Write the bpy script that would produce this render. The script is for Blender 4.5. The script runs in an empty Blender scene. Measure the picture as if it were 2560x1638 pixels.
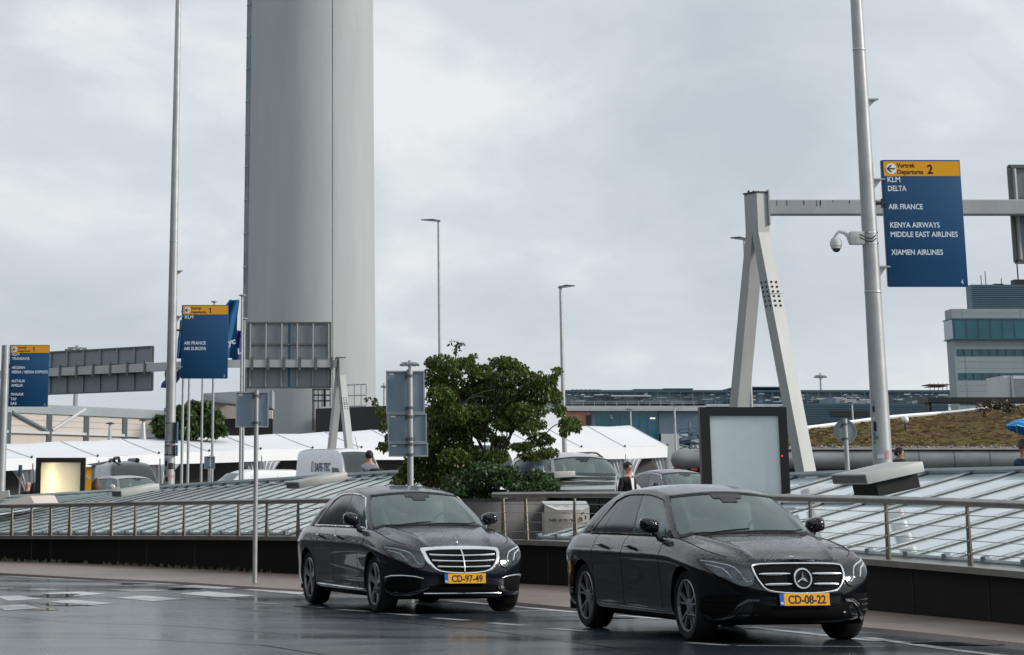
import bpy, bmesh, math, random
import numpy as np
from mathutils import Vector, Matrix
random.seed(7)
SC = bpy.context.scene
R = math.radians
# ------------------------------------------------------------------ camera
F_PX, PITCH, CH = 6833.4, 0.31109, 1.412
cam = bpy.data.cameras.new('camera'); camo = bpy.data.objects.new('camera', cam)
SC.collection.objects.link(camo); SC.camera = camo
cam.sensor_fit = 'HORIZONTAL'; cam.sensor_width = 36.0; cam.lens = 36.0*F_PX/2560
cam.shift_x = (1280-862.7)/2560; cam.shift_y = -(819+968.1)/2560
cam.clip_start = 0.5; cam.clip_end = 6000
camo.location = (0, 0, CH); camo.rotation_euler = (R(90)+PITCH, 0, 0)
SC.render.resolution_x = 1024; SC.render.resolution_y = 655
SC.view_settings.view_transform = 'Standard'; SC.view_settings.look = 'None'
SC.view_settings.exposure = 0.28; SC.view_settings.gamma = 1.0
SC.cycles.max_bounces = 8; SC.cycles.transparent_max_bounces = 12
SC.cycles.sample_clamp_indirect = 6.0
# ------------------------------------------------------------------ sky
SUN_EL, SUN_AZ = R(24), R(104)          # azimuth clockwise from +Y
world = bpy.data.worlds.new('World'); SC.world = world; world.use_nodes = True
nt = world.node_tree; nt.nodes.clear()
def N(t, kind, **kw):
    n = t.nodes.new(kind)
    for k, v in kw.items(): setattr(n, k, v)
    return n
out = N(nt, 'ShaderNodeOutputWorld'); mixs = N(nt, 'ShaderNodeMixShader')
sky = N(nt, 'ShaderNodeTexSky', sky_type='NISHITA', sun_disc=False, sun_elevation=SUN_EL, sun_rotation=SUN_AZ)
sky.air_density = 1.0; sky.dust_density = 1.5
bg1 = N(nt, 'ShaderNodeBackground'); bg1.inputs[1].default_value = 0.08
bg2 = N(nt, 'ShaderNodeBackground'); bg2.inputs[1].default_value = 1.0
tc = N(nt, 'ShaderNodeTexCoord'); mp = N(nt, 'ShaderNodeMapping')
mp.inputs['Scale'].default_value = (1.0, 1.0, 1.9); mp.inputs['Location'].default_value = (0.37, 0.1, 0.21)
n1 = N(nt, 'ShaderNodeTexNoise'); n1.inputs['Scale'].default_value = 4.6; n1.inputs['Detail'].default_value = 8; n1.inputs['Roughness'].default_value = 0.50
n1.inputs['Distortion'].default_value = 0.35
ramp = N(nt, 'ShaderNodeValToRGB')
e = ramp.color_ramp.elements
e[0].position = 0.30; e[0].color = (0.455, 0.505, 0.56, 1)
e[1].position = 0.63; e[1].color = (0.72, 0.735, 0.745, 1)
m = ramp.color_ramp.elements.new(0.50); m.color = (0.56, 0.605, 0.648, 1)
L = nt.links.new
L(tc.outputs['Generated'], mp.inputs['Vector']); L(mp.outputs[0], n1.inputs['Vector'])
n2 = N(nt, 'ShaderNodeTexNoise'); n2.inputs['Scale'].default_value = 11.0; n2.inputs['Detail'].default_value = 9; n2.inputs['Roughness'].default_value = 0.58; n2.inputs['Distortion'].default_value = .5
L(mp.outputs[0], n2.inputs['Vector'])
mxn = N(nt, 'ShaderNodeMath', operation='MULTIPLY_ADD'); mxn.inputs[1].default_value = 0.55; L(n2.outputs['Fac'], mxn.inputs[0])
sub = N(nt, 'ShaderNodeMath', operation='SUBTRACT'); sub.inputs[1].default_value = 0.275; L(n1.outputs['Fac'], sub.inputs[0]); L(sub.outputs[0], mxn.inputs[2])
L(mxn.outputs[0], ramp.inputs['Fac'])
# overcast luminance falls a little from the zenith to the horizon behind the viewer
L(ramp.outputs[0], bg2.inputs[0]); L(sky.outputs[0], bg1.inputs[0])
mixs.inputs[0].default_value = 0.93
L(bg1.outputs[0], mixs.inputs[1]); L(bg2.outputs[0], mixs.inputs[2]); L(mixs.outputs[0], out.inputs[0])
# ------------------------------------------------------------------ sun
sl = bpy.data.lights.new('sun', 'SUN'); sl.energy = 2.4; sl.angle = R(12); sl.color = (1.0, 0.94, 0.86)
so = bpy.data.objects.new('sun', sl); SC.collection.objects.link(so)
sdir = Vector((math.sin(SUN_AZ)*math.cos(SUN_EL), math.cos(SUN_AZ)*math.cos(SUN_EL), math.sin(SUN_EL)))
so.rotation_euler = sdir.to_track_quat('Z', 'Y').to_euler(); so.location = sdir*60
# ------------------------------------------------------------------ helpers
K = 2560/2407.0
_cp, _sp = math.cos(PITCH), math.sin(PITCH)
def ray(xd, yd):
    a = (xd*K-862.7)/F_PX; b = -(yd*K+968.1)/F_PX
    return Vector((a, _cp-b*_sp, _sp+b*_cp))
def at(xd, yd, Y):
    d = ray(xd, yd); return Vector((0, 0, CH))+d*(Y/d.y)
def gd(xd, yd, z=0.0):
    d = ray(xd, yd); return Vector((0, 0, CH))+d*((z-CH)/d.z)
def V(*a): return Vector(a or (0,0,0))
def herm(tab):
    xs = np.array([t[0] for t in tab], float); ys = np.array([t[1] for t in tab], float)
    o = np.argsort(xs); xs, ys = xs[o], ys[o]
    h = np.diff(xs); d = np.diff(ys)/h; mm = np.zeros(len(xs)); mm[0] = d[0]; mm[-1] = d[-1]
    for i in range(1, len(xs)-1):
        if d[i-1]*d[i] > 0:
            w1 = 2*h[i]+h[i-1]; w2 = h[i]+2*h[i-1]; mm[i] = (w1+w2)/(w1/d[i-1]+w2/d[i])
    def f(x):
        x = min(max(x, xs[0]), xs[-1]); i = int(min(max(np.searchsorted(xs, x)-1, 0), len(xs)-2))
        t = (x-xs[i])/h[i]
        return float((2*t**3-3*t*t+1)*ys[i]+(t**3-2*t*t+t)*h[i]*mm[i]+(-2*t**3+3*t*t)*ys[i+1]+(t**3-t*t)*h[i]*mm[i+1])
    return f
def lerp(a, b, t): return a+(b-a)*t
ORG = {}
class MB:
    def __init__(s): s.v = []; s.f = []
    def add(s, pts, faces):
        o = len(s.v); s.v += [Vector(p) for p in pts]; s.f += [tuple(o+i for i in f) for f in faces]
    def box(s, x0, x1, y0, y1, z0, z1):
        s.add([(x0,y0,z0),(x1,y0,z0),(x1,y1,z0),(x0,y1,z0),(x0,y0,z1),(x1,y0,z1),(x1,y1,z1),(x0,y1,z1)],
              [(0,3,2,1),(4,5,6,7),(0,1,5,4),(1,2,6,5),(2,3,7,6),(3,0,4,7)])
    def obox(s, c, ax, ay, az):
        c, ax, ay, az = Vector(c), Vector(ax), Vector(ay), Vector(az)
        p = [c+sx*ax+sy*ay+sz*az for sz in (-1,1) for sx, sy in ((-1,-1),(1,-1),(1,1),(-1,1))]
        s.add(p, [(0,3,2,1),(4,5,6,7),(0,1,5,4),(1,2,6,5),(2,3,7,6),(3,0,4,7)])
    def wall(s, p0, p1, z0, z1, th, side=1):
        a = Vector((p0[0],p0[1],0)); b = Vector((p1[0],p1[1],0)); d = (b-a).normalized()
        n = Vector((-d.y, d.x, 0))*th*side
        q = [a, b, b+n, a+n]
        s.add([(p.x,p.y,z0) for p in q]+[(p.x,p.y,z1) for p in q], [(0,3,2,1),(4,5,6,7),(0,1,5,4),(1,2,6,5),(2,3,7,6),(3,0,4,7)])
    def bar(s, a, b, w, h=None, up=(0,0,1)):
        a, b = Vector(a), Vector(b); h = h or w; d = (b-a); up = Vector(up)
        x = d.cross(up)
        if x.length < 1e-6: x = d.cross(Vector((1,0,0)))
        x.normalize(); y = x.cross(d).normalized()
        s.obox((a+b)/2, d/2, x*w/2, y*h/2)
    def prism(s, pts, vec):
        n = len(pts); vec = Vector(vec); P = [Vector(p) for p in pts]
        s.add(P+[p+vec for p in P], [tuple(range(n))[::-1], tuple(range(n, 2*n))]+[(i,(i+1)%n,n+(i+1)%n,n+i) for i in range(n)])
    def tube(s, pts, r, n=8, cap=True, closed=False):
        P = [Vector(p) for p in pts]; m = len(P)
        rs = r if isinstance(r, (list, tuple)) else [r]*m
        rings = []; prev = None
        for i, p in enumerate(P):
            if closed: d = P[(i+1)%m]-P[i-1]
            else: d = P[min(i+1,m-1)]-P[max(i-1,0)]
            if d.length < 1e-9: d = Vector((0,0,1))
            d.normalize()
            if prev is None:
                a = Vector((0,0,1)) if abs(d.z) < .9 else Vector((1,0,0))
                x = d.cross(a).normalized()
            else:
                x = (prev-d*prev.dot(d))
                x = x.normalized() if x.length > 1e-6 else d.orthogonal().normalized()
            prev = x; y = d.cross(x)
            rings.append([p+rs[i]*(math.cos(2*math.pi*k/n)*x+math.sin(2*math.pi*k/n)*y) for k in range(n)])
        o = len(s.v)
        for rg in rings: s.v += rg
        for i in range(m if closed else m-1):
            j = (i+1)%m
            for k in range(n):
                s.f.append((o+i*n+k, o+i*n+(k+1)%n, o+j*n+(k+1)%n, o+j*n+k))
        if cap and not closed:
            s.f.append(tuple(o+k for k in range(n))[::-1]); s.f.append(tuple(o+(m-1)*n+k for k in range(n)))
    def lathe(s, prof, n=24, o=(0,0,0), ax=(0,0,1), arc=None):
        o = Vector(o); ax = Vector(ax).normalized(); x = ax.orthogonal().normalized()
        if abs(ax.z) > .99: x = Vector((1,0,0))
        y = ax.cross(x); b = len(s.v); m = len(prof)
        for r, z in prof:
            for k in range(n):
                t = 2*math.pi*k/n; s.v.append(o+ax*z+max(r, 1e-4)*(math.cos(t)*x+math.sin(t)*y))
        for i in range(m-1):
            for k in range(n): s.f.append((b+i*n+k, b+i*n+(k+1)%n, b+(i+1)*n+(k+1)%n, b+(i+1)*n+k))
    def ball(s, c, rx, ry=None, rz=None, n=14, m=9, rot=None):
        ry = ry or rx; rz = rz or rx; b = len(s.v); c = Vector(c)
        for i in range(m+1):
            t = math.pi*i/m
            for k in range(n):
                a = 2*math.pi*k/n; p = Vector((rx*math.sin(t)*math.cos(a), ry*math.sin(t)*math.sin(a), rz*math.cos(t)))
                if rot: p = rot @ p
                s.v.append(c+p)
        for i in range(m):
            for k in range(n): s.f.append((b+i*n+k, b+(i+1)*n+k, b+(i+1)*n+(k+1)%n, b+i*n+(k+1)%n))
    def grid(s, rows):
        o = len(s.v); c = len(rows[0])
        for r in rows: s.v += [Vector(p) for p in r]
        for i in range(len(rows)-1):
            for j in range(c-1): s.f.append((o+i*c+j, o+i*c+j+1, o+(i+1)*c+j+1, o+(i+1)*c+j))
    def build(s, name, mat, parent=None, smooth=35, weld=0, kind=None, org=None, bevel=0):
        me = bpy.data.meshes.new(name)
        off = ORG.get(parent.name, Vector()) if parent else Vector(org or (0,0,0))
        me.from_pydata([tuple(p-off) for p in s.v], [], s.f); me.validate(); me.materials.append(mat)
        bm = bmesh.new(); bm.from_mesh(me)
        if weld: bmesh.ops.remove_doubles(bm, verts=bm.verts, dist=weld)
        bmesh.ops.recalc_face_normals(bm, faces=bm.faces)
        if bevel:
            ed = [q for q in bm.edges if q.is_manifold and q.calc_face_angle(0) > R(40)]
            bmesh.ops.bevel(bm, geom=ed, offset=bevel, segments=2, profile=.5, affect='EDGES', clamp_overlap=True)
        bm.to_mesh(me); bm.free()
        if smooth:
            me.shade_smooth(); me.set_sharp_from_angle(angle=R(smooth))
        o = bpy.data.objects.new(name, me); SC.collection.objects.link(o)
        if parent: o.parent = parent; ORG[o.name] = off
        else: o.location = off; ORG[o.name] = off
        if kind: o['kind'] = kind
        return o
def build_each(mb, name, mat, parent, smooth=35):
    """every connected piece becomes a mesh of its own"""
    par = list(range(len(mb.v)))
    def fnd(i):
        while par[i] != i: par[i] = par[par[i]]; i = par[i]
        return i
    for f in mb.f:
        for i in f[1:]: par[fnd(i)] = fnd(f[0])
    comp = {}
    for f in mb.f: comp.setdefault(fnd(f[0]), []).append(f)
    res = []
    for fs in comp.values():
        h = MB(); ids = {}
        for f in fs:
            q = []
            for i in f:
                if i not in ids: ids[i] = len(h.v); h.v.append(mb.v[i])
                q.append(ids[i])
            h.f.append(tuple(q))
        res.append(h.build(name, mat, parent, smooth))
    return res
def tag(o, label, cat, group=None):
    o['label'] = label; o['category'] = cat
    if group: o['group'] = group
    return o
def thing(name, label, cat, loc=(0,0,0), group=None):
    o = bpy.data.objects.new(name, None); SC.collection.objects.link(o); o.location = loc
    o.empty_display_size = .2; ORG[o.name] = Vector(loc); return tag(o, label, cat, group)
def copy_tree(o, parent=None):
    c = o.copy(); SC.collection.objects.link(c)
    if parent: c.parent = parent
    for ch in list(o.children): copy_tree(ch, c)
    return c
def paint_over(root, old, new):
    for o in [root]+list(root.children_recursive):
        for sl_ in o.material_slots:
            if sl_.material == old: sl_.link = 'OBJECT'; sl_.material = new
# ------------------------------------------------------------------ materials
def pm(name, col, rough=.5, metal=0., spec=.5, var=.0, vs=3., bump=0., bs=40., coat=0., rvar=0., stretch=None, em=None, detail=5):
    m = bpy.data.materials.new(name); m.use_nodes = True; t = m.node_tree; b = t.nodes['Principled BSDF']
    b.inputs['Base Color'].default_value = (*col, 1); b.inputs['Roughness'].default_value = rough
    b.inputs['Metallic'].default_value = metal; b.inputs['Specular IOR Level'].default_value = spec
    if coat: b.inputs['Coat Weight'].default_value = coat; b.inputs['Coat Roughness'].default_value = .05
    if var or bump or rvar:
        c = N(t, 'ShaderNodeTexCoord'); mp_ = N(t, 'ShaderNodeMapping'); t.links.new(c.outputs['Object'], mp_.inputs[0])
        if stretch: mp_.inputs['Scale'].default_value = stretch
    if var or rvar:
        n_ = N(t, 'ShaderNodeTexNoise'); n_.inputs['Scale'].default_value = vs; n_.inputs['Detail'].default_value = detail; n_.inputs['Roughness'].default_value = .6
        t.links.new(mp_.outputs[0], n_.inputs['Vector'])
    if var:
        r_ = N(t, 'ShaderNodeValToRGB'); r_.color_ramp.elements[0].position = .3; r_.color_ramp.elements[1].position = .7
        r_.color_ramp.elements[0].color = (*[x*(1-var) for x in col], 1); r_.color_ramp.elements[1].color = (*[min(1, x*(1+var)) for x in col], 1)
        t.links.new(n_.outputs['Fac'], r_.inputs[0]); t.links.new(r_.outputs[0], b.inputs['Base Color'])
    if rvar:
        q = N(t, 'ShaderNodeMapRange'); q.inputs[1].default_value = .3; q.inputs[2].default_value = .7
        q.inputs[3].default_value = max(0, rough-rvar); q.inputs[4].default_value = rough+rvar
        t.links.new(n_.outputs['Fac'], q.inputs[0]); t.links.new(q.outputs[0], b.inputs['Roughness'])
    if bump:
        n2 = N(t, 'ShaderNodeTexNoise'); n2.inputs['Scale'].default_value = bs; n2.inputs['Detail'].default_value = 4
        t.links.new(mp_.outputs[0], n2.inputs['Vector'])
        bp = N(t, 'ShaderNodeBump'); bp.inputs['Strength'].default_value = bump; bp.inputs['Distance'].default_value = .01
        t.links.new(n2.outputs['Fac'], bp.inputs['Height']); t.links.new(bp.outputs[0], b.inputs['Normal'])
    if em: b.inputs['Emission Color'].default_value = (*em[0], 1); b.inputs['Emission Strength'].default_value = em[1]
    return m
def glass(name, tint, film=.1, ior=1.55, rough=.03, filmcol=(.6,.7,.7), wet=True):
    """dark transparent pane with a mirror coat and a thin film of rain water"""
    m = bpy.data.materials.new(name); m.use_nodes = True; t = m.node_tree; t.nodes.clear()
    o = N(t, 'ShaderNodeOutputMaterial'); tr = N(t, 'ShaderNodeBsdfTransparent'); tr.inputs[0].default_value = (*tint, 1)
    gl = N(t, 'ShaderNodeBsdfGlossy'); gl.inputs['Roughness'].default_value = rough; gl.inputs[0].default_value = (.95,1,1,1)
    df = N(t, 'ShaderNodeBsdfDiffuse'); df.inputs[0].default_value = (*filmcol, 1)
    fr = N(t, 'ShaderNodeFresnel'); fr.inputs[0].default_value = ior
    m1 = N(t, 'ShaderNodeMixShader'); m2 = N(t, 'ShaderNodeMixShader'); m1.inputs[0].default_value = film
    t.links.new(tr.outputs[0], m1.inputs[1]); t.links.new(df.outputs[0], m1.inputs[2])
    t.links.new(fr.outputs[0], m2.inputs[0]); t.links.new(m1.outputs[0], m2.inputs[1]); t.links.new(gl.outputs[0], m2.inputs[2])
    t.links.new(m2.outputs[0], o.inputs[0])
    if wet:
        c = N(t, 'ShaderNodeTexCoord'); mp_ = N(t, 'ShaderNodeMapping'); mp_.inputs['Scale'].default_value = (.8, 7, .8)
        t.links.new(c.outputs['Object'], mp_.inputs[0])
        n_ = N(t, 'ShaderNodeTexNoise'); n_.inputs['Scale'].default_value = 6; n_.inputs['Detail'].default_value = 8; n_.inputs['Roughness'].default_value = .7
        t.links.new(mp_.outputs[0], n_.inputs['Vector'])
        q = N(t, 'ShaderNodeMapRange'); q.inputs[1].default_value = .38; q.inputs[2].default_value = .66; q.inputs[3].default_value = film*.88; q.inputs[4].default_value = film*1.14
        t.links.new(n_.outputs['Fac'], q.inputs[0]); t.links.new(q.outputs[0], m1.inputs[0])
        n2 = N(t, 'ShaderNodeTexNoise'); n2.inputs['Scale'].default_value = 90; n2.inputs['Detail'].default_value = 3
        t.links.new(c.outputs['Object'], n2.inputs['Vector'])
        bp = N(t, 'ShaderNodeBump'); bp.inputs['Strength'].default_value = .05; bp.inputs['Distance'].default_value = .01
        t.links.new(n2.outputs['Fac'], bp.inputs['Height']); t.links.new(bp.outputs[0], gl.inputs['Normal'])
    return m
def wet_paint(name, col, drops=1.0):
    """car paint with beads of rain on the surfaces that face up"""
    m = bpy.data.materials.new(name); m.use_nodes = True; t = m.node_tree; b = t.nodes['Principled BSDF']
    b.inputs['Base Color'].default_value = (*col, 1); b.inputs['Roughness'].default_value = .22; b.inputs['Metallic'].default_value = .0
    b.inputs['Specular IOR Level'].default_value = .08
    b.inputs['Coat Weight'].default_value = 1.0; b.inputs['Coat IOR'].default_value = 1.47; b.inputs['Coat Roughness'].default_value = .04
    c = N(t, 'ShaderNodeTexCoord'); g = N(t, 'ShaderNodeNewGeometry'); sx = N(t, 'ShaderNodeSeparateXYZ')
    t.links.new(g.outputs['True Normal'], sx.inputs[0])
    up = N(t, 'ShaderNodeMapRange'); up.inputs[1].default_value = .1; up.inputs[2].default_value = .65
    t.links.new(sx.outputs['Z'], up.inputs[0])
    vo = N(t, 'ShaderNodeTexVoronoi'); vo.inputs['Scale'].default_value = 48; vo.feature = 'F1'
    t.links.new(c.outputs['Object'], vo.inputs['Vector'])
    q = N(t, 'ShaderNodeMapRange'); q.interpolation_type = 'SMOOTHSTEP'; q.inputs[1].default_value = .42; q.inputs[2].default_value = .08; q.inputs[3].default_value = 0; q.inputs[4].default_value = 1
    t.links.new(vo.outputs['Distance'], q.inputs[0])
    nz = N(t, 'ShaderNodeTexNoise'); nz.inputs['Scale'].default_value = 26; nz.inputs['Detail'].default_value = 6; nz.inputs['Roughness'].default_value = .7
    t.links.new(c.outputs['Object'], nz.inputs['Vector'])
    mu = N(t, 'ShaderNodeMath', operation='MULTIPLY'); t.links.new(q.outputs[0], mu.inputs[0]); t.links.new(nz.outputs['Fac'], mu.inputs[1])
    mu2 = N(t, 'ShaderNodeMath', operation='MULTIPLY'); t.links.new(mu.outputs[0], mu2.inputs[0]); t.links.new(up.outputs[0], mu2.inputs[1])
    bp = N(t, 'ShaderNodeBump'); bp.inputs['Strength'].default_value = .9*drops; bp.inputs['Distance'].default_value = .008
    t.links.new(mu2.outputs[0], bp.inputs['Height']); t.links.new(bp.outputs[0], b.inputs['Normal']); t.links.new(bp.outputs[0], b.inputs['Coat Normal'])
    # sky glint of the beads, painted into the base colour as paler spots
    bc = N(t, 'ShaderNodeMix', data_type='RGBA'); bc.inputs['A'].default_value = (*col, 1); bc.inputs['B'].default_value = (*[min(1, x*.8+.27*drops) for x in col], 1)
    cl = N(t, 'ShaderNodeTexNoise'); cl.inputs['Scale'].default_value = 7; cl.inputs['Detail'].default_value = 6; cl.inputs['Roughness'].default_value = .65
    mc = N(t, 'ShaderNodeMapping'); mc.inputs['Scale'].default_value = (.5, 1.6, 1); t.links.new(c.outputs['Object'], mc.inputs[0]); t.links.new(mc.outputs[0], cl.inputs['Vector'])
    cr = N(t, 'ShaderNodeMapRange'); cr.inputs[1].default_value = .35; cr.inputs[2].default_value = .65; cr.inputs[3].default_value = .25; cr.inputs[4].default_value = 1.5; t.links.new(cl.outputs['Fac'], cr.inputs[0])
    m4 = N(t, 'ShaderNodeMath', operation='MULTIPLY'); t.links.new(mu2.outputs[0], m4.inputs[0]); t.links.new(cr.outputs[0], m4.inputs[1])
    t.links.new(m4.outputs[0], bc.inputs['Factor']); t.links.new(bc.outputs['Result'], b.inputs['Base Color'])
    # thin water film scatters sky light where drops sit
    r_ = N(t, 'ShaderNodeMapRange'); r_.inputs[3].default_value = .02; r_.inputs[4].default_value = .14
    nz2 = N(t, 'ShaderNodeTexNoise'); nz2.inputs['Scale'].default_value = 5; nz2.inputs['Detail'].default_value = 5
    t.links.new(c.outputs['Object'], nz2.inputs['Vector'])
    mu3 = N(t, 'ShaderNodeMath', operation='MULTIPLY'); t.links.new(up.outputs[0], mu3.inputs[0]); t.links.new(nz2.outputs['Fac'], mu3.inputs[1])
    t.links.new(mu3.outputs[0], r_.inputs[0]); t.links.new(r_.outputs[0], b.inputs['Coat Roughness'])
    return m
# ------------------------------------------------------------------ car materials
M = {}
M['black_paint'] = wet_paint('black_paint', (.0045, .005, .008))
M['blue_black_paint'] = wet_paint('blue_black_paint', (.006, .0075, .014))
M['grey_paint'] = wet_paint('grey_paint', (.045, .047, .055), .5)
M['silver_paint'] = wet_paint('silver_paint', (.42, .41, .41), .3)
M['trim'] = pm('black_trim', (.004, .004, .005), .35, spec=.35)
M['seam'] = pm('seam_shadow', (.002, .002, .002), .9, spec=.1)
M['rubber'] = pm('tyre_rubber', (.008, .008, .009), .75, spec=.3, bump=.2, bs=60)
M['chrome'] = pm('chrome', (.88, .90, .92), .2, 1.0)
M['satin'] = pm('satin_chrome', (.6, .62, .64), .22, 1.0)
M['alloy'] = pm('alloy', (.36, .37, .39), .3, .65)
M['wheel_dark'] = pm('wheel_dark', (.005, .005, .006), .6, spec=.2)
M['screen'] = glass('windscreen_glass', (.82, .92, .90), .10, 1.9, .015, (.56, .80, .78))
M['van_screen'] = glass('van_windscreen', (.10, .13, .14), .09, 1.6, .05, (.4, .5, .52))
M['side_glass'] = glass('side_glass', (.62, .76, .78), .16, 1.7, .04, (.30, .48, .54))
M['tint_glass'] = glass('tinted_glass', (.03, .035, .045), .085, 1.60, .07, (.35, .42, .55))
M['lamp_glass'] = glass('lamp_cover', (.92, .95, .96), .02, 1.5, .02, wet=False)
M['lamp_in'] = pm('lamp_reflector', (.05, .055, .065), .15, .3)
M['lamp_dark'] = pm('lamp_housing', (.075, .082, .092), .22, .9)
M['lamp_strip'] = pm('lamp_strip', (.85, .88, .92), .3, .0)
M['frit'] = pm('glass_border', (.012, .013, .015), .25, spec=.4)
M['seat'] = pm('seat_leather', (.022, .022, .023), .55)
M['dash'] = pm('dash_plastic', (.012, .012, .013), .6)
M['plate'] = pm('plate_yellow', (.80, .40, .006), .35, var=.06, vs=8)
M['plate_blue'] = pm('plate_blue', (.015, .10, .45), .35)
M['ink'] = pm('black_ink', (.008, .008, .008), .6)
M['white_ink'] = pm('white_ink', (.82, .84, .85), .5)
M['mesh_dark'] = pm('grille_dark', (.003, .003, .0034), .7, spec=.1)
M['skin'] = pm('skin', (.52, .30, .22), .55)
def text_mesh(txt, size, sx=1.0, bold=0., depth=.002, align='LEFT', spacing=1.0):
    cu = bpy.data.curves.new('t', 'FONT'); cu.body = txt; cu.size = size; cu.extrude = depth; cu.offset = bold
    cu.align_x = align; cu.resolution_u = 3; cu.space_character = spacing
    o = bpy.data.objects.new('t', cu); SC.collection.objects.link(o)
    bpy.context.view_layer.update()
    me = bpy.data.meshes.new_from_object(o.evaluated_get(bpy.context.evaluated_depsgraph_get()))
    vs = [Vector((v.co.x*sx, v.co.y, v.co.z)) for v in me.vertices]; fs = [tuple(p.vertices) for p in me.polygons]
    bpy.data.objects.remove(o); bpy.data.curves.remove(cu); bpy.data.meshes.remove(me)
    return vs, fs
def add_text(mb, txt, o, ex, ey, size, **kw):
    """text starting at o, running along ex with ey up"""
    ex, ey = Vector(ex).normalized(), Vector(ey).normalized(); ez = ex.cross(ey); o = Vector(o)
    vs, fs = text_mesh(txt, size, **kw)
    mb.add([o+ex*v.x+ey*v.y+ez*v.z for v in vs], fs)
# ------------------------------------------------------------------ car body
class Shell:
    def __init__(s, **k):
        s.zb = .19; s.x0 = -.05; s.x1 = -3.05; s.n = 3.0; s.nr = 2.75; s.wb = 2.939; s.ra = .372; s.rw = .335
        s.W = herm([(0,.80),(.06,.868),(.12,.892),(.22,.902),(.38,.906),(.55,.918),(.68,.930),(.765,.933),(.785,.931),(.805,.922),(.86,.904),(.92,.880),(.965,.855),(1,.822)])
        s.XF = herm([(0,.66),(.08,.80),(.2,.835),(.45,.845),(.6,.838),(.75,.82),(.87,.785),(.95,.735),(1,.67)])
        s.XR = herm([(0,-3.95),(.1,-4.04),(.3,-4.085),(.5,-4.085),(.7,-4.06),(.85,-4.03),(.95,-4.0),(1,-3.96)])
        s.ZS = herm([(.85,.722),(.67,.750),(.4,.820),(0,.895),(-.5,.955),(-1.2,.966),(-2.4,.968),(-3.0,.966),(-3.5,.958),(-4.1,.930)])
        s.CR = herm([(.85,.022),(.67,.032),(.3,.056),(-.45,.062),(-.7,.06),(-3.0,.085),(-3.4,.10),(-3.7,.095),(-4.1,.06)])
        s.gxf = (-.33, -1.12); s.gxr = (-3.62, -2.80); s.gys = (.795, .585); s.gaf = (.36, .27); s.gar = (.52, .34)
        s.RZ = herm([(-.9,1.375),(-1.12,1.416),(-1.4,1.458),(-1.75,1.488),(-2.1,1.486),(-2.5,1.458),(-2.80,1.412),(-3.1,1.35)])
        s.rdrop = .062; s.doors = (-.62, -1.715, -2.60); s.bp = .405; s.cp = .83; s.ginset = 0
        for a, b in k.items(): setattr(s, a, b)
    def zeta(s, x, z): return min(max((z-s.zb)/(s.ZS(x)-s.zb), 0), 1)
    def plan_y(s, x, ze):
        w = s.W(ze)
        if x > s.x0:
            t = min((x-s.x0)/(s.XF(ze)-s.x0), 1); return w*(1-t**s.n)**(1/s.n)
        if x < s.x1:
            t = min((x-s.x1)/(s.XR(ze)-s.x1), 1); return w*(1-t**s.nr)**(1/s.nr)
        return w
    def side(s, x, z, sg=1, off=0.):
        def p(x, z): return Vector((x, sg*s.plan_y(x, s.zeta(x, z)), z))
        a = p(x, z)
        if off:
            n = (p(x+.01, z)-p(x-.01, z)).cross(p(x, z+.01)-p(x, z-.01)).normalized()
            if n.y*sg < 0: n = -n
            a = a+n*off
        return a
    def front(s, y, z, off=0.):
        def p(y, z):
            x = .6
            for _ in range(8):
                ze = s.zeta(x, z); w = s.W(ze); q = min(abs(y)/w, .9999)
                x = s.x0+(s.XF(ze)-s.x0)*(1-q**s.n)**(1/s.n)
            return Vector((x, y, z))
        a = p(y, z)
        if off:
            n = (p(y+.006, z)-p(y-.006, z)).cross(p(y, z+.006)-p(y, z-.006)).normalized()
            if n.x < 0: n = -n
            a = a+n*off
        return a
    def top(s, x, y, off=0.):
        w = s.plan_y(x, 1.0); q = min(abs(y)/max(w, 1e-3), 1)
        z = s.ZS(x)+s.CR(x)*(1-q**2.3)
        if x > -.8:                                # hood crease
            yr = lerp(.42, .66, min(max((.6-x)/1.1, 0), 1)); z += .020*math.exp(-((abs(y)-yr)/.04)**2)*min(max((.75-x)/.3, 0), 1)
        return Vector((x, y, z+off))
    def roof(s, x, y): return s.RZ(x)-s.rdrop*(abs(y)/.6)**2.4
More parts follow.
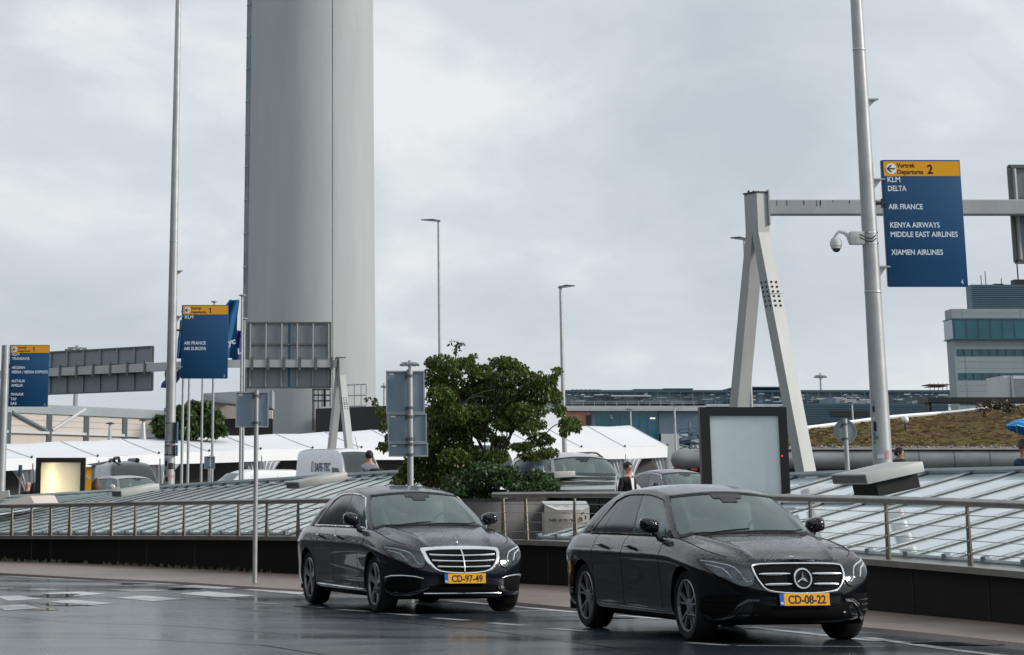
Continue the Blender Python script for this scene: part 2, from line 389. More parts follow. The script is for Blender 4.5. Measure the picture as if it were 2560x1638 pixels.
def car_shell(S, root, paint, door_names=True):
    u = []
    fc = math.acos(.8**(S.n/2))
    for i in range(15): u.append(('f', math.cos(fc*i/15)**(2/S.n)))
    for i in range(22): u.append(('f', .8*(1-i/22)))
    xs = list(np.linspace(S.x0, S.x1, 72))
    for d in S.doors: xs += [d-.008, d+.008]
    xs = sorted(set(round(float(q), 4) for q in xs), reverse=True); u += [('s', q) for q in xs]
    for i in range(1, 12): u.append(('r', .75*i/12))
    rc = math.acos(.75**(S.nr/2))
    for i in range(12): u.append(('r', math.cos(rc*(1-i/11))**(2/S.nr)))
    zes = [0,.03,.06,.10,.15,.21,.27,.33,.39,.45,.51,.57,.63,.69,.735,.765,.785,.805,.83,.86,.89,.92,.945,.965,.985,1.0]
    P = []
    for ze in zes:
        row = []
        for k, q in u:
            w = S.W(ze)
            if k == 'f': x = S.x0+(S.XF(ze)-S.x0)*q; y = w*max(0, 1-q**S.n)**(1/S.n)
            elif k == 's': x, y = q, w
            else: x = S.x1+(S.XR(ze)-S.x1)*q; y = w*max(0, 1-q**S.nr)**(1/S.nr)
            row.append(Vector((x, y, S.zb+(S.ZS(x)-S.zb)*ze)))
        P.append(row)
    T = []                                        # top: hood, deck
    tt = [.04,.08,.13,.18,.22,.26,.30,.34,.38,.42,.46,.52,.60,.70,.82,.92,1.0]
    for t in tt: T.append([S.top(p.x, p.y*(1-t)) for p in P[-1]])
    allr = P+T; nc = len(u)
    def arch(p):
        for xc in (0, -S.wb):
            d = math.hypot(p.x-xc, p.z-S.rw)
            if d < S.ra and p.y > .5: return xc, d
        return None
    groups = {k: MB() for k in ('body', 'front_door', 'rear_door', 'hood', 'boot_lid', 'shut_line')}
    idx = {k: {} for k in groups}; moved = {}
    def vert(g, i, j, sg):
        key = (i, j, sg)
        if key not in idx[g]:
            p = allr[i][j]
            if i < len(P):
                a = arch(p)
                if a:
                    if (i, j) not in moved:
                        xc, d = a; d = max(d, 1e-3); f = S.ra/d
                        nx, nz = xc+(p.x-xc)*f, S.rw+(p.z-S.rw)*f
                        nz = max(nz, S.zb); moved[(i, j)] = S.side(nx, nz)
                    p = moved[(i, j)]
            idx[g][key] = len(groups[g].v); groups[g].v.append(Vector((p.x, p.y*sg, p.z)))
        return idx[g][key]
    d0, d1, d2 = S.doors
    for i in range(len(allr)-1):
        for j in range(nc-1):
            c = [allr[i][j], allr[i][j+1], allr[i+1][j+1], allr[i+1][j]]
            mx = sum(p.x for p in c)/4; my = sum(p.y for p in c)/4
            if i < len(P)-1:
                if all(arch(p) for p in c): continue
                ze = (zes[i]+zes[i+1])/2; g = 'body'
                if ze > .075:
                    if any(abs(mx-d) < .0085 for d in S.doors): g = 'shut_line'
                    elif d1 < mx < d0: g = 'front_door'
                    elif d2 < mx < d1: g = 'rear_door'
                    elif False: pass
            else:
                if S.gxf[0]-.25 > mx > S.gxr[0]+.25 and i > len(P)+1: continue
                t = tt[max(i-len(P), 0)]; g = 'body'
                if mx > S.gxf[0]-.35 and my < .80*max(S.plan_y(mx, 1.0), .01)+.05 and mx > -.62: g = 'hood' if t > .1 else 'body'
                elif mx < S.gxr[0]+.1 and t > .16: g = 'boot_lid'
            for sg in (1, -1):
                q = [vert(g, i, j, sg), vert(g, i, j+1, sg), vert(g, i+1, j+1, sg), vert(g, i+1, j, sg)]
                if sg < 0: q = q[::-1]
                groups[g].f.append(tuple(q))
    # greenhouse
    na, ns, nr = 30, 46, 16
    U = [('f', math.pi/2*i/na) for i in range(na)]
    sv = sorted(set([round(i/ns, 4) for i in range(ns+1)]+[.025, S.bp-.008, S.bp+.012, S.cp-.004, S.cp+.006, .955]))
    U += [('s', q) for q in sv]+[('r', math.pi/2*i/nr) for i in range(1, nr+1)]
    n3 = 4.0
    def gp(c, v, full=False):
        k, q = c
        xf = lerp(*S.gxf, v); xr = lerp(*S.gxr, v); ys = lerp(S.gys[0], S.gys[1], v**1.2); af = lerp(*S.gaf, v); ar = lerp(*S.gar, v)
        if k == 'f': return xf-af*(1-max(math.cos(q), 0)**(2/n3)), ys*math.sin(q)**(2/n3)
        if k == 's':
            return lerp(xf-af, xr+ar, q), ys
        return xr+ar*(1-math.sin(q)**(2/n3)), ys*max(math.cos(q), 0)**(2/n3)
    def gpos(c, v):
        x, y = gp(c, v); xb, yb = gp(c, 0); xt, yt = gp(c, 1)
        zb = S.top(xb, yb).z-.012; zt = S.roof(xt, yt)
        bow = math.sin(math.pi*v)
        z = lerp(zb, zt, v)
        if c[0] == 'f': z += .02*bow
        if c[0] == 'r': z += .035*bow
        return Vector((x, y, z))
    def vtop(c):
        if c[0] == 's':
            a = abs(c[1]-.46)/.54; return lerp(.90, .72 if c[1] > .46 else .86, a**5)
        return .945 if c[0] == 'f' and c[1] < 1.2 else (.86 if c[0] == 'f' else .92)
    def vbot(c): return .02 if c[0] == 'f' else .055
    nb, ng, nt_ = 1, 9, 3
    rows = []
    for i in range(nb+ng+nt_+1):
        r = []
        for c in U:
            a, b = vbot(c), vtop(c)
            v = a*i/nb if i < nb else (lerp(a, b, (i-nb)/ng) if i <= nb+ng else lerp(b, 1, (i-nb-ng)/nt_))
            r.append(gpos(c, v))
        rows.append(r)
    for t in (.08,.2,.34,.5,.66,.82,1.0):
        r = []
        for c in U:
            x, y = gp(c, 1); yy = y*(1-t); r.append(Vector((x, yy, S.roof(x, yy))))
        rows.append(r)
    G = {k: MB() for k in ('windscreen', 'front_side_window', 'rear_side_window', 'quarter_window', 'rear_window', 'pillar_trim')}
    fa = math.asin(.945**(n3/2)); gi = {}
    sides = {1: {k: MB() for k in ('front_side_window', 'rear_side_window', 'quarter_window')}, -1: {k: MB() for k in ('front_side_window', 'rear_side_window', 'quarter_window')}}
    shared = {}
    def gv(mb, key, p):
        k = (id(mb), key)
        if k not in shared: shared[k] = len(mb.v); mb.v.append(p)
        return shared[k]
    for i in range(len(rows)-1):
        for j in range(len(U)-1):
            c0, c1 = U[j], U[j+1]
            w = None
            if nb <= i < nb+ng:
                if c0[0] == 'f' and c1[0] == 'f' and c1[1] <= fa+.03: w = 'windscreen'
                elif c0[0] == 'f' and c0[1] >= 1.44: w = 'front_side_window'
                elif c0[0] == 's' and c1[0] == 's':
                    m_ = (c0[1]+c1[1])/2
                    if m_ < S.bp-.008: w = 'front_side_window'
                    elif S.bp-.008 < m_ < S.bp+.012: w = 'pillar_trim'
                    elif S.bp+.012 < m_ < S.cp-.004: w = 'rear_side_window'
                    elif S.cp-.004 < m_ < S.cp+.006: w = 'pillar_trim'
                    elif S.cp+.006 < m_ < .955: w = 'quarter_window'
                elif c0[0] == 'r' and c0[1] > .62: w = 'rear_window'
            for sg in (1, -1):
                mb = groups['body'] if w is None else (sides[sg][w] if w in sides[1] else G[w])
                q = []
                for a, b in ((i, j), (i, j+1), (i+1, j+1), (i+1, j)):
                    p = rows[a][b]; q.append(gv(mb, ('g', a, b, sg), Vector((p.x, p.y*sg, p.z))))
                mb.f.append(tuple(q if sg > 0 else q[::-1]))
    body = groups['body'].build('body', paint, root, 50, weld=.0005)
    for k in ('front_door', 'rear_door'):
        mb = groups[k]
        for sg in (1, -1):
            h = MB(); ids = {}
            for f in mb.f:
                if mb.v[f[0]].y*sg > 0:
                    q = []
                    for i in f:
                        if i not in ids: ids[i] = len(h.v); h.v.append(mb.v[i])
                        q.append(ids[i])
                    h.f.append(tuple(q))
            if h.f:
                d = h.build(k, paint, root, 50)
                hx = (d1+.16) if k == 'front_door' else (d2+.20)
                q = MB(); a = S.side(hx, S.ZS(hx)-.105, sg, .034); b = S.side(hx+.20, S.ZS(hx)-.118, sg, .034)
                q.tube([S.side(hx-.01, S.ZS(hx)-.105, sg, .0), a, b, S.side(hx+.21, S.ZS(hx)-.118, sg, .0)], [.012,.015,.015,.012], 8)
                q.build('handle', S.handle if hasattr(S, 'handle') else paint, d, 60)
    for k in ('hood', 'boot_lid', 'shut_line'):
        if groups[k].f and k == 'shut_line': build_each(groups[k], k, M['seam'], root, 50)
        elif groups[k].f: groups[k].build(k, paint, root, 50, weld=.0005)
    G['windscreen'].build('windscreen', M['screen'], root, 60, weld=.0005)
    G['rear_window'].build('rear_window', M['screen'], root, 60, weld=.0005)
    build_each(G['pillar_trim'], 'pillar_trim', M['trim'], root, 60)
    for sg in (1, -1):
        for k in sides[sg]:
            sides[sg][k].build(k, M['side_glass'] if k == 'front_side_window' else M['tint_glass'], root, 60)
    # window trims
    def dlo(sg, r, mat, nm):
        st = [c for c in U if (c[0] == 'f' and c[1] >= 1.44) or (c[0] == 's' and c[1] <= .96)]
        lo = [gpos(c, vbot(c)) for c in st]; hi = [gpos(c, vtop(c)) for c in st]
        mb = MB(); pts = lo+hi[::-1]
        mb.tube([Vector((p.x, (p.y+.004)*sg, p.z)) for p in pts], r, 6, closed=True); mb.build(nm, mat, root, 60)
    for sg in (1, -1): dlo(sg, S.trim_r if hasattr(S, 'trim_r') else .009, S.trim_mat if hasattr(S, 'trim_mat') else M['trim'], 'window_trim')
    fr = [c for c in U if c[0] == 'f' and c[1] <= fa+.03]
    mb = MB(); lo = [gpos(c, vbot(c)) for c in fr]; hi = [gpos(c, vtop(c)) for c in fr]
    loop = [Vector((p.x, -p.y, p.z)) for p in lo[::-1]][:-1]+lo+hi[::-1]+[Vector((p.x, -p.y, p.z)) for p in hi][1:]
    mb.tube([p+Vector((.003,0,.003)) for p in loop], .008, 6, closed=True); mb.build('windscreen_seal', M['trim'], root, 60)
    # cabin
    mb = MB(); zf = S.ZS(-1.5)-.02
    mb.box(-3.3, -.6, -.72, .72, .3, .34); mb.box(-3.3, -3.15, -.72, .72, .34, zf)
    for q in (-.715, .705): mb.box(-3.2, -.6, q, q+.01, .34, zf)
    mb.build('cabin_floor', M['dash'], root, 0)
    mb = MB(); mb.grid([[Vector((-.50-.35*t, y, S.top(-.5, 0).z-.03-.02*t*t-.1*(abs(y)/.7)**4*.3)) for y in np.linspace(-.70, .70, 9)] for t in (0,.3,.6,1)]+[[Vector((-.90, y, S.top(-.5,0).z-.18)) for y in np.linspace(-.70, .70, 9)]])
    mb.build('dashboard', M['dash'], root, 40)
    sc = (S.RZ(-1.75)-1.467)
    for yy in (-.38, .38):
        mb = MB(); mb.obox((-1.72, yy, .98+sc*.8), (.07,0,-.02), (0,.23,0), (-.11,0,.34)); mb.obox((-1.40, yy, .62), (.26,0,.03), (0,.24,0), (0,0,.08))
        s_ = mb.build('seat', M['seat'], root, 40, bevel=.05)
        mb = MB(); mb.obox((-1.86, yy, 1.335+sc*.9), (.045,0,-.01), (0,.12,0), (-.02,0,.075)); mb.build('head_rest', M['seat'], s_, 40, bevel=.03)
    mb = MB(); mb.obox((-2.75, 0, .85+sc*.8), (.08,0,-.02), (0,.62,0), (-.12,0,.26)); mb.build('rear_seat', M['seat'], root, 40, bevel=.05)
    c = Vector((-.98, .38, S.top(-.5, 0).z-.02)); ring = [c+Vector((.07*math.sin(a)*1.0, .185*math.cos(a), .185*math.sin(a)*.9)) for a in np.linspace(0, 2*math.pi, 24, endpoint=False)]
    mb = MB(); mb.tube(ring, .016, 6, closed=True); mb.bar(c+Vector((0,-.18,0)), c+Vector((0,.18,0)), .03, .05); mb.bar(c, c-Vector((.06,0,.16)), .04, .04)
    mb.build('steering_wheel', M['dash'], root, 50)
    # sensor box and mirror behind the glass
    a = gpos(('f', 0), .93); b = gpos(('f', 0), .76)
    mb = MB(); d = Vector((-.012, 0, -.012))
    q = [a+d+Vector((0,-.20,0)), a+d+Vector((0,.20,0)), lerp(a, b, .55)+d+Vector((0,.12,0)), b+d+Vector((0,.055,0)), b+d+Vector((0,-.055,0)), lerp(a, b, .55)+d+Vector((0,-.12,0))]
    mb.prism(q, (-.03,0,-.02)); mb.build('sensor_housing', M['trim'], root, 30)
    mb = MB(); cs = [('f', q) for q in np.linspace(0, fa, 12)]
    for sg in (1, -1):
        for v0, v1, lim in ((.915, .945, 2), (.80, .915, .16), (.70, .80, .085), (.02, .075, 2)):
            q = [c for c in cs if gp(c, v1)[1] <= lim] if lim < 1 else cs
            if lim < 1:
                y0 = lim; st = [0, .5, 1]
                mb.grid([[Vector((gpos(('f', math.asin(min(1, (y0*k_/lerp(S.gys[0], S.gys[1], v**1.2)))**(n3/2))), v).x+.004, sg*y0*k_, gpos(('f', math.asin(min(1, (y0*k_/lerp(S.gys[0], S.gys[1], v**1.2)))**(n3/2))), v).z+.006)) for k_ in st] for v in (v0, v1)])
            else: mb.grid([[Vector((p.x+.004, sg*p.y, p.z+.006)) for p in (gpos(c, v) for c in q)] for v in (v0, v1)])
    mb.build('black_border', M['frit'], root, 0, weld=.0005)
    # under floor
    mb = MB(); mb.box(-3.85, .55, -.74, .74, .17, .27); mb.build('under_body', M['seam'], root, 0)
    return gpos
def wheel(root, x, y, sg, r, style, steer=0.):
    """tyre and rim; sg = +1 left, -1 right"""
    ax = Vector((0, sg, 0)); cz = Vector((x, y, r)); w = .118
    if steer: ax = Matrix.Rotation(steer, 3, 'Z') @ ax
    t = MB(); rr = r*.735
    t.lathe([(rr,-w*.85),(rr+.02,-w),(r-.025,-w),(r-.006,-w*.82),(r,-w*.5),(r,w*.5),(r-.006,w*.82),(r-.025,w),(rr+.02,w),(rr,w*.88)], 44, cz, ax)
    ty = t.build('wheel', M['rubber'], root, 40)
    m = MB(); m.lathe([(rr+.002,w*.9),(rr-.004,w*.96),(rr-.014,w*.93),(rr-.018,w*.72)], 44, cz, ax)
    xx = Vector((1,0,0)) if not steer else Matrix.Rotation(steer, 3, 'Z') @ Vector((1,0,0)); zz = Vector((0,0,1))
    def P(rad, ang, o): return cz+ax*o+rad*(math.cos(ang)*xx+math.sin(ang)*zz)
    if style == 'twin':
        for k in range(5):
            a0 = 2*math.pi*k/5+.31
            for s_ in (-1, 1):
                a1 = a0+s_*.05; a2 = a0+s_*.21
                q = [P(.05, a0+s_*.05-.22, w*.72), P(.05, a0+s_*.05+.22, w*.72), P(rr-.01, a2+.032, w*.90), P(rr-.01, a2-.032, w*.90)]
                if s_ < 0: q = q[::-1]
                m.prism(q, -ax*.03*(1))
    else:
        for k in range(5):
            a0 = 2*math.pi*k/5+.2
            q = [P(.045, a0-.75, w*.72), P(.06, a0+.45, w*.74), P(rr*.6, a0+.26, w*.84), P(rr-.012, a0+.36, w*.90), P(rr-.012, a0-.10, w*.90), P(rr*.62, a0-.10, w*.82)]
            m.prism(q, -ax*.03)
    m.lathe([(.001,w*.8),(.032,w*.8),(.062,w*.72),(.07,w*.5)], 20, cz, ax)
    m.build('rim', M['alloy'], ty, 35)
    d = MB(); d.lathe([(.001,w*.1),(.165,w*.1),(.17,-w*.1),(rr-.03,-w*.3),(rr-.019,w*.70)], 36, cz, ax); d.build('brake_disc', M['wheel_dark'], ty, 35)
    return ty
def ring_patch(mb, poly, fn, off, K_=5, lip=.006, m=60):
    """fill a star-shaped outline drawn on the front (y,z) with a skin lying on the body"""
    pts = []; n = len(poly); per = [math.dist(poly[i], poly[(i+1)%n]) for i in range(n)]; tot = sum(per)
    for k in range(m):
        d = tot*k/m; i = 0
        while d > per[i]: d -= per[i]; i = (i+1) % n
        t = d/per[i]; a, b = poly[i], poly[(i+1)%n]; pts.append((lerp(a[0], b[0], t), lerp(a[1], b[1], t)))
    cy = sum(p[0] for p in pts)/m; cz = sum(p[1] for p in pts)/m; b0 = len(mb.v)
    for k in range(K_+1):
        f = max(k/K_, .001)
        for p in pts: mb.v.append(fn(cy+(p[0]-cy)*f, cz+(p[1]-cz)*f, off))
    if lip:
        for p in pts: mb.v.append(fn(p[0], p[1], -lip))
    for k in range(K_+(1 if lip else 0)):
        for i in range(m): mb.f.append((b0+k*m+i, b0+k*m+(i+1)%m, b0+(k+1)*m+(i+1)%m, b0+(k+1)*m+i))
def smooth_poly(p, it=2):
    for _ in range(it):
        q = []
        for i in range(len(p)):
            a, b = p[i], p[(i+1)%len(p)]; q += [(a[0]*.75+b[0]*.25, a[1]*.75+b[1]*.25), (a[0]*.25+b[0]*.75, a[1]*.25+b[1]*.75)]
        p = q
    return p
def number_plate(root, S, txt, z):
    c = S.front(0, z, .018); nrm = (S.front(0, z, .03)-S.front(0, z)).normalized(); up = Vector((0,1,0)).cross(nrm)*-1
    if up.z < 0: up = -up
    ex = Vector((0,1,0)); up = (Vector((0,0,1))+nrm*-.12).normalized(); n2 = ex.cross(up)
    if n2.x < 0: n2 = -n2
    mb = MB(); mb.obox(c, ex*.268, up*.063, n2*.008); pl = mb.build('number_plate', M['trim'], root, 30, bevel=.004)
    mb = MB(); mb.obox(c+n2*.0095+ex*.022, ex*.238, up*.0555, n2*.002); mb.build('plate_face', M['plate'], pl, 30)
    mb = MB(); mb.obox(c+n2*.0095-ex*.2385, ex*.0215, up*.0555, n2*.002); mb.build('country_band', M['plate_blue'], pl, 30)
    mb = MB(); add_text(mb, txt, c+n2*.0125+ex*.024-up*.0375, ex, up, .108, sx=.90, bold=.0028, depth=.001, align='CENTER')
    mb.build('registration', M['ink'], pl, 0)
    mb = MB(); add_text(mb, 'NL', c+n2*.0125-ex*.239-up*.042, ex, up, .03, sx=.9, bold=.001, depth=.001, align='CENTER')
    mb.build('country_code', M['white_ink'], pl, 0)
def three_star(mb, c, ex, ey, nz, r, rt, dep=.012):
    """ring with a star of three tapering points"""
    c, ex, ey, nz = Vector(c), Vector(ex), Vector(ey), Vector(nz)
    mb.tube([c+r*(math.cos(a)*ex+math.sin(a)*ey) for a in np.linspace(0, 2*math.pi, 32, endpoint=False)], rt, 6, closed=True)
    for k in range(3):
        a = math.pi/2+2*math.pi*k/3; d = math.cos(a)*ex+math.sin(a)*ey; s_ = -math.sin(a)*ex+math.cos(a)*ey
        b0 = len(mb.v)
        mb.v += [c+d*(r-rt*.4)+nz*.001, c+s_*r*.16+d*r*.10, c+nz*dep, c-s_*r*.16+d*r*.10, c-nz*.004, c+d*(r-rt*.4)-nz*.004]
        mb.f += [(b0, b0+2, b0+1), (b0, b0+3, b0+2), (b0+1, b0+4, b0), (b0, b0+4, b0+3), (b0, b0+1, b0+4)]
def make_sedan(name, label, style, plate, paint, S, cat='car', group=None):
    root = thing(name, label, cat, (0,0,0), group)
    S.trim_mat = M['chrome'] if style == 'classic' else M['trim']; S.trim_r = .012 if style == 'classic' else .009
    gpos = car_shell(S, root, paint)
    for xc, st in ((0, 0), (-S.wb, 0)):
        for sg in (1, -1):
            wheel(root, xc, sg*(S.W(.3)-.118-.012), sg, S.rw, 'twin' if style == 'sport' else 'five', S.steer if hasattr(S, 'steer') and xc == 0 else 0)
            mb = MB(); A = np.linspace(math.pi*1.12, -math.pi*.12, 28)
            out = [S.side(xc+S.ra*math.cos(a), max(S.rw+S.ra*math.sin(a), S.zb), sg) for a in A]
            inn = [Vector((p.x, sg*.50, p.z)) for p in out]
            mb.grid([out, [Vector((p.x, p.y-sg*.03, p.z)) for p in out], inn]); b0 = len(mb.v)
            mb.v += inn; mb.f.append(tuple(range(b0, b0+len(inn))))
            mb.build('wheel_well', M['seam'], root, 40)
    fn = lambda y, z, o: S.front(y, z, o)
    ft = lambda y, z, o=0.: S.front(y, z, o)
    def band(up, lo, sg):
        mb = MB(); q = []
        for t, o in ((0,-.004),(.12,.012),(.5,.02),(.88,.012),(1,-.004)):
            q.append([ft(sg*lerp(a[0], b[0], t), lerp(a[1], b[1], t), o) for a, b in zip(up, lo)])
        mb.grid(q); mb.build('bumper_blade', paint, root, 60)
    # headlights
    hp = smooth_poly([(.488,.552),(.53,.528),(.60,.535),(.71,.580),(.81,.645),(.868,.725),(.878,.775),(.82,.785),(.68,.764),(.54,.730),(.482,.690),(.474,.60)], 1)
    for sg in (1, -1):
        q = [(p[0]*sg, p[1]) for p in hp]
        mb = MB(); ring_patch(mb, q, fn, .002, 5, .01); h = mb.build('headlight', M['lamp_dark'], root, 50)
        mb = MB()
        for c, rx in (((.605,.625), .038), ((.70,.668), .036)):
            p = ft(c[0]*sg, c[1], .004); n_ = (ft(c[0]*sg, c[1], .02)-ft(c[0]*sg, c[1])).normalized()
            mb.lathe([(.001,.004),(rx*.6,.006),(rx*.8,.001),(rx*1.0,.002),(rx*1.05,-.004)], 20, p, n_)
        mb.build('projector_lamp', M['lamp_in'], h, 50)
        mb = MB()
        for path in ([(.855,.762),(.78,.748),(.68,.722),(.63,.698),(.598,.652),(.572,.598),(.545,.572),(.505,.582)], [(.835,.728),(.78,.708),(.73,.690),(.70,.65),(.675,.61)]):
            mb.tube([ft(a*sg, b, .008) for a, b in path], .0065, 6)
        mb.build('light_strip', M['lamp_strip'], h, 60)
        mb = MB(); ring_patch(mb, q, fn, .014, 5, .012); mb.build('lamp_cover', M['lamp_glass'], h, 60)
        mb = MB(); mb.tube([ft(a, b, .004) for a, b in q], .006, 5, closed=True); mb.build('lamp_seal', M['trim'], h, 60)
        # mirrors
        mz = S.ZS(-.7)+.115; c = Vector((-.84, sg*.925, mz))
        mb = MB(); b0 = len(mb.v)
        for i, (dx, k) in enumerate(((.085,.35),(.07,.72),(.035,.95),(-.01,1.0),(-.055,.97),(-.065,.90))):
            for j in range(16):
                a = 2*math.pi*j/16; ca, sa = math.cos(a), math.sin(a)
                yy = (abs(ca)**.58)*(1 if ca > 0 else -1)*.098*k; zz = (abs(sa)**.62)*(1 if sa > 0 else -1)*.074*k
                mb.v.append(c+Vector((dx-.25*yy*sg*0-.05*abs(0), sg*yy, zz+(.012 if yy > 0 else 0)*k)))
        for i in range(5):
            for j in range(16): mb.f.append((b0+i*16+j, b0+i*16+(j+1)%16, b0+(i+1)*16+(j+1)%16, b0+(i+1)*16+j))
        mb.f.append(tuple(b0+j for j in range(16))); mb.f.append(tuple(b0+80+j for j in range(16)))
        mb.tube([Vector((-.78, sg*(S.W(.9)-.06), S.ZS(-.66)-.02)), Vector((-.82, sg*.85, mz-.085)), Vector((-.83, sg*.90, mz-.06))], [.035,.032,.035], 8)
        mb.build('door_mirror', paint, root, 60)
        # hood shut line
        mb = MB(); pts = []
        for x in np.linspace(-.56, .50, 14):
            w = S.plan_y(x, 1.0); pts.append(S.top(x, sg*min(w*.955, w-.02), .0015))
        mb.tube(pts, .004, 4); mb.build('hood_seam', M['seam'], root, 0)
    # hood front seam
    mb = MB(); mb.tube([S.front(y, .738-.010*(abs(y)/.45)**2 if style == 'sport' else .752-.02*(abs(y)/.45)**2, .001) for y in np.linspace(-.47, .47, 20)], .0035, 4); mb.build('hood_seam', M['seam'], root, 0)
    # grille
    if style == 'sport':
        gp_ = smooth_poly([(-.475,0.697),(-.455,0.720),(-.2,0.728),(.2,0.728),(.455,0.720),(.475,0.697),(.462,0.612),(.40,0.517),(.34,0.487),(.15,0.467),(-.15,0.467),(-.34,0.487),(-.40,0.517),(-.462,0.612)], 1)
        mb = MB(); ring_patch(mb, gp_, fn, .004, 5, .02); g = mb.build('grille', M['mesh_dark'], root, 40)
        mb = MB(); mb.tube([ft(a, b, .014) for a, b in gp_], .011, 8, closed=True); mb.build('grille_frame', M['chrome'], g, 60)
        mb = MB()
        for z0, a0, a1 in ((.639,.115,.43), (.550,.115,.385)):
            for sg in (1, -1):
                mb.tube([ft(sg*y, z0-.006*(y-.1), .018) for y in np.linspace(a0, a1, 7)], [.006]+[.0125]*5+[.006], 6)
        build_each(mb, 'grille_slat', M['chrome'], g, 60)
        c = ft(0, .594, .034); mb = MB(); three_star(mb, c, (0,1,0), (-.1,0,.995), (.995,0,.1), .088, .0095, .02); mb.build('star_emblem', M['chrome'], g, 40)
        mb = MB(); mb.lathe([(.001,.004),(.084,.004),(.088,-.012)], 32, ft(0, .594, .020), (.995,0,.1)); mb.build('emblem_back', M['trim'], g, 40)
        # bumper openings
        mb = MB(); ring_patch(mb, smooth_poly([(-.52,.395),(-.30,.345),(.30,.345),(.52,.395),(.50,.29),(.60,.215),(-.60,.215),(-.50,.29)][::1], 1), fn, .003, 4, .0); mb.build('lower_intake', M['mesh_dark'], root, 40)
        for sg in (1, -1):
            q = smooth_poly([(sg*a, b) for a, b in ((.50,.455),(.62,.458),(.80,.462),(.868,.44),(.880,.36),(.872,.27),(.80,.235),(.70,.24),(.655,.33),(.60,.41))], 1)
            mb = MB(); ring_patch(mb, q, fn, .003, 5, .0); t = mb.build('side_intake', M['mesh_dark'], root, 40)
            mb = MB()
            for z0, a0 in ((.40,.64), (.355,.67), (.305,.69)): mb.tube([ft(sg*y, z0, .006) for y in np.linspace(a0, .865, 8)], .006, 5)
            mb.build('fin', M['trim'], t, 50)
            band(((.45,.415),(.56,.418),(.635,.375),(.68,.30),(.73,.252),(.80,.238),(.89,.262)), ((.45,.385),(.545,.37),(.60,.31),(.645,.235),(.71,.197),(.80,.190),(.89,.215)), sg)
        mb = MB(); mb.lathe([(.001,.004),(.020,.004),(.026,.0)], 20, S.top(.60, 0, .0), (.25,0,.97)); mb.build('hood_badge', M['satin'], root, 40)
    else:
        op = smooth_poly([(-.505,0.725),(-.48,0.765),(-.25,0.782),(.25,0.782),(.48,0.765),(.505,0.725),(.47,0.610),(.39,0.515),(.30,0.478),(.12,0.460),(-.12,0.460),(-.30,0.478),(-.39,0.515),(-.47,0.610)], 1)
        ip = smooth_poly([(-.455,0.705),(-.44,0.722),(-.25,0.732),(.25,0.732),(.44,0.722),(.455,0.705),(.42,0.610),(.355,0.530),(.28,0.498),(.12,0.482),(-.12,0.482),(-.28,0.498),(-.355,0.530),(-.42,0.610)], 1)
        mb = MB(); ring_patch(mb, ip, fn, .004, 5, .02); g = mb.build('grille', M['mesh_dark'], root, 40)
        mb = MB(); n_ = len(op); b0 = len(mb.v)
        for pl, o in ((op, -.01), (op, .012), ([(lerp(a[0], b[0], .5), lerp(a[1], b[1], .5)) for a, b in zip(op, ip)], .022), (ip, .014), (ip, -.01)):
            for a in pl: mb.v.append(ft(a[0], a[1], o))
        for k in range(4):
            for i in range(n_): mb.f.append((b0+k*n_+i, b0+k*n_+(i+1)%n_, b0+(k+1)*n_+(i+1)%n_, b0+(k+1)*n_+i))
        mb.build('grille_frame', M['chrome'], g, 50)
        mb = MB()
        for z0, a1 in ((.67,.415), (.608,.395), (.545,.335)):
            mb.tube([ft(y, z0+.012*(1-(y/.4)**2)*-1+.006, .014) for y in np.linspace(-a1, a1, 13)], .0115, 6)
        mb.tube([ft(0, z, .02) for z in np.linspace(.485, .735, 8)], .008, 6); build_each(mb, 'grille_slat', M['chrome'], g, 60)
        mb = MB(); ring_patch(mb, smooth_poly([(-.46,.352),(.46,.352),(.52,.25),(-.52,.25)], 1), fn, .003, 4, .0); mb.build('lower_intake', M['mesh_dark'], root, 40)
        mb = MB(); mb.tube([ft(y, .248, .010) for y in np.linspace(-.49, .49, 17)], .007, 6); mb.build('bumper_trim', M['chrome'], root, 60)
        for sg in (1, -1):
            q = smooth_poly([(sg*a, b) for a, b in ((.52,.395),(.60,.42),(.78,.432),(.845,.41),(.868,.33),(.85,.265),(.75,.25),(.60,.265),(.53,.31))], 1)
            mb = MB(); ring_patch(mb, q, fn, .003, 5, .0); t = mb.build('side_intake', M['mesh_dark'], root, 40)
            mb = MB(); mb.tube([ft(sg*a, b, .010) for a, b in ((.50,.415),(.60,.437),(.72,.446),(.82,.440),(.862,.42))], [.004,.007,.009,.011,.006], 6); mb.build('intake_trim', M['chrome'], root, 60)
            band(((.44,.325),(.52,.285),(.64,.262),(.78,.262),(.89,.295)), ((.44,.285),(.52,.235),(.64,.205),(.78,.205),(.89,.235)), sg)
        b_ = S.top(.56, 0); mb = MB(); mb.lathe([(.016,-.004),(.014,.012),(.005,.018),(.004,.03)], 14, b_, (0,0,1)); three_star(mb, b_+Vector((0,0,.062)), (0,1,0), (0,0,1), (1,0,0), .036, .0035, .006); mb.build('hood_star', M['satin'], root, 50)
    number_plate(root, S, plate, .412)
    # sill trim
    for sg in (1, -1):
        mb = MB(); mb.tube([S.side(x, .262+.012*(-x-.4)/2.2, sg, .008) for x in np.linspace(-.42, -2.52, 20)], [.006]+[.010]*18+[.006], 6)
        mb.build('sill_trim', M['chrome'] if style == 'classic' else M['trim'], root, 60)
        mb = MB()
        q = [(x, z) for x, z in ((-3.60,.80),(-3.75,.90),(-3.98,.93),(-4.03,.80),(-3.9,.74))]
        mb.prism([S.side(max(x, -4.02), z, sg, .004) for x, z in q], (0, -sg*.02, 0)); mb.build('tail_light', M['tail'], root, 40)
    # wipers
    mb = MB()
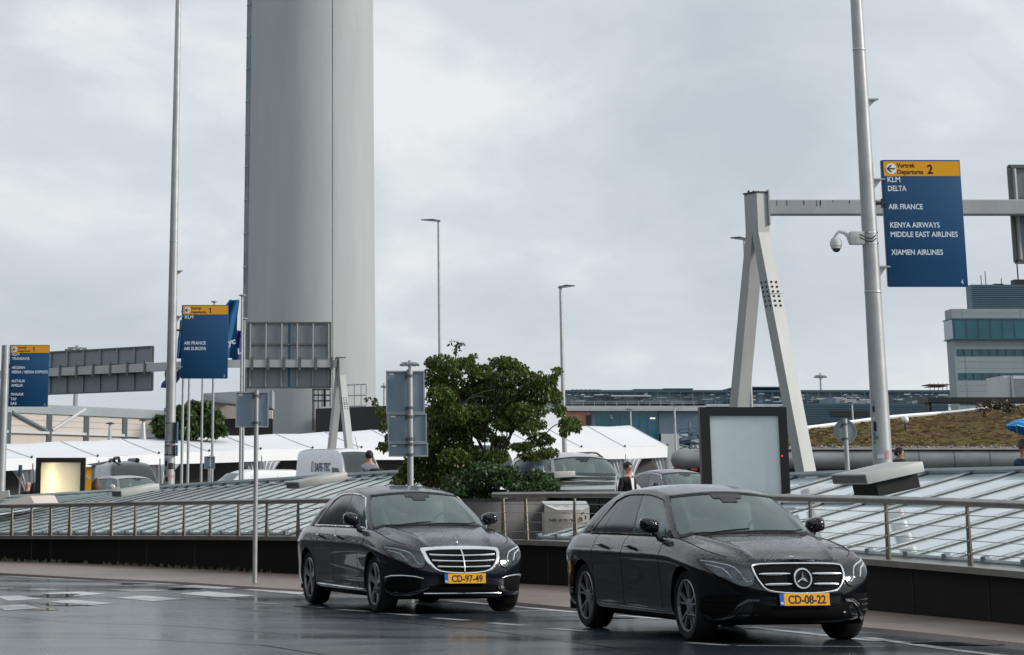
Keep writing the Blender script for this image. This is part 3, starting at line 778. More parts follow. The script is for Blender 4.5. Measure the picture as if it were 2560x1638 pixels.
    for y0, y1 in ((-.05, .58), (-.62, -.02)):
        pts = []
        for t in np.linspace(0, 1, 8):
            y = lerp(y0, y1, t); f = math.asin(min(1, abs(y)/.78)**(1.5)); g_ = gpos(('f', f), .03+.05*t); pts.append(Vector((g_.x+.02, y, g_.z+.02)))
        mb.tube(pts, .008, 5)
    mb.build('wiper', M['trim'], root, 50)
    return root
M['tail'] = pm('tail_red', (.09, .003, .005), .15)
# ------------------------------------------------------------------ the two waiting saloons
CAR1 = (4.244, 29.087, -1.3077); CAR2 = (1.204, 35.821, -1.2838)
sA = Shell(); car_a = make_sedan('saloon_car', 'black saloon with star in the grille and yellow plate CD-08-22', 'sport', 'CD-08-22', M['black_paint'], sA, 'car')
car_a.location = (CAR1[0], CAR1[1], 0); car_a.rotation_euler = (0, 0, CAR1[2])
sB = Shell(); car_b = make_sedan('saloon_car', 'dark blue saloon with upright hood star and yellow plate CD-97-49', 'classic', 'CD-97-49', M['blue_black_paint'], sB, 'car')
car_b.location = (CAR2[0], CAR2[1], 0); car_b.rotation_euler = (0, 0, CAR2[2])
# ------------------------------------------------------------------ setting materials
def wet_road(name, col, lo, hi, var=.35):
    m = bpy.data.materials.new(name); m.use_nodes = True; t = m.node_tree; b = t.nodes['Principled BSDF']
    c = N(t, 'ShaderNodeTexCoord'); mp_ = N(t, 'ShaderNodeMapping'); mp_.inputs['Rotation'].default_value = (0, 0, R(30)); mp_.inputs['Scale'].default_value = (.45, 1.0, 1)
    t.links.new(c.outputs['Object'], mp_.inputs[0])
    n1_ = N(t, 'ShaderNodeTexNoise'); n1_.inputs['Scale'].default_value = .40; n1_.inputs['Detail'].default_value = 6; n1_.inputs['Roughness'].default_value = .62; n1_.inputs['Distortion'].default_value = .6
    t.links.new(mp_.outputs[0], n1_.inputs['Vector'])
    q = N(t, 'ShaderNodeMapRange'); q.inputs[1].default_value = .40; q.inputs[2].default_value = .62; q.inputs[3].default_value = lo; q.inputs[4].default_value = hi
    t.links.new(n1_.outputs['Fac'], q.inputs[0]); t.links.new(q.outputs[0], b.inputs['Roughness'])
    n2_ = N(t, 'ShaderNodeTexNoise'); n2_.inputs['Scale'].default_value = 45; n2_.inputs['Detail'].default_value = 3; t.links.new(c.outputs['Object'], n2_.inputs['Vector'])
    r_ = N(t, 'ShaderNodeValToRGB'); r_.color_ramp.elements[0].position = .3; r_.color_ramp.elements[1].position = .75
    r_.color_ramp.elements[0].color = (*[x*(1-var) for x in col], 1); r_.color_ramp.elements[1].color = (*[x*(1+var) for x in col], 1)
    t.links.new(n2_.outputs['Fac'], r_.inputs[0]); t.links.new(r_.outputs[0], b.inputs['Base Color'])
    n3_ = N(t, 'ShaderNodeTexNoise'); n3_.inputs['Scale'].default_value = 1.6; n3_.inputs['Detail'].default_value = 5; t.links.new(mp_.outputs[0], n3_.inputs['Vector'])
    ad = N(t, 'ShaderNodeMath', operation='MULTIPLY_ADD'); ad.inputs[1].default_value = .12; t.links.new(n2_.outputs['Fac'], ad.inputs[0]); t.links.new(n3_.outputs['Fac'], ad.inputs[2])
    bp = N(t, 'ShaderNodeBump'); bp.inputs['Strength'].default_value = .04; bp.inputs['Distance'].default_value = .002
    t.links.new(ad.outputs[0], bp.inputs['Height']); t.links.new(bp.outputs[0], b.inputs['Normal'])
    return m
M['asphalt'] = wet_road('wet_asphalt', (.034, .043, .052), .13, .28)
M['line'] = wet_road('road_paint', (.52, .53, .54), .12, .4, .18)
M['paving'] = wet_road('wet_paving', (.21, .155, .138), .32, .55, .22)
M['soil'] = pm('far_ground', (.12, .125, .12), .8, var=.2, vs=.05)
M['court'] = pm('forecourt_paving', (.10, .10, .10), .5, var=.2, vs=.6)
M['parapet'] = pm('dark_cladding', (.005, .005, .0055), .6, spec=.18, var=.25, vs=1.2, stretch=(1, 1, .4), bump=.1, bs=6)
M['algae'] = pm('algae', (.13, .135, .085), .9, var=.7, vs=14)
M['steel'] = pm('brushed_steel', (.33, .33, .31), .38, .85, var=.15, vs=3)
M['post_steel'] = pm('weathered_steel', (.20, .185, .15), .5, .6, var=.25, vs=6)
M['pane'] = pm('roof_glass', (.57, .67, .70), .05, 0, 1.0, var=.16, vs=.35, stretch=(1,1,.3), bump=.015, bs=.8)
M['rafter'] = pm('rafter_grey', (.27, .325, .335), .32, .2, var=.15, vs=2)
M['gasket'] = pm('gasket', (.006, .010, .016), .6)
M['capstone'] = pm('cap_grey', (.40, .41, .40), .45, var=.14, vs=1.6)
M['capend'] = pm('cap_end', (.10, .11, .115), .5)
M['dark_gap'] = pm('dark_gap', (.008, .008, .008), .8)
M['galv'] = pm('galvanised', (.42, .44, .45), .42, .55, var=.12, vs=3)
M['gantry'] = pm('gantry_paint', (.40, .42, .42), .5, .1, var=.12, vs=1.3, stretch=(1,1,.25))
M['signback'] = pm('sign_back', (.21, .245, .265), .55, .1, var=.08, vs=4)
M['signblue'] = pm('sign_back_blue', (.20, .28, .35), .5, .1, var=.08, vs=3)
M['rib'] = pm('sign_rib', (.11, .125, .125), .5, .2)
M['blue'] = pm('sign_blue', (.0, .058, .165), .42, var=.05, vs=2)
M['edge_blue'] = pm('sign_edge', (.0, .055, .10), .4)
M['yellow'] = pm('sign_yellow', (.78, .36, .0), .42)
M['bolt'] = pm('bolt_dark', (.04, .042, .045), .5, .4)
M['tent'] = pm('tent_canvas', (.78, .80, .83), .6, var=.04, vs=.3)
M['curtain'] = pm('tent_curtain', (.72, .74, .76), .6, var=.1, vs=3, stretch=(1,1,.1))
M['tower'] = pm('tower_concrete', (.36, .392, .402), .75, var=.05, vs=.7, stretch=(1.2,1.2,.16), bump=.06, bs=3)
M['beige'] = pm('beige_panel', (.52, .47, .43), .7, var=.04, vs=.4)
M['blueframe'] = pm('frame_bluegrey', (.16, .20, .22), .5)
M['palewhite'] = pm('white_wall', (.50, .53, .54), .7, var=.06, vs=.5)
M['bluewall'] = pm('bluegrey_wall', (.115, .165, .225), .6, var=.06, vs=.5)
M['tealwall'] = pm('teal_cladding', (.032, .095, .13), .5, var=.10, vs=.4)
M['tealglass'] = pm('teal_glass', (.01, .105, .145), .08, 0, .6, var=.25, vs=.22, detail=1)
M['greyconc'] = pm('grey_concrete', (.27, .315, .33), .75, var=.08, vs=.4)
M['plant'] = pm('roof_plant', (.27, .34, .38), .5, .2, var=.3, vs=.6)
M['plantlight'] = pm('roof_plant_light', (.46, .53, .57), .5, .2, var=.2, vs=.6)
M['rust'] = pm('rust_steel', (.14, .075, .07), .7)
M['orange'] = pm('hoarding_orange', (.40, .20, .15), .7)
M['blackwall'] = pm('black_cladding', (.013, .013, .014), .6, var=.2, vs=1)
M['pipe'] = pm('pipe_metal', (.27, .29, .295), .42, .3, var=.28, vs=1.3, stretch=(.6,1,1))
M['lightframe'] = pm('lightbox_frame', (.008, .0085, .009), .45)
M['panel'] = pm('blank_panel', (.64, .71, .72), .12, 0, .6, var=.06, vs=1.2)
M['bark'] = pm('bark', (.035, .028, .022), .9, var=.3, vs=9)
M['planter'] = pm('planter_concrete', (.17, .17, .165), .8, var=.2, vs=2, stretch=(1,1,.3))
M['box_white'] = pm('carton_white', (.70, .70, .68), .5, var=.04, vs=3)
M['box_cream'] = pm('carton_cream', (.50, .46, .41), .6)
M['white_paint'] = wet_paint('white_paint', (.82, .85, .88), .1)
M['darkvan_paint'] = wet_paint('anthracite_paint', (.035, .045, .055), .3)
M['cloth_grey'] = pm('cloth_grey', (.22, .25, .29), .9, var=.1, vs=8)
M['cloth_black'] = pm('cloth_black', (.008, .008, .010), .8)
M['cloth_navy'] = pm('cloth_navy', (.012, .016, .028), .85)
M['cloth_white'] = pm('cloth_white', (.75, .75, .75), .8)
M['cloth_olive'] = pm('cloth_olive', (.030, .032, .018), .9)
M['hair_dark'] = pm('hair_dark', (.010, .007, .006), .6)
M['hair_brown'] = pm('hair_brown', (.085, .042, .024), .55, var=.4, vs=30, stretch=(4,4,.5))
M['hat'] = pm('hat_felt', (.16, .125, .10), .9)
def leafmat(name, a, b, tr=.35):
    m = bpy.data.materials.new(name); m.use_nodes = True; t = m.node_tree; p = t.nodes['Principled BSDF']; o = t.nodes['Material Output']
    g = N(t, 'ShaderNodeNewGeometry'); r_ = N(t, 'ShaderNodeValToRGB')
    r_.color_ramp.elements[0].color = (*a, 1); r_.color_ramp.elements[1].color = (*b, 1)
    t.links.new(g.outputs['Random Per Island'], r_.inputs[0]); t.links.new(r_.outputs[0], p.inputs['Base Color']); p.inputs['Roughness'].default_value = .45
    tl = N(t, 'ShaderNodeBsdfTranslucent'); t.links.new(r_.outputs[0], tl.inputs[0]); mx = N(t, 'ShaderNodeMixShader'); mx.inputs[0].default_value = tr
    t.links.new(p.outputs[0], mx.inputs[1]); t.links.new(tl.outputs[0], mx.inputs[2]); t.links.new(mx.outputs[0], o.inputs[0])
    return m
M['leaf'] = leafmat('leaf_green', (.034, .062, .010), (.125, .170, .026), .42)
M['leaf_dark'] = leafmat('leaf_dark', (.018, .045, .010), (.060, .115, .022), .3)
M['ivy'] = leafmat('ivy_leaf', (.012, .036, .010), (.050, .115, .026), .2)
# ------------------------------------------------------------------ wall line along the road
wbase = herm([(-300,1312),(-150,1318),(0,1325),(200,1331),(400,1341),(600,1352),(800,1362),(1000,1371),(1240,1381),(1500,1396),(1800,1420),(2055,1446),(2407,1481),(2700,1513),(2900,1536)])
wlip = herm([(-300,1262),(0,1263),(400,1264),(690,1266),(1000,1270),(1225,1275),(1500,1286),(1800,1302),(2055,1321),(2407,1350),(2900,1398)])
wrail = herm([(-300,1197),(0,1190),(200,1186),(400,1182),(600,1179),(800,1176),(1150,1164),(1450,1163),(1830,1170),(2100,1176),(2407,1187),(2900,1206)])
pave_e = herm([(-300,1338),(-150,1344),(0,1352),(216,1364),(409,1373),(650,1389),(1065,1410),(1354,1436),(1759,1466),(2041,1484),(2407,1522),(2700,1556),(2900,1582)])
def wpt(x, z=0.): p = gd(x, wbase(x)); return V(p.x, p.y, z)
def wnorm(x): d = wpt(x+8)-wpt(x-8); return V(-d.y, d.x, 0).normalized()      # points away from the road
def wlipz(x): return at(x, wlip(x), wpt(x).y).z
def wrailz(x): return at(x, wrail(x), wpt(x).y).z
GZ = .50                                                        # level of the forecourt behind the roofs
# ground sheets
mb = MB(); mb.add([(-3000,-400,-.03),(3000,-400,-.03),(3000,4000,-.03),(-3000,4000,-.03)], [(0,1,2,3)]); mb.build('ground', M['soil'], None, 0, kind='structure')
XS = list(np.linspace(-300, 2900, 65))
mb = MB(); rows = [[], []]
for x in XS:
    e = gd(x, pave_e(x)); rows[0].append(V(e.x, e.y, 0)); rows[1].append(V(e.x-2-max(0, 0)*.1, 5, 0) if False else V(lerp(-14, 12, (x+300)/3200), -2, 0))
mb.grid(rows)
# the carriageway goes on to both sides of the frame
a0 = rows[0][0]; mb.add([(-60,-2,0),(-14,-2,0),(a0.x,a0.y,0),(-34,85,0),(-60,85,0)], [(0,1,2,3,4)])
mb.build('road', M['asphalt'], None, 0, kind='structure')
mb = MB(); r0, r1, r2 = [], [], []
for x in XS:
    e = gd(x, pave_e(x)); w = wpt(x); d = (w-V(e.x, e.y, 0)).normalized()
    r0.append(V(e.x, e.y, -.02)); r1.append(V(e.x, e.y, 0)+d*.06+V(0,0,.035)); r2.append(w+wnorm(x)*.1+V(0,0,.05))
mb.grid([r0, r1, r2]); mb.build('pavement', M['paving'], None, 30, kind='structure')
mb = MB(); xx = XS
mb.add([wpt(x)+wnorm(x)*6.5+V(0,0,GZ) for x in xx]+[V(1200,20,GZ),V(1200,3000,GZ),V(-1200,3000,GZ),V(-1200,120,GZ)], [tuple(range(len(xx)+4))])
mb.build('forecourt', M['court'], None, 0, kind='structure')
# road markings, sheets 4 mm above the asphalt
mb = MB()
def zm(x, y, k, ox, oy): return ((ox+x/k)/K, (oy+y/k)/K)
def mark(pts, z=.004):
    q = [gd(a, b, z) for a, b in pts]; mb.add(q, [tuple(range(len(q)))])
def line(a, b, w):
    p, q = gd(*a, .004), gd(*b, .004); d = (q-p).normalized(); n = V(-d.y, d.x, 0)*w/2
    mb.add([p-n, q-n, q+n, p+n], [(0,1,2,3)])
for q in ([(-40,935),(150,930),(330,955),(60,968)], [(310,912),(600,900),(800,915),(560,935)], [(-50,1010),(180,995),(310,1025),(40,1040)],
          [(370,975),(560,962),(870,988),(620,1005)], [(860,945),(1080,930),(1400,955),(1150,972)], [(1340,915),(1560,898),(1930,930),(1690,945)],
          [(1830,885),(2080,870),(2310,893),(2270,922)], [(1230,865),(1480,850),(1900,868),(1650,880)], [(780,885),(1080,878),(1330,890),(1000,900)],
          [(-60,872),(90,868),(140,874),(20,880)], [(120,880),(330,878),(520,886),(320,892)]):
    mark([zm(x, y, 3.009, 0, 1180) for x, y in q])
for a, b in (((0,781),(690,818)), ((780,818),(1310,845))): line(zm(*a, 3.009, 0, 1180), zm(*b, 3.009, 0, 1180), .13)
for a, b in (((1600,952),(1800,968)), ((1910,983),(2110,995)), ((2220,1010),(2420,1022))): line(zm(*a, 3.009, 0, 1180), zm(*b, 3.009, 0, 1180), .12)
for a, b in (((275,379),(450,389)), ((585,402),(790,416)), ((880,426),(1110,443)), ((1250,461),(1480,478)), ((1640,496),(1880,514)), ((2050,534),(2320,554))): line(zm(*a, 2.799, 640, 1380), zm(*b, 2.799, 640, 1380), .15)
line(zm(0, 322, 2.799, 640, 1380), zm(760, 320, 2.799, 640, 1380), .10)
line(zm(1000, 422, 2.799, 640, 1380), zm(2100, 411, 2.799, 640, 1380), .10)
line(zm(1380, 342, 2.799, 640, 1380), zm(2240, 421, 2.799, 640, 1380), .16)
line(zm(1440, 1136, 2.9354, 1380, 1180), zm(2407, 1242, 2.9354, 1380, 1180), .16); line((2036,1498), (2230,1526), .16); line((2230,1526), (2420,1549), .14)
line(zm(1000, 1252, 2.9354, 1380, 1180), zm(1330, 1274, 2.9354, 1380, 1180), .14); line(zm(1280, 1272, 2.9354, 1380, 1180), zm(2440, 1283, 2.9354, 1380, 1180), .10)
line(zm(500, 1052, 2.9354, 1380, 1180), zm(800, 1078, 2.9354, 1380, 1180), .12)
mb.build('road_marking', M['line'], None, 0, kind='structure')
mb = MB()
M['tar'] = pm('tar_seam', (.012, .012, .013), .22, spec=.4)
def seam(pts, w):
    P_ = [gd(a, b, .0045) for a, b in pts]
    for p, q in zip(P_[:-1], P_[1:]):
        d = (q-p).normalized(); n = V(-d.y, d.x, 0)*w/2; mb.add([p-n, q-n, q+n, p+n], [(0,1,2,3)])
seam([(-60,1442),(160,1462),(420,1470),(700,1492)], .035); seam([(-60,1496),(300,1500),(620,1516),(900,1560)], .04); seam([(560,1432),(820,1452),(1120,1478),(1500,1530)], .035);
mb.build('tar_seam', M['tar'], None, 0, kind='structure')
M['puddle'] = pm('puddle_water', (.012, .014, .016), .07, spec=.5)
mb = MB(); rnd = random.Random(14)                              # standing water in the gutter and dips
for cx_, cy_, w_, h_ in ((130,1400,70,3.0),(150,1421,62,2.4),(105,1432,40,1.6),(430,1384,34,2.2),(570,1379,40,1.8),(310,1372,26,1.4),(1010,1414,50,1.8),(2260,1512,150,3.2),(1420,1452,60,1.8)):
    P_ = []
    for k in range(28):
        a = 2*math.pi*k/28; f = 1+.32*math.sin(a*2+cx_)+.22*math.sin(a*3+cy_)+.12*math.sin(a*7+cx_*2); P_.append(gd(cx_+w_*f*math.cos(a), cy_+h_*f*math.sin(a), .006))
    mb.add(P_, [tuple(range(28))])
mb.build('puddle', M['puddle'], None, 0, kind='structure')
# ------------------------------------------------------------------ parapet wall
def strip_wall(name, xs, zf0, zf1, o0, o1, mat, parent):
    mb = MB(); A = [[], [], [], []]
    for x in xs:
        p = wpt(x); n = wnorm(x); a, b = p+n*o0, p+n*o1; z0, z1 = zf0(x), zf1(x)
        for k, q in enumerate((V(a.x,a.y,z0), V(a.x,a.y,z1), V(b.x,b.y,z1), V(b.x,b.y,z0))): A[k].append(q)
    mb.grid(A+[A[0]]); n_ = len(xs); b0 = 0
    mb.f.append((0, n_, 2*n_, 3*n_)); mb.f.append((n_-1, 2*n_-1, 3*n_-1, 4*n_-1)[::-1])
    return mb.build(name, mat, parent, 40, weld=.0005)
pw = thing('parapet_wall', 'low black wall with a steel lip along the wet road', 'wall', wpt(1100))
strip_wall('wall_panel', XS, lambda x: -.05, lambda x: wlipz(x)-.035, 0, .3, M['parapet'], pw)
strip_wall('coping', XS, lambda x: wlipz(x)-.034, lambda x: wlipz(x)+.035, -.09, .34, M['steel'], pw)
mb = MB()                                                       # joints and algae at the wall's foot
for x in (74,119,170,223,279,345,458,595): 
    p, n = wpt(x), wnorm(x); d = V(n.y, -n.x, 0); mb.obox(p-n*.004+V(0,0,.26), d*.011, n*.003, V(0,0,.25))
for x in (880,1010,1130,1290,1420,1580,1760,1960,2150,2330):
    p, n = wpt(x), wnorm(x); d = V(n.y, -n.x, 0); mb.obox(p-n*.003+V(0,0,.26), d*.006, n*.003, V(0,0,.25))
mb.build('panel_joint', pm('joint_lime', (.035, .036, .028), .9, var=.5, vs=7), pw, 0)
mb = MB(); rnd = random.Random(5)
for x0_, x1_, dens in ((-20, 460, 700), (460, 640, 120)):
    for _ in range(dens):
        x = rnd.uniform(x0_, x1_)
        if math.sin(x*.32)+.5*math.sin(x*.11) < rnd.uniform(-.9, .9): continue
        p, n = wpt(x), wnorm(x); d = V(n.y, -n.x, 0); h = rnd.uniform(.015, .11)*rnd.random()**.8; w = rnd.uniform(.015, .07)*(1-h*4)
        q = p-n*.005+V(0,0,.05); mb.add([q-d*w, q+d*w, q+d*w*.7+V(0,0,h*.6), q+d*w*.1+V(0,0,h), q-d*w*.6+V(0,0,h*.5)], [(0,1,2,3,4)])
mb.build('algae_stain', M['algae'], pw, 0)
# ------------------------------------------------------------------ railings on the coping
def railing(label, x0, x1, posts):
    r = thing('railing', label, 'railing', wpt((x0+x1)/2), 'railings on the low wall')
    off = .12
    def rp(x, z): p = wpt(x)+wnorm(x)*off; return V(p.x, p.y, z)
    xs = list(np.linspace(x0, x1, max(6, int((x1-x0)/50))))
    mb = MB(); mb.tube([rp(x, wrailz(x)) for x in xs], .047, 10); mb.build('handrail', M['steel'], r, 50)
    for x in posts:
        p, n = rp(x, 0), wnorm(x); d = V(n.y, -n.x, 0); z0, z1 = wlipz(x)+.03, wrailz(x)-.035
        mb = MB(); a = []
        for z, w in ((z0,.068),(z1,.026)):
            a.append([p+V(0,0,z)+sx*d*w*.5*1.6+sy*n*.012 for sx, sy in ((-1,-1),(1,-1),(1,1),(-1,1))])
        mb.add(a[0]+a[1], [(0,3,2,1),(4,5,6,7),(0,1,5,4),(1,2,6,5),(2,3,7,6),(3,0,4,7)])
        po = mb.build('post', M['post_steel'], r, 0)
        mb = MB()
        for f in (.2,.42,.64,.84): mb.lathe([(.001,.006),(.010,.005),(.012,0)], 8, p-n*.012+V(0,0,lerp(z0, z1, f)), -n)
        mb.build('rivet', M['chrome'], po, 40)
    for f in (.2,.42,.64,.84):
        mb = MB(); mb.tube([rp(x, lerp(wlipz(x)+.03, wrailz(x)-.035, f)) for x in xs], .0045, 4); mb.build('wire', M['steel'], r, 0)
    return r
railing('steel railing with tapered posts and wires, on the wall left of the saloons', -120, 800, [-80,-32,13,59,105,150,197,247,302,358,417,479,545,612,686,762])
railing('steel railing with tapered posts passing behind the saloon with star grille', 1150, 2620, [1172,1225,1340,1462,1595,1740,1895,2075,2268,2475])
# ------------------------------------------------------------------ glass roofs
def Ept(x): p = wpt(x)+wnorm(x)*.50; return V(p.x, p.y, wlipz(x)+.05)
def glass_roof(label, tab, bars, trans):
    fx = herm([(a, b) for a, b, c, d in tab]); fy = herm([(a, c) for a, b, c, d in tab]); fd = herm([(a, d) for a, b, c, d in tab])
    def T(x): e = Ept(x); return at(fx(x), fy(x), e.y+fd(x))
    r = thing('glass_roof', label, 'roof', Ept(bars[len(bars)//2]), 'glass roofs behind the railing')
    mb = MB()
    for i in range(len(bars)-1):
        for j in range(6):
            q = []
            for b, t in ((bars[i], j/6), (bars[i+1], j/6), (bars[i+1], (j+1)/6), (bars[i], (j+1)/6)): q.append(lerp(Ept(b), T(b), t))
            mb.add(q, [(0,1,2,3)])
    mb.build('glazing', M['pane'], r, 30, weld=.0005)
    g = MB(); cl = MB()
    for b in bars:
        e, t = Ept(b), T(b); up = V(0,0,1); d = (t-e).normalized(); s_ = d.cross(up).normalized()
        mb = MB(); mb.bar(e-d*.02+up*.028, t+up*.024, .060, .020); mb.build('rafter', M['rafter'], r, 0)
        g.bar(e+up*.009+s_*.042, t+up*.010+s_*.046, .022, .014)
        cl.obox(e+up*.05-d*.05, d*.04, s_*.035, up*.035)
    g.build('sealing_strip', M['gasket'], r, 0); cl.build('clamp', M['blueframe'], r, 0)
    for tr in trans:
        mb = MB(); mb.tube([lerp(Ept(b), T(b), tr)+V(0,0,.02) for b in bars], .02, 4); mb.build('transom', M['rafter'], r, 0)
    mb = MB(); mb.tube([T(b)+V(0,0,.05) for b in bars], .05, 6); mb.build('ridge_bar', M['rafter'], r, 40)
    mb = MB(); mb.tube([Ept(b)+V(0,0,.02)-wnorm(b)*.05 for b in bars], .028, 6); mb.build('eave_bar', M['rafter'], r, 40)
    mb = MB(); mb.grid([[Ept(b)-wnorm(b)*.18+V(0,0,-.045) for b in bars], [Ept(b)+V(0,0,-.01) for b in bars]]); mb.build('gutter', M['capstone'], r, 0)
    # closed sides and back down to the deck
    mb = MB()
    for b in (bars[0], bars[-1]):
        e, t = Ept(b), T(b); mb.add([e-V(0,0,.02), t-V(0,0,.02), V(t.x, t.y, 0), V(e.x, e.y, 0)], [(0,1,2,3)])
    mb.grid([[T(b)+V(0,0,-.01) for b in bars], [V(T(b).x, T(b).y, .3) for b in bars]]); mb.build('end_wall', M['blueframe'], r, 0)
    return r, T
tabL = [(-700,-100,1180,2.6),(-505,164,1166,2.5),(-250,330,1154,2.5),(0,505,1142,2.5),(200,690,1131,2.6),(345,830,1122,2.7),(520,1000,1113,2.8),(690,1180,1106,3.0)]
barsL = list(np.arange(-640, 640, 37.0))
roofL, TL = glass_roof('long sloping glass roof with close grey bars, behind the railing left of the saloons', tabL, barsL, (.93,))
tabR = [(1060,1600,1140,2.6),(1225,1777,1128,2.7),(1400,2000,1119,2.8),(1640,2307,1113,3.0),(2075,2868,1104,3.4),(2407,3348,1096,3.8),(2900,4000,1090,4.2)]
barsR = [1215,1257,1300,1378,1458,1540,1622,1706,1792,1880,1968,2057,2147,2238,2330,2424,2520,2620,2725,2830]
roofR, TR = glass_roof('sloping glass roof with wide panes, behind the saloon with star grille', tabR, barsR, (.55,))
# flat caps that sit on the roofs
def vent(label, px, Y, d, w, l, h, base=True):
    p = at(*px, Y); d = Vector(d).normalized(); s_ = V(d.y, -d.x, 0).normalized(); up = s_.cross(d)
    if up.z < 0: up = -up
    t = thing('roof_vent', label, 'vent', p, 'flat caps on the glass roofs')
    mb = MB(); mb.obox(p+d*l/2, d*l/2, s_*w/2, up*h/2); mb.build('cap', M['capstone'], t, 30, bevel=.012)
    mb = MB(); mb.obox(p+d*.004-d*.008, d*.005, s_*(w/2-.02), up*(h/2-.02)); mb.build('cap_end', M['capend'], t, 0)
    if not base: return
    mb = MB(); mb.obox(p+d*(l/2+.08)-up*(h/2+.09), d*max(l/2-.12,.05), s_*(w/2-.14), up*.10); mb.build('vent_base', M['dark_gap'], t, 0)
vent('wide grey concrete cap on the wide-pane roof beneath the camera mast', (1996,1127), 37.5, (.93,.30,.185), .95, .86, .13)
vent('narrow grey cap on the long roof beside the dark van', (274,1161), 56.5, (.83,.5,.16), .42, .85, .12, False)
vent('narrow grey cap on the long roof below the white lettered van', (688,1141), 51.0, (.83,.5,.16), .46, 1.02, .12, False)
vent('pale short cap in front of the silver off-roader', (1290,1117), 50, (.95,.3,.05), .5, .40, .10, False)
# ------------------------------------------------------------------ middle lantern roof behind the bin
t = thing('skylight', 'pale sloping skylight with dark glazed front behind the recycling bin', 'skylight', at(1380,1200,50))
a, b, c, d = at(1285,1152,48.5), at(1446,1150,46.5), at(1450,1116,50.5), at(1330,1112,51.5)
mb = MB(); mb.add([a, b, c, d]+[p-V(0,0,.07) for p in (a, b, c, d)], [(0,1,2,3),(4,7,6,5),(0,4,5,1),(1,5,6,2),(2,6,7,3),(3,7,4,0)]); mb.build('roof_panel', M['capstone'], t, 0)
mb = MB()
for f in (.3,.62,.9): mb.bar(lerp(a, d, f)+V(0,0,.02), lerp(b, c, f)+V(0,0,.02), .05, .05)
mb.build('roof_bar', M['rafter'], t, 0)
mb = MB(); mb.add([a-V(0,0,.08), b-V(0,0,.08), V(b.x,b.y,0), V(a.x,a.y,0)], [(0,1,2,3)])
mb.add([b-V(0,0,.08), c-V(0,0,.08), V(c.x,c.y,0), V(b.x,b.y,0)], [(0,1,2,3)]); mb.build('front_glazing', pm('dark_green_glass', (.004, .02, .016), .12), t, 0)
mb = MB()
for f in (.25,.5,.75): p = lerp(a, b, f); mb.box(p.x-.015, p.x+.015, p.y-.03, p.y, 0, p.z-.1)
mb.build('mullion', M['gasket'], t, 0)
# ------------------------------------------------------------------ sign masts and airline boards
def px2m(Y): return Y/6749.0
def mast(label, xt, yt, xb, yb, rt, rb, Y, stickers=False, extra=None):
    b, t_ = at(xb, yb, Y), at(xt, yt, Y); z1 = t_.z; x = b.x
    r = thing('sign_mast', label, 'mast', (x, Y, GZ), 'tapered sign masts'); mb = MB()
    mb.lathe([(rb,0),(rb,.5)]+[(lerp(rb, rt, f), lerp(.5, z1-GZ, f)) for f in (.25,.5,.75,1)], 26, (x, Y, GZ)); mb.build('pole', M['galv'], r, 50)
    mb = MB(); mb.lathe([(rb+.12,0),(rb+.12,.03),(rb,.035)], 20, (x, Y, GZ)); mb.build('base_plate', M['galv'], r, 30)
    def rad(z): return lerp(rb, rt, max(0, (z-GZ-.5)/(z1-GZ-.5)))
    return r, x, Y, rad
def sticker(parent, x, Y, rad, ang, z, w, h, mat):
    r = rad(z)+.003; mb = MB(); n = 5; rows = []
    for k in range(n+1):
        a = ang+(k/n-.5)*w/r; rows.append([V(x+r*math.sin(a), Y-r*math.cos(a), z), V(x+r*math.sin(a), Y-r*math.cos(a), z+h)])
    mb.grid(rows); return mb.build('sticker', mat, parent, 0)
def build_header(mb, hd):
    mb.build('header_lettering', M['ink'], hd, 0)
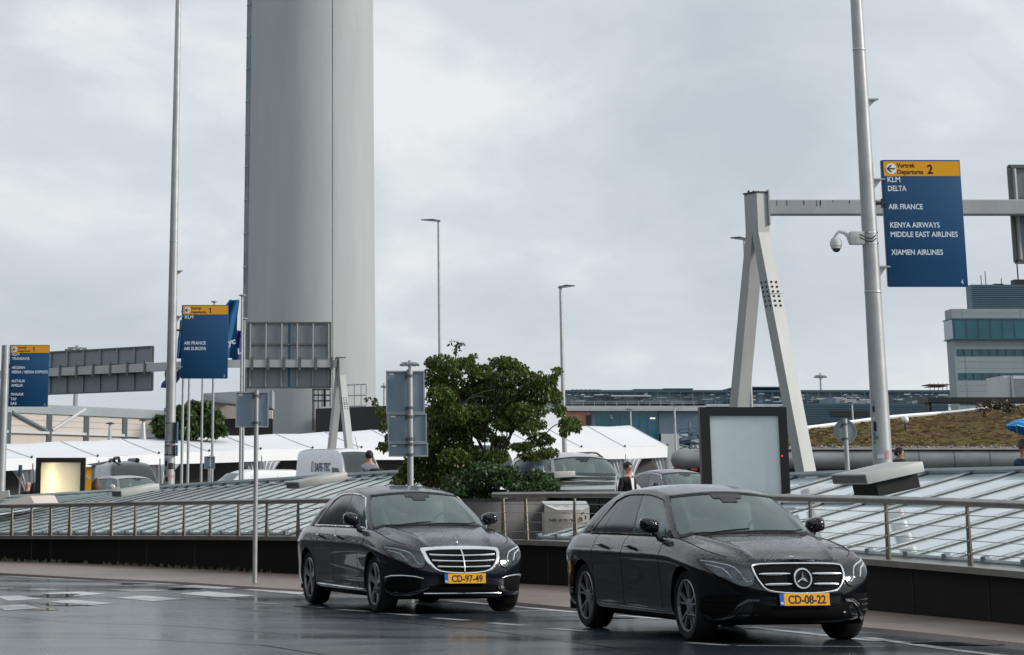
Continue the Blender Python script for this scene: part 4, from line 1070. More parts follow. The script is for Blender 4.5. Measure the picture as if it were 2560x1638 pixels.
def board(label, xl, xr, yt, yb, Y, head, lines, num, pole, thick=.10, fs=None):
    """airline board; lines = (text, display y of the baseline)"""
    ym = (yt+yb)/2; x0 = at(xl, ym, Y).x; x1 = at(xr, ym, Y).x; zt = at((xl+xr)/2, yt, Y).z; zb = at((xl+xr)/2, yb, Y).z
    w = x1-x0; h = zt-zb
    r = thing('direction_board', label, 'sign', ((x0+x1)/2, Y, zb), 'blue airline boards')
    mb = MB(); mb.box(x0, x1, Y, Y+thick, zb, zt); mb.build('panel', M['blue'], r, 30, bevel=.006)
    hb = h*.118; mb = MB(); mb.box(x0+w*.02, x1-w*.012, Y-.006, Y-.002, zt-h*.012-hb, zt-h*.012); hd = mb.build('header', M['yellow'], r, 0)
    yc = zt-h*.012-hb/2
    mb = MB(); mb.lathe([(.001,.003),(hb*.36,.003),(hb*.36,0)], 28, (x0+w*.115, Y-.007, yc), (0,-1,0)); ar = mb.build('arrow_disc', M['white_ink'], hd, 40)
    mb = MB(); c = V(x0+w*.115, Y-.012, yc); q = hb*.27
    mb.bar(c+V(-q*.7,0,0), c+V(q,0,0), q*.30, .003, (0,1,0))
    for s_ in (1, -1): mb.bar(c+V(-q,0,0), c+V(q*.05,0,s_*q*.85), q*.34, .003, (0,1,0))
    mb.build('arrow', M['ink'], ar, 0)
    mb = MB(); ex, ez = V(1,0,0), V(0,0,1)
    add_text(mb, 'Vertrek', (x0+w*.19, Y-.0075, yc+hb*.08), ex, ez, hb*.44, sx=.88, bold=hb*.008, depth=.001)
    add_text(mb, 'Departures', (x0+w*.19, Y-.0075, yc-hb*.36), ex, ez, hb*.44, sx=.88, bold=hb*.008, depth=.001)
    add_text(mb, head, (x0+w*.575, Y-.0075, yc-hb*.33), ex, ez, hb*.86, sx=.92, bold=hb*.022, depth=.001); build_header(mb, hd)
    if head == '1': mb = MB(); gv_, _ = text_mesh('1', hb*.86, sx=.92, bold=hb*.022); q0 = V(x0+w*.575+min(v.x for v in gv_)+hb*.03, Y-.009, yc-hb*.33+max(v.y for v in gv_)-hb*.05); mb.bar(q0, q0+V(-hb*.15, 0, -hb*.10), hb*.09, .002, (0,1,0)); mb.build('numeral_stroke', M['ink'], hd, 0)
    size = fs*px2m(Y)*1.14
    for txt, yl, sx in lines:
        z = at((xl+xr)/2, yl, Y).z; vs, fs_ = text_mesh(txt, size, sx=1, bold=size*.018, depth=.001)
        wid = max(v.x for v in vs)-min(v.x for v in vs); k = sx*px2m(Y)/wid
        mb = MB(); mb.add([V(x0+w*.055+v.x*k, Y-.002-v.z, z+v.y) for v in vs], fs_); mb.build('airline_lettering', M['board_white'], r, 0)
    mb = MB(); add_text(mb, num, (x1-w*.09, Y-.002, zb+h*.018), ex, ez, h*.055, sx=.8, depth=.001); mb.build('board_number', M['board_white'], r, 0)
    # brackets to the mast
    px, py, pr = pole
    for f in (.155, .845):
        z = zt-h*f; rr = pr(z); mb = MB()
        mb.box(px+rr*.2, x0+.03, py-.05, py+.05, z-.012, z+.012); mb.prism([(px+rr*.9, py-.012, z-.012), (x0-.03, py-.012, z-.012), (px+rr*.9, py-.012, z-.17)], (0,.024,0)); mb.build('bracket', M['galv'], r, 0)
    z = zt-h*.345; mb = MB(); mb.tube([(px+pr(z)*.8, py, z), (x0+.02, py, z)], .028, 8); mb.box(x0-.05, x0-.015, py-.03, py+.03, z-.07, z+.07); mb.build('arm', M['bolt'], r, 30)
    mb = MB(); mb.box(x0-.012, x0-.001, Y+.01, Y+thick-.01, zb+.01, zt-.01); mb.build('side_edge', M['edge_blue'], r, 0)
    return r
M['board_white'] = pm('board_white', (.70, .78, .84), .5)
mR = mast('tall grey mast carrying the board for Departures 2 and a dome camera', 2022, -60, 2075, 1085, .095, .158, 45.0)
mL = mast('tall grey mast with graffiti stickers carrying the board for KLM, Air France and Air Europa', 411.5, -60, 398, 1128, .075, .155, 78.0)
mF = mast('grey mast cut by the left frame edge, carrying the board with ten airlines', 4, 812, 2, 1128, .13, .155, 92.0)
for m_, zs_ in ((mR, (120, 690)), (mL, (570,))):
    for y in zs_:
        z = at(2030 if m_ is mR else 405, y, m_[2]).z; mb = MB(); mb.lathe([(m_[3](z)+.001,0),(m_[3](z)+.006,.01),(m_[3](z)+.006,.03),(m_[3](z)+.001,.04)], 26, (m_[1], m_[2], z)); mb.build('joint_ring', M['galv'], m_[0], 30)
# stand-off plate high on the right mast
for m_, y, xx_ in ((mR, 234, 2035), (mL, 637, 407)):
    z = at(xx_, y, m_[2]).z; mb = MB(); mb.box(m_[1]+m_[3](z)*.5, m_[1]+m_[3](z)+.15, m_[2]-.05, m_[2]+.05, z-.012, z+.012); mb.prism([(m_[1]+m_[3](z)*.9, m_[2]-.012, z-.012), (m_[1]+m_[3](z)+.12, m_[2]-.012, z-.012), (m_[1]+m_[3](z)*.9, m_[2]-.012, z-.13)], (0,.024,0)); mb.build('spare_bracket', M['galv'], m_[0], 0)
bR = board('big blue board, Departures 2, listing KLM, Delta, Air France and Xiamen Airlines', 2081, 2266, 376, 674, 45.0, '2',
    [('KLM',428,31), ('DELTA',449,45), ('AIR FRANCE',492,83), ('KENYA AIRWAYS',535,120), ('MIDDLE EAST AIRLINES',557,162), ('XIAMEN AIRLINES',599,125)], '4', (mR[1], mR[2], mR[3]), fs=15.5)
bL = board('blue board, Departures 1, listing only KLM, Air France and Air Europa', 427, 536, 717, 890, 78.0, '1',
    [('KLM',749,20), ('AIR FRANCE',810,52), ('AIR EUROPA',823,53)], '3', (mL[1], mL[2], mL[3]), fs=9.2)
bF = board('blue board, Departures 1, crowded with ten airline lines from KLM to SAS', 22, 114, 811, 956, 92.0, '1',
    [('KLM',836,16), ('TRANSAVIA',846,42), ('AEGEAN',867,31), ('IBERIA / IBERIA EXPRESS',877.5,86), ('ALITALIA',898.5,33), ('AMELIA',909,28), ('FINNAIR',930,30), ('TAP',941,14), ('SAS',951.5,14)], '2', (mF[1], mF[2], mF[3]), fs=7.6)
# stickers on the masts
STK = [pm('sticker_black', (.012,.012,.014), .5), pm('sticker_white', (.6,.62,.63), .5), pm('sticker_red', (.28,.05,.06), .5), pm('sticker_blue', (.03,.16,.35), .5), pm('sticker_green', (.10,.22,.05), .5), pm('sticker_pink', (.50,.20,.26), .5)]
def stk(m_, xp, yp, w, h, c):
    p = at(xp, yp, m_[2]); r = m_[3](p.z); a = math.asin(max(-.95, min(.95, (p.x-m_[1])/r))); k = px2m(m_[2]); sticker(m_[0], m_[1], m_[2], m_[3], a, p.z-h*k/2, w*k, h*k, STK[c])
for a in ((2051,962,7,13,0),(2052,984,5,6,1),(2054,1003,9,22,0),(2053,1022,8,10,3),(2054,1031,8,6,2),(2054,1040,8,8,4),(2059,1029,6,9,4),(2066,1073,16,9,1),(2082,1069,11,20,5),(2051,946,3,7,3)): stk(mR, *a)
for a in ((396,1040,8,9,1),(404,1050,5,5,5),(403,1096,14,14,0),(391,1090,6,12,0),(412,1099,5,18,0),(388,1112,5,9,0),(403,1120,16,6,5),(392,1127,7,10,0),(395,1075,18,5,1),(393,1065,5,4,3)): stk(mL, *a)
# notice boxes strapped to the left mast
t = thing('notice_box', 'two dark boards strapped edge-on to the mast with graffiti stickers', 'notice box', at(408, 1040, 78), None)
for y0, y1 in ((992,1042), (1046,1072)):
    z0, z1 = at(408, y1, 78).z, at(408, y0, 78).z; mb = MB(); mb.box(mL[1]+.165, mL[1]+.20, 77.75, 78.35, z0, z1); mb.build('board', M['edge_blue'], t, 0)
    for z in (z0+.03, z1-.03):
        mb = MB(); mb.lathe([(mL[3](z)+.003,-.012),(mL[3](z)+.008,-.008),(mL[3](z)+.008,.008),(mL[3](z)+.003,.012)], 24, (mL[1], 78, z)); mb.build('strap', M['bolt'], t, 30)
# dome camera
p = at(2046, 560, 45); cz = p.z; t = thing('dome_camera', 'white dome security camera on a curved arm strapped to the mast', 'camera', (mR[1], 45, cz))
k = px2m(45); X = mR[1]; r_ = mR[3](cz); hx = at(1965, 573, 45).x; hz = at(1965, 573, 45).z
mb = MB(); mb.box(X-r_-.20, X-r_+.03, 44.9, 45.1, cz-.10, cz+.10); mb.build('junction_box', M['white_cam'] if 'white_cam' in M else M['palewhite'], t, 30, bevel=.01)
mb = MB(); mb.tube([(X-r_-.18,45,cz-.06),(X-r_-.22,45,cz+.03),(X-r_-.28,45,cz+.085),(X-r_-.36,45,cz+.105),(hx+.04,45,cz+.085),(hx,45,cz+.03),(hx,45,hz+.06)], [.05,.035,.028,.026,.026,.03,.04], 10); mb.build('arm', M['palewhite'], t, 50)
mb = MB(); mb.lathe([(.001,.10),(.05,.098),(.078,.07),(.095,.02),(.098,-.035),(.085,-.04),(.085,-.075),(.07,-.078)], 26, (hx,45,hz)); mb.build('housing', M['palewhite'], t, 40)
mb = MB(); mb.ball((hx,45,hz-.075), .068, .068, .062, 20, 12); mb.build('lens_dome', pm('smoked_dome', (.01,.01,.012), .08), t, 60)
for z in (cz+.085, cz-.085):
    mb = MB(); mb.lathe([(mR[3](z)+.002,-.014),(mR[3](z)+.008,-.012),(mR[3](z)+.008,.012),(mR[3](z)+.002,.014)], 26, (X,45,z)); mb.build('strap', M['chrome'], t, 30)
for dz in (.03,-.02):
    mb = MB(); mb.tube([(X-r_-.06,44.88,cz+dz+.02),(X-r_*.6,44.82,cz+dz-.04),(X,44.80,cz+dz-.05),(X+r_*.5,44.82,cz+dz)], .010, 6); mb.build('cable', M['bolt'], t, 40)
# ------------------------------------------------------------------ gantries
def frame_leg(mb, a, b, w, d, ax):
    mb.bar(a, b, w, d, ax)
def a_frame(root, top, hz, foot_spread, w, depth, dv, base_z, col):
    """portal leg: a head box and two splayed legs; dv = horizontal splay direction (towards the viewer)"""
    dv = Vector(dv).normalized(); sv = V(-dv.y, dv.x, 0)
    top = Vector(top); h = top.z-base_z; split = top.z-hz
    def sec(c, hw, hd): return [c-dv*hd-sv*hw, c+dv*hd-sv*hw, c+dv*hd+sv*hw, c-dv*hd+sv*hw]
    hw = w/2; hd = depth/2
    zc = split; c0 = V(top.x, top.y, 0)
    A = sec(c0, hw, hd); B = A
    mb = MB(); mb.add([p+V(0,0,zc) for p in A]+[p+V(0,0,top.z) for p in A], [(0,3,2,1),(4,5,6,7),(0,1,5,4),(1,2,6,5),(2,3,7,6),(3,0,4,7)])
    hdobj = mb.build('head', M['gantry'], root, 0)
    mb = MB(); mb.add([p*1+V(0,0,top.z) for p in sec(c0, hw+.02, hd+.02)]+[p+V(0,0,top.z+.03) for p in sec(c0, hw+.02, hd+.02)], [(0,3,2,1),(4,5,6,7),(0,1,5,4),(1,2,6,5),(2,3,7,6),(3,0,4,7)])
    for q in (-.12,-.04,.04,.12): mb.ball(c0+sv*q*1.5+V(0,0,top.z+.045), .025, n=6, m=4)
    mb.build('head_cap', M['bolt'], hdobj, 0)
    # legs in two straight parts that meet in a rounded crotch
    lw = hd*.62
    for sg in (1, -1):
        mb = MB(); zs = [zc, zc-(zc-base_z)*.18, base_z]; rows = []
        for z in zs:
            f = (zc-z)/(zc-base_z); outer = hd+foot_spread*f; inner = max(outer-2*lw*(1+.12*f), 0)
            if z == zc: inner = 0
            rows.append([c0+dv*sg*inner-sv*hw, c0+dv*sg*outer-sv*hw, c0+dv*sg*outer+sv*hw, c0+dv*sg*inner+sv*hw])
            rows[-1] = [V(p.x, p.y, z) for p in rows[-1]]
        rows = [r+[r[0]] for r in rows]; mb.grid(rows); mb.f.append(tuple(range(10, 14)))
        lg = mb.build('leg', M['gantry'], root, 0, weld=.0005)
        # bolted splice
        f = .20; z = zc-(zc-base_z)*f; outer = hd+foot_spread*f; mb = MB(); tilt = V(0,0,-1)*(zc-base_z)+dv*sg*foot_spread; tilt.normalize()
        if sg == 1:
            for k in range(6):
                for q in (-.28,.28):
                    p = c0+dv*(outer+.004)+sv*q*w*.75; p = V(p.x, p.y, z)+tilt*((k-2.5)*.10); mb.ball(p, .026, n=8, m=5)
                    inner = outer-2*lw*(1+.12*f); p2 = c0+dv*lerp(inner, outer, .5+q*.9)-sv*(hw+.004); mb.ball(V(p2.x, p2.y, z)+tilt*((k-2.5)*.10), .024, n=8, m=5)
            build_each(mb, 'splice_bolt', M['bolt'], lg, 40)
            mb = MB(); p = c0+dv*(outer+.002); mb.bar(V(p.x,p.y,z)-sv*hw, V(p.x,p.y,z)+sv*hw, .015, .008, tilt); mb.build('splice_joint', M['bolt'], lg, 0)
    return
def sign_back(root, x0, x1, zb, zt, Y, cols, mid=True, blue=False, dirv=None, kind='panel'):
    """rear of a motorway panel hung on a beam: sheet, tubes and brackets"""
    mb = MB(); mb.box(x0, x1, Y+.10, Y+.14, zb, zt); p_ = mb.build('sign_panel', M['signback'], root, 0)
    mb = MB(); w = .035
    for a in (zb, zt): mb.box(x0-.01, x1+.01, Y+.02, Y+.1, a-w, a+w)
    for a in (x0, x1): mb.box(a-w, a+w, Y+.02, Y+.1, zb, zt)
    if mid: a = lerp(zb, zt, .665); mb.box(x0, x1, Y+.03, Y+.1, a-w, a+w)
    mb.build('panel_edge', M['rib'], p_, 0)
    for k in range(cols+1):
        x = lerp(x0+.10, x1-.10, k/cols); mb = MB()
        mb.tube([(x, Y+.02, zb+.05), (x, Y+.02, zt-.05)], .05, 8); mb.build('stiffener', M['signrib'], p_, 40)
    if blue: x = lerp(x0, x1, .50); mb = MB(); mb.box(x-.05, x+.05, Y+.085, Y+.105, zb+.04, zt-.04); mb.build('joint_strip', M['edge_blue2'], p_, 0)
    return p_
M['signrib'] = pm('sign_tube', (.28, .31, .31), .45, .4); M['edge_blue2'] = pm('joint_blue', (.0, .10, .19), .5)
# near gantry on the right
Y2 = 58.8
g2 = thing('sign_gantry', 'large steel gantry on an A-shaped leg behind the big blue board', 'gantry', at(1790, 1110, Y2), 'overhead sign gantries')
tp = at(1777, 456, Y2); a_frame(g2, tp, at(1777, 456, Y2).z-at(1777, 548, Y2).z, 1.75, .28, .50, (.40,-.92,0), GZ-.3, None)
zt, zb = at(2000, 471, Y2).z, at(2000, 506, Y2).z; bx0 = at(1806, 490, Y2).x; bx1 = at(2700, 490, Y2).x
mb = MB(); mb.box(bx0, bx1, Y2-.19, Y2+.19, zb, zt); mb.build('beam', M['gantry'], g2, 0, bevel=.02)
mb = MB(); mb.box(bx0-.03, bx0, Y2-.24, Y2+.24, zb-.22, zt+.2); mb.build('end_plate', M['gantry'], g2, 0)
mb = MB(); rnd = random.Random(3)
for _ in range(16):
    x = rnd.uniform(bx0+.1, bx0+4.2); h = rnd.uniform(.02,.12); mb.box(x, x+rnd.uniform(.008,.02), Y2-.194, Y2-.191, zt-.03-h, zt-.02)
mb.build('stain', M['bolt'], g2, 0)
x0, x1 = at(2378, 500, Y2+.3).x, at(2800, 500, Y2+.3).x; sign_back(g2, x0, x1, at(2390, 614, Y2).z, at(2390, 388, Y2).z, Y2+.22, 6)
# far gantry with two panel backs
Y1 = 131.0; mid = at(432, 858, Y1)
g1 = thing('sign_gantry', 'far steel gantry carrying the squarer panel back in front of the tower', 'gantry', at(800, 1100, Y1), 'overhead sign gantries')
tp = at(800, 842, Y1); a_frame(g1, tp, tp.z-at(800, 882, Y1).z, 1.7, .30, .50, (.42,-.91,0), GZ-.3, None)
zt, zb = at(680, 846, Y1).z, at(680, 864, Y1).z
mb = MB(); mb.box(mid.x, at(792, 855, Y1).x, Y1-.19, Y1+.19, zb, zt); mb.build('beam', M['gantry'], g1, 0)
sp = sign_back(g1, at(582, 830, Y1).x, at(777, 830, Y1).x, at(680, 911, Y1).z, at(680, 758, Y1).z, Y1+.2, 5, True, True)
for k in range(6):
    x = lerp(at(588, 830, Y1).x, at(775, 830, Y1).x, k/5); mb = MB(); mb.box(x+.03, x+.16, Y1-.235, Y1-.195, zb-.12, zt+.12); mb.box(x+.03, x+.16, Y1-.23, Y1+.28, zt+.002, zt+.06); mb.box(x+.03, x+.16, Y1-.23, Y1+.28, zb-.06, zb-.002); mb.build('beam_clamp', M['rib'], g1, 0)
# left gantry, turned away
g3 = thing('sign_gantry', 'far steel gantry turned obliquely, its wide panel back beside the ten-airline board', 'gantry', at(-60, 1100, 143), 'overhead sign gantries')
pa, pb = V(mid.x+.3, Y1+.6, 0), at(-70, 885, 144); pb = V(pb.x, 144, 0); zc = at(432, 858, Y1).z
dv = (pb-pa).normalized(); nv = V(-dv.y, dv.x, 0)
if nv.y < 0: nv = -nv
mb = MB(); mb.obox((pa+pb)/2+V(0,0,zc), (pb-pa)/2, nv*.19, V(0,0,.19)); mb.build('beam', M['gantry'], g3, 0)
def along(xd):
    r_ = ray(xd, 870); d = r_.xy/r_.y    # solve pa+t*dv on the ray in plan
    t_ = (pa.x-d.x*pa.y)/(d.x*dv.y-dv.x); return pa+dv*t_
q0, q1 = along(349), along(60); zt_, zb_ = at(349, 814, q0.y).z, at(349, 917, q0.y).z
mb = MB(); mb.obox((q0+q1)/2+nv*.32+V(0,0,(zt_+zb_)/2), (q1-q0)/2, nv*.02, V(0,0,(zt_-zb_)/2)); sp = mb.build('sign_panel', M['signback'], g3, 0)
mb = MB()
for z in (zt_, zb_): mb.bar(q0+nv*.26+V(0,0,z), q1+nv*.26+V(0,0,z), .08, .07)
mb.bar(q0+nv*.27+V(0,0,zb_), q0+nv*.27+V(0,0,zt_), .07, .07); mb.build('panel_edge', M['rib'], sp, 0)
for k in range(8):
    p = lerp(q0+dv*.08, q1, k/7.3); mb = MB(); mb.tube([p+nv*.25+V(0,0,zb_+.05), p+nv*.25+V(0,0,zt_-.02)], .05, 8); mb.build('stiffener', M['signrib'], sp, 40)
    mb = MB(); c = p-dv*.05-nv*.215+V(0,0,zc); mb.obox(c, dv*.065, nv*.02, V(0,0,.31)); mb.obox(c+nv*.24+V(0,0,.22), dv*.065, nv*.24, V(0,0,.025)); mb.obox(c+nv*.24-V(0,0,.22), dv*.065, nv*.24, V(0,0,.025)); mb.build('beam_clamp', M['rib'], g3, 0)
# ------------------------------------------------------------------ small sign backs on posts
def post_sign(label, xp, ybase, Y, base_z, panels, ptop, pr, shape='rect', grp='sign backs on posts'):
    b = V(at(xp, ybase, Y).x, Y, base_z); t = thing('sign_post', label, 'sign', b, grp); zt = at(xp, ptop, Y).z
    mb = MB(); mb.tube([b, V(b.x, Y, zt)], pr, 12); mb.build('post', M['galv'], t, 40)
    for (xl, xr, yt, yb) in panels:
        xm = (xl+xr)/2; ym = (yt+yb)/2; x0, x1 = at(xl, ym, Y).x, at(xr, ym, Y).x; z0, z1 = at(xm, yb, Y).z, at(xm, yt, Y).z
        if shape == 'rect':
            mb = MB(); mb.box(x0, x1, Y+pr+.02, Y+pr+.035, z0, z1); pn = mb.build('panel', M['signblue'], t, 0)
            mb = MB(); e = .018
            for q in ((x0-.004, x1+.004, z0-.004, z0+e), (x0-.004, x1+.004, z1-e, z1+.004), (x0-.004, x0+e, z0+e+.001, z1-e-.001), (x1-e, x1+.004, z0+e+.001, z1-e-.001)): mb.box(q[0], q[1], Y+pr-.004, Y+pr+.019, q[2], q[3])
            mb.build('panel_rim', M['signrim'], pn, 0)
            mb = MB(); w_ = (x1-x0); mb.box(x0+.04, x0+.04+w_*.13, Y+pr+.016, Y+pr+.019, z1-.055, z1-.03); mb.build('maker_label', M['white_ink'], pn, 0)
        else:
            rr = (x1-x0)/2; c = V((x0+x1)/2, Y+pr+.03, (z0+z1)/2); mb = MB(); mb.lathe([(.001,0),(rr-.025,0),(rr-.02,.02),(rr,.02),(rr,-.01)], 44, c, (0,-1,0)); pn = mb.build('panel', M['signdisc'], t, 35)
        mb = MB()
        for f in ((.12,.88) if shape == 'rect' else (.25,.75)):
            z = lerp(z0, z1, f); mb.lathe([(pr+.002,-.022),(pr+.008,-.02),(pr+.008,.02),(pr+.002,.022)], 12, (b.x, Y, z)); mb.box(b.x-.07, b.x+.07, Y+pr, Y+pr+.019, z-.02, z+.02)
        build_each(mb, 'clip', M['rib'], pn, 0)
    return t
M['signrim'] = pm('sign_rim', (.33, .38, .41), .45, .3); M['signdisc'] = pm('sign_disc', (.24, .29, .30), .55, .1, var=.06, vs=5)
post_sign('single blue-grey square sign back on a thin post on the pavement left of the saloons', 599, 1361, 45.6, .04, [(554, 631, 921, 1004)], 917, .036)
post_sign('blue-grey sign back of three stacked plates behind the roof of the dark blue saloon', 965, 1140, 42.3, .0, [(908, 998, 872, 971), (912, 1003, 972, 1040), (914, 1006, 1041, 1073)], 869, .046)
post_sign('round grey sign back on a post beside the camera mast', 1992, 1100, 60.0, GZ, [(1961, 2015, 981, 1048)], 984, .05, 'round')
post_sign('small dark sign back between the flagpoles in front of the tent', 493, 1128, 96.0, GZ, [(480, 505, 1073, 1102)], 1070, .022)
# ------------------------------------------------------------------ light boxes
def lightbox(label, xl, xr, yt, yb, Y, frame, lit, tilt=0.):
    ym = (yt+yb)/2; x0, x1 = at(xl, ym, Y).x, at(xr, ym, Y).x; zt = at((xl+xr)/2, yt, Y).z; zb = GZ+.02
    t = thing('advertising_box', label, 'billboard', ((x0+x1)/2, Y, zb), 'advertising light boxes'); f = frame; d = .26
    mb = MB(); mb.box(x0, x0+f*1.15, Y, Y+d, zb, zt); mb.box(x1-f, x1, Y, Y+d, zb, zt); mb.box(x0+f*1.15, x1-f, Y+.001, Y+d-.001, zt-f, zt-.001); mb.box(x0+f*1.15, x1-f, Y+.001, Y+d-.001, zb, zb+f)
    mb.build('frame', M['lightframe'], t, 0)
    if lit:
        mb = MB(); mb.box(x0+f*1.15, x1-f, Y+.04, Y+.045, zb+f, zt-f); mb.build('diffuser', M['diffuser'], t, 0)
        mb = MB(); mb.add([(x0+f*1.15,Y+d-.02,zb+f),(x1-f,Y+d-.02,zb+f),(x1-f,Y+d-.02,zt-f),(x0+f*1.15,Y+d-.02,zt-f)], [(0,1,2,3)]); mb.build('back_panel', M['cloth_white'], t, 0)
        for q, s_ in ((.30, 1.0),):
            x = lerp(x0+f, x1-f, q); mb = MB(); mb.tube([(x, Y+.15, zb+f+.05), (x, Y+.15, zt-f-.12)], .02, 10); mb.build('lamp_tube', M['tube'], t, 60)
    else:
        mb = MB(); mb.box(x0+f*1.15, x1-f, Y+.05, Y+.06, zb+f, zt-f); mb.build('screen', M['panel'], t, 0)
        for x in (x0+f*1.15+.62*(x1-f-x0-f*1.15)*.8, x1-f+.035):
            pass
        mb = MB(); z = at(1843, 1072, Y).z; mb.lathe([(.001,.012),(.012,.008),(.014,0)], 10, (x1-f+.03, Y-.001, z), (0,-1,0)); mb.build('warning_lamp', M['redlamp'], t, 40)
    return t
def diff():
    m = bpy.data.materials.new('lit_diffuser'); m.use_nodes = True; t = m.node_tree; t.nodes.clear(); o = N(t, 'ShaderNodeOutputMaterial')
    a = N(t, 'ShaderNodeBsdfTranslucent'); a.inputs[0].default_value = (.9,.9,.88,1); b = N(t, 'ShaderNodeBsdfDiffuse'); b.inputs[0].default_value = (.75,.77,.78,1); c = N(t, 'ShaderNodeMixShader'); c.inputs[0].default_value = .4
    t.links.new(a.outputs[0], c.inputs[1]); t.links.new(b.outputs[0], c.inputs[2]); t.links.new(c.outputs[0], o.inputs[0]); return m
M['diffuser'] = diff(); M['tube'] = pm('fluorescent_tube', (.9,.9,.9), .5, em=((1.0,.80,.42), 150.0)); M['redlamp'] = pm('red_lamp', (.4,0,0), .3, em=((1,.02,.05), 1.2))
lightbox('black framed advertising box with a blank grey screen, behind the black saloon', 1648, 1853, 957, 1140, 45.5, .135, False)
lightbox('black framed advertising box lit warm white, left of the dark van', 83, 199, 1076, 1185, 79.0, .125, True)
# ------------------------------------------------------------------ tower
TY = 212.0; tc_ = at(725, 800, TY); k = px2m(TY)
tw = thing('control_tower', 'huge round concrete shaft of the airport control tower rising out of the picture', 'tower', (tc_.x, TY+4.5, GZ))
rT = 5.03; zT = at(727, -160, TY).z
mb = MB(); mb.lathe([(rT*1.012,0),(rT*1.01,8),(rT,zT*.5),(rT*.985,zT)], 96, (tc_.x, TY+4.5, GZ)); mb.build('shaft', M['tower'], tw, 60)
def tpt(ang, z, o=0.): r = rT*(1.011-.026*(z/zT))+o; return V(tc_.x+r*math.sin(ang), TY+4.5-r*math.cos(ang), z)
a1 = math.asin((at(783, 500, TY).x-tc_.x)/(rT*1.02))
mb = MB(); mb.tube([tpt(a1, z, .01) for z in np.linspace(GZ, zT, 24)], .026, 5); mb.build('cable', M['rib'], tw, 0)
mb = MB()
for z in np.arange(2, zT, 2.6): mb.obox(tpt(a1, z, .02), (.03,0,0), (0,.02,0), (0,0,.025))
mb.build('cable_clip', M['bolt'], tw, 0)
mb = MB()
for z in np.arange(7.5, zT, 9.4): mb.tube([tpt(a, z+.05*math.sin(a*5), -.004) for a in np.linspace(-1.5, 1.5, 40)], .014, 4)
mb.build('pour_joint', pm('tower_joint', (.29, .315, .32), .8), tw, 0)
aw = -1.27                                                    # window recess and rails on the left flank
mb = MB(); rows = [[tpt(a, z, .012) for z in np.linspace(GZ+2, zT, 20)] for a in (aw-.30, aw-.12)]; mb.grid(rows); mb.build('recess_edge', pm('recess_blue', (.10, .13, .15), .6), tw, 0)
z = at(575, 1010, TY).z; n = 0
mb = MB()
for a in (aw-.12, aw, aw+.06): mb.tube([tpt(a, z_, .08) for z_ in np.linspace(GZ+3, zT, 20)], .045, 5)
for z_ in np.arange(z+1.9, zT, 2.53): mb.tube([tpt(a, z_, .09) for a in (aw-.14, aw-.05, aw+.08)], .06, 5)
mb.build('access_rail', pm('rail_blue', (.24, .32, .35), .5), tw, 40)
for y0, y1 in ((122,195),(352,425),(588,662),(770,840),(-100,-40)):
    za, zb = at(580, y1, TY).z, at(580, y0, TY).z; mb = MB(); mb.grid([[tpt(a, z_, .03) for z_ in (za, zb)] for a in (aw-.11, aw-.03, aw+.05)]); mb.build('window', M['tealwindow'] if 'tealwindow' in M else M['tealglass'], tw, 0)
# base block, platform rails and ladder at the tower foot
t = thing('plant_block', 'black clad block with railing at the foot of the tower', 'building', at(820, 1010, TY-8))
mb = MB(); mb.wall((at(742, 990, TY-2).x, TY-2), (at(908, 990, TY-9).x, TY-9), GZ, at(830, 957, TY-6).z, 9); mb.build('wall', M['blackwall'], t, 0)
mb = MB()
zt = at(800, 917, TY-7).z; zb = at(800, 957, TY-7).z
for f in (0,.33,.66): mb.bar((at(735, 930, TY-8).x, TY-8, lerp(zt, zb, f)), (at(776, 930, TY-8).x, TY-8, lerp(zt, zb, f)), .10)
for x in (735,738,748,757,762,764,776): mb.bar((at(x, 930, TY-8).x, TY-8, at(x, 1012, TY-8).z if x < 750 else zb), (at(x, 930, TY-8).x, TY-8, zt+.05), .12 if x in (762,764) else .07)
mb.build('ladder_cage', M['bolt'], t, 0)
mb = MB()
for f in (0,.5,1): mb.tube([(at(805, 930, TY-8).x, TY-8, lerp(zt+.3, zb, f)), (at(862, 930, TY-10).x, TY-10, lerp(zt+.3, zb, f))], .045, 5)
for x in (805,833,849,861): mb.tube([(at(x, 930, TY-9).x, TY-9, zb), (at(x, 930, TY-9).x, TY-9, zt+.35)], .045, 5)
mb.build('guard_rail', M['galv'], t, 0)
# ------------------------------------------------------------------ tent
t = thing('marquee', 'long white marquee with tied-back curtains across the forecourt', 'tent', at(800, 1110, 160))
eav = herm([(-120,1118),(0,1108),(250,1096),(518,1088),(700,1082),(900,1081),(1100,1081),(1300,1080),(1470,1079),(1572,1075)])     # lower valance edge
val = herm([(-120,1086),(0,1078),(75,1084),(230,1084),(378,1068),(518,1059),(700,1054),(900,1052),(1100,1052),(1300,1052),(1470,1051),(1568,1047)])
val = herm([(-120,1088),(0,1079),(230,1074),(378,1067),(490,1062),(613,1057),(900,1053),(1300,1052),(1470,1051),(1569,1048)])
rdg = herm([(-120,1050),(0,1043),(230,1034),(400,1028),(700,1018),(885,1010),(1000,1008),(1290,1003),(1480,1000)])
tY = lambda x: lerp(140, 178, (x-0)/1570)
seams = [-78, 75, 230, 374, 492, 613, 735, 850, 960, 1065, 1167, 1268, 1367, 1469, 1569]
def rx(i): return seams[i]-88
mb = MB(); rows = []
for i, s_ in enumerate(seams):
    a, b = at(s_, val(s_), tY(s_)), at(rx(i), rdg(rx(i)), tY(s_)+9.5); c = V(b.x+(b.x-a.x), a.y+19, a.z)
    rows.append([a]+[lerp(a, b, f)-V(0,0,.03*math.sin(math.pi*f)) for f in (.3,.6,.85)]+[b]+[lerp(b, c, f)-V(0,0,.18*math.sin(math.pi*f)) for f in (.3,.7)]+[c])
full = []
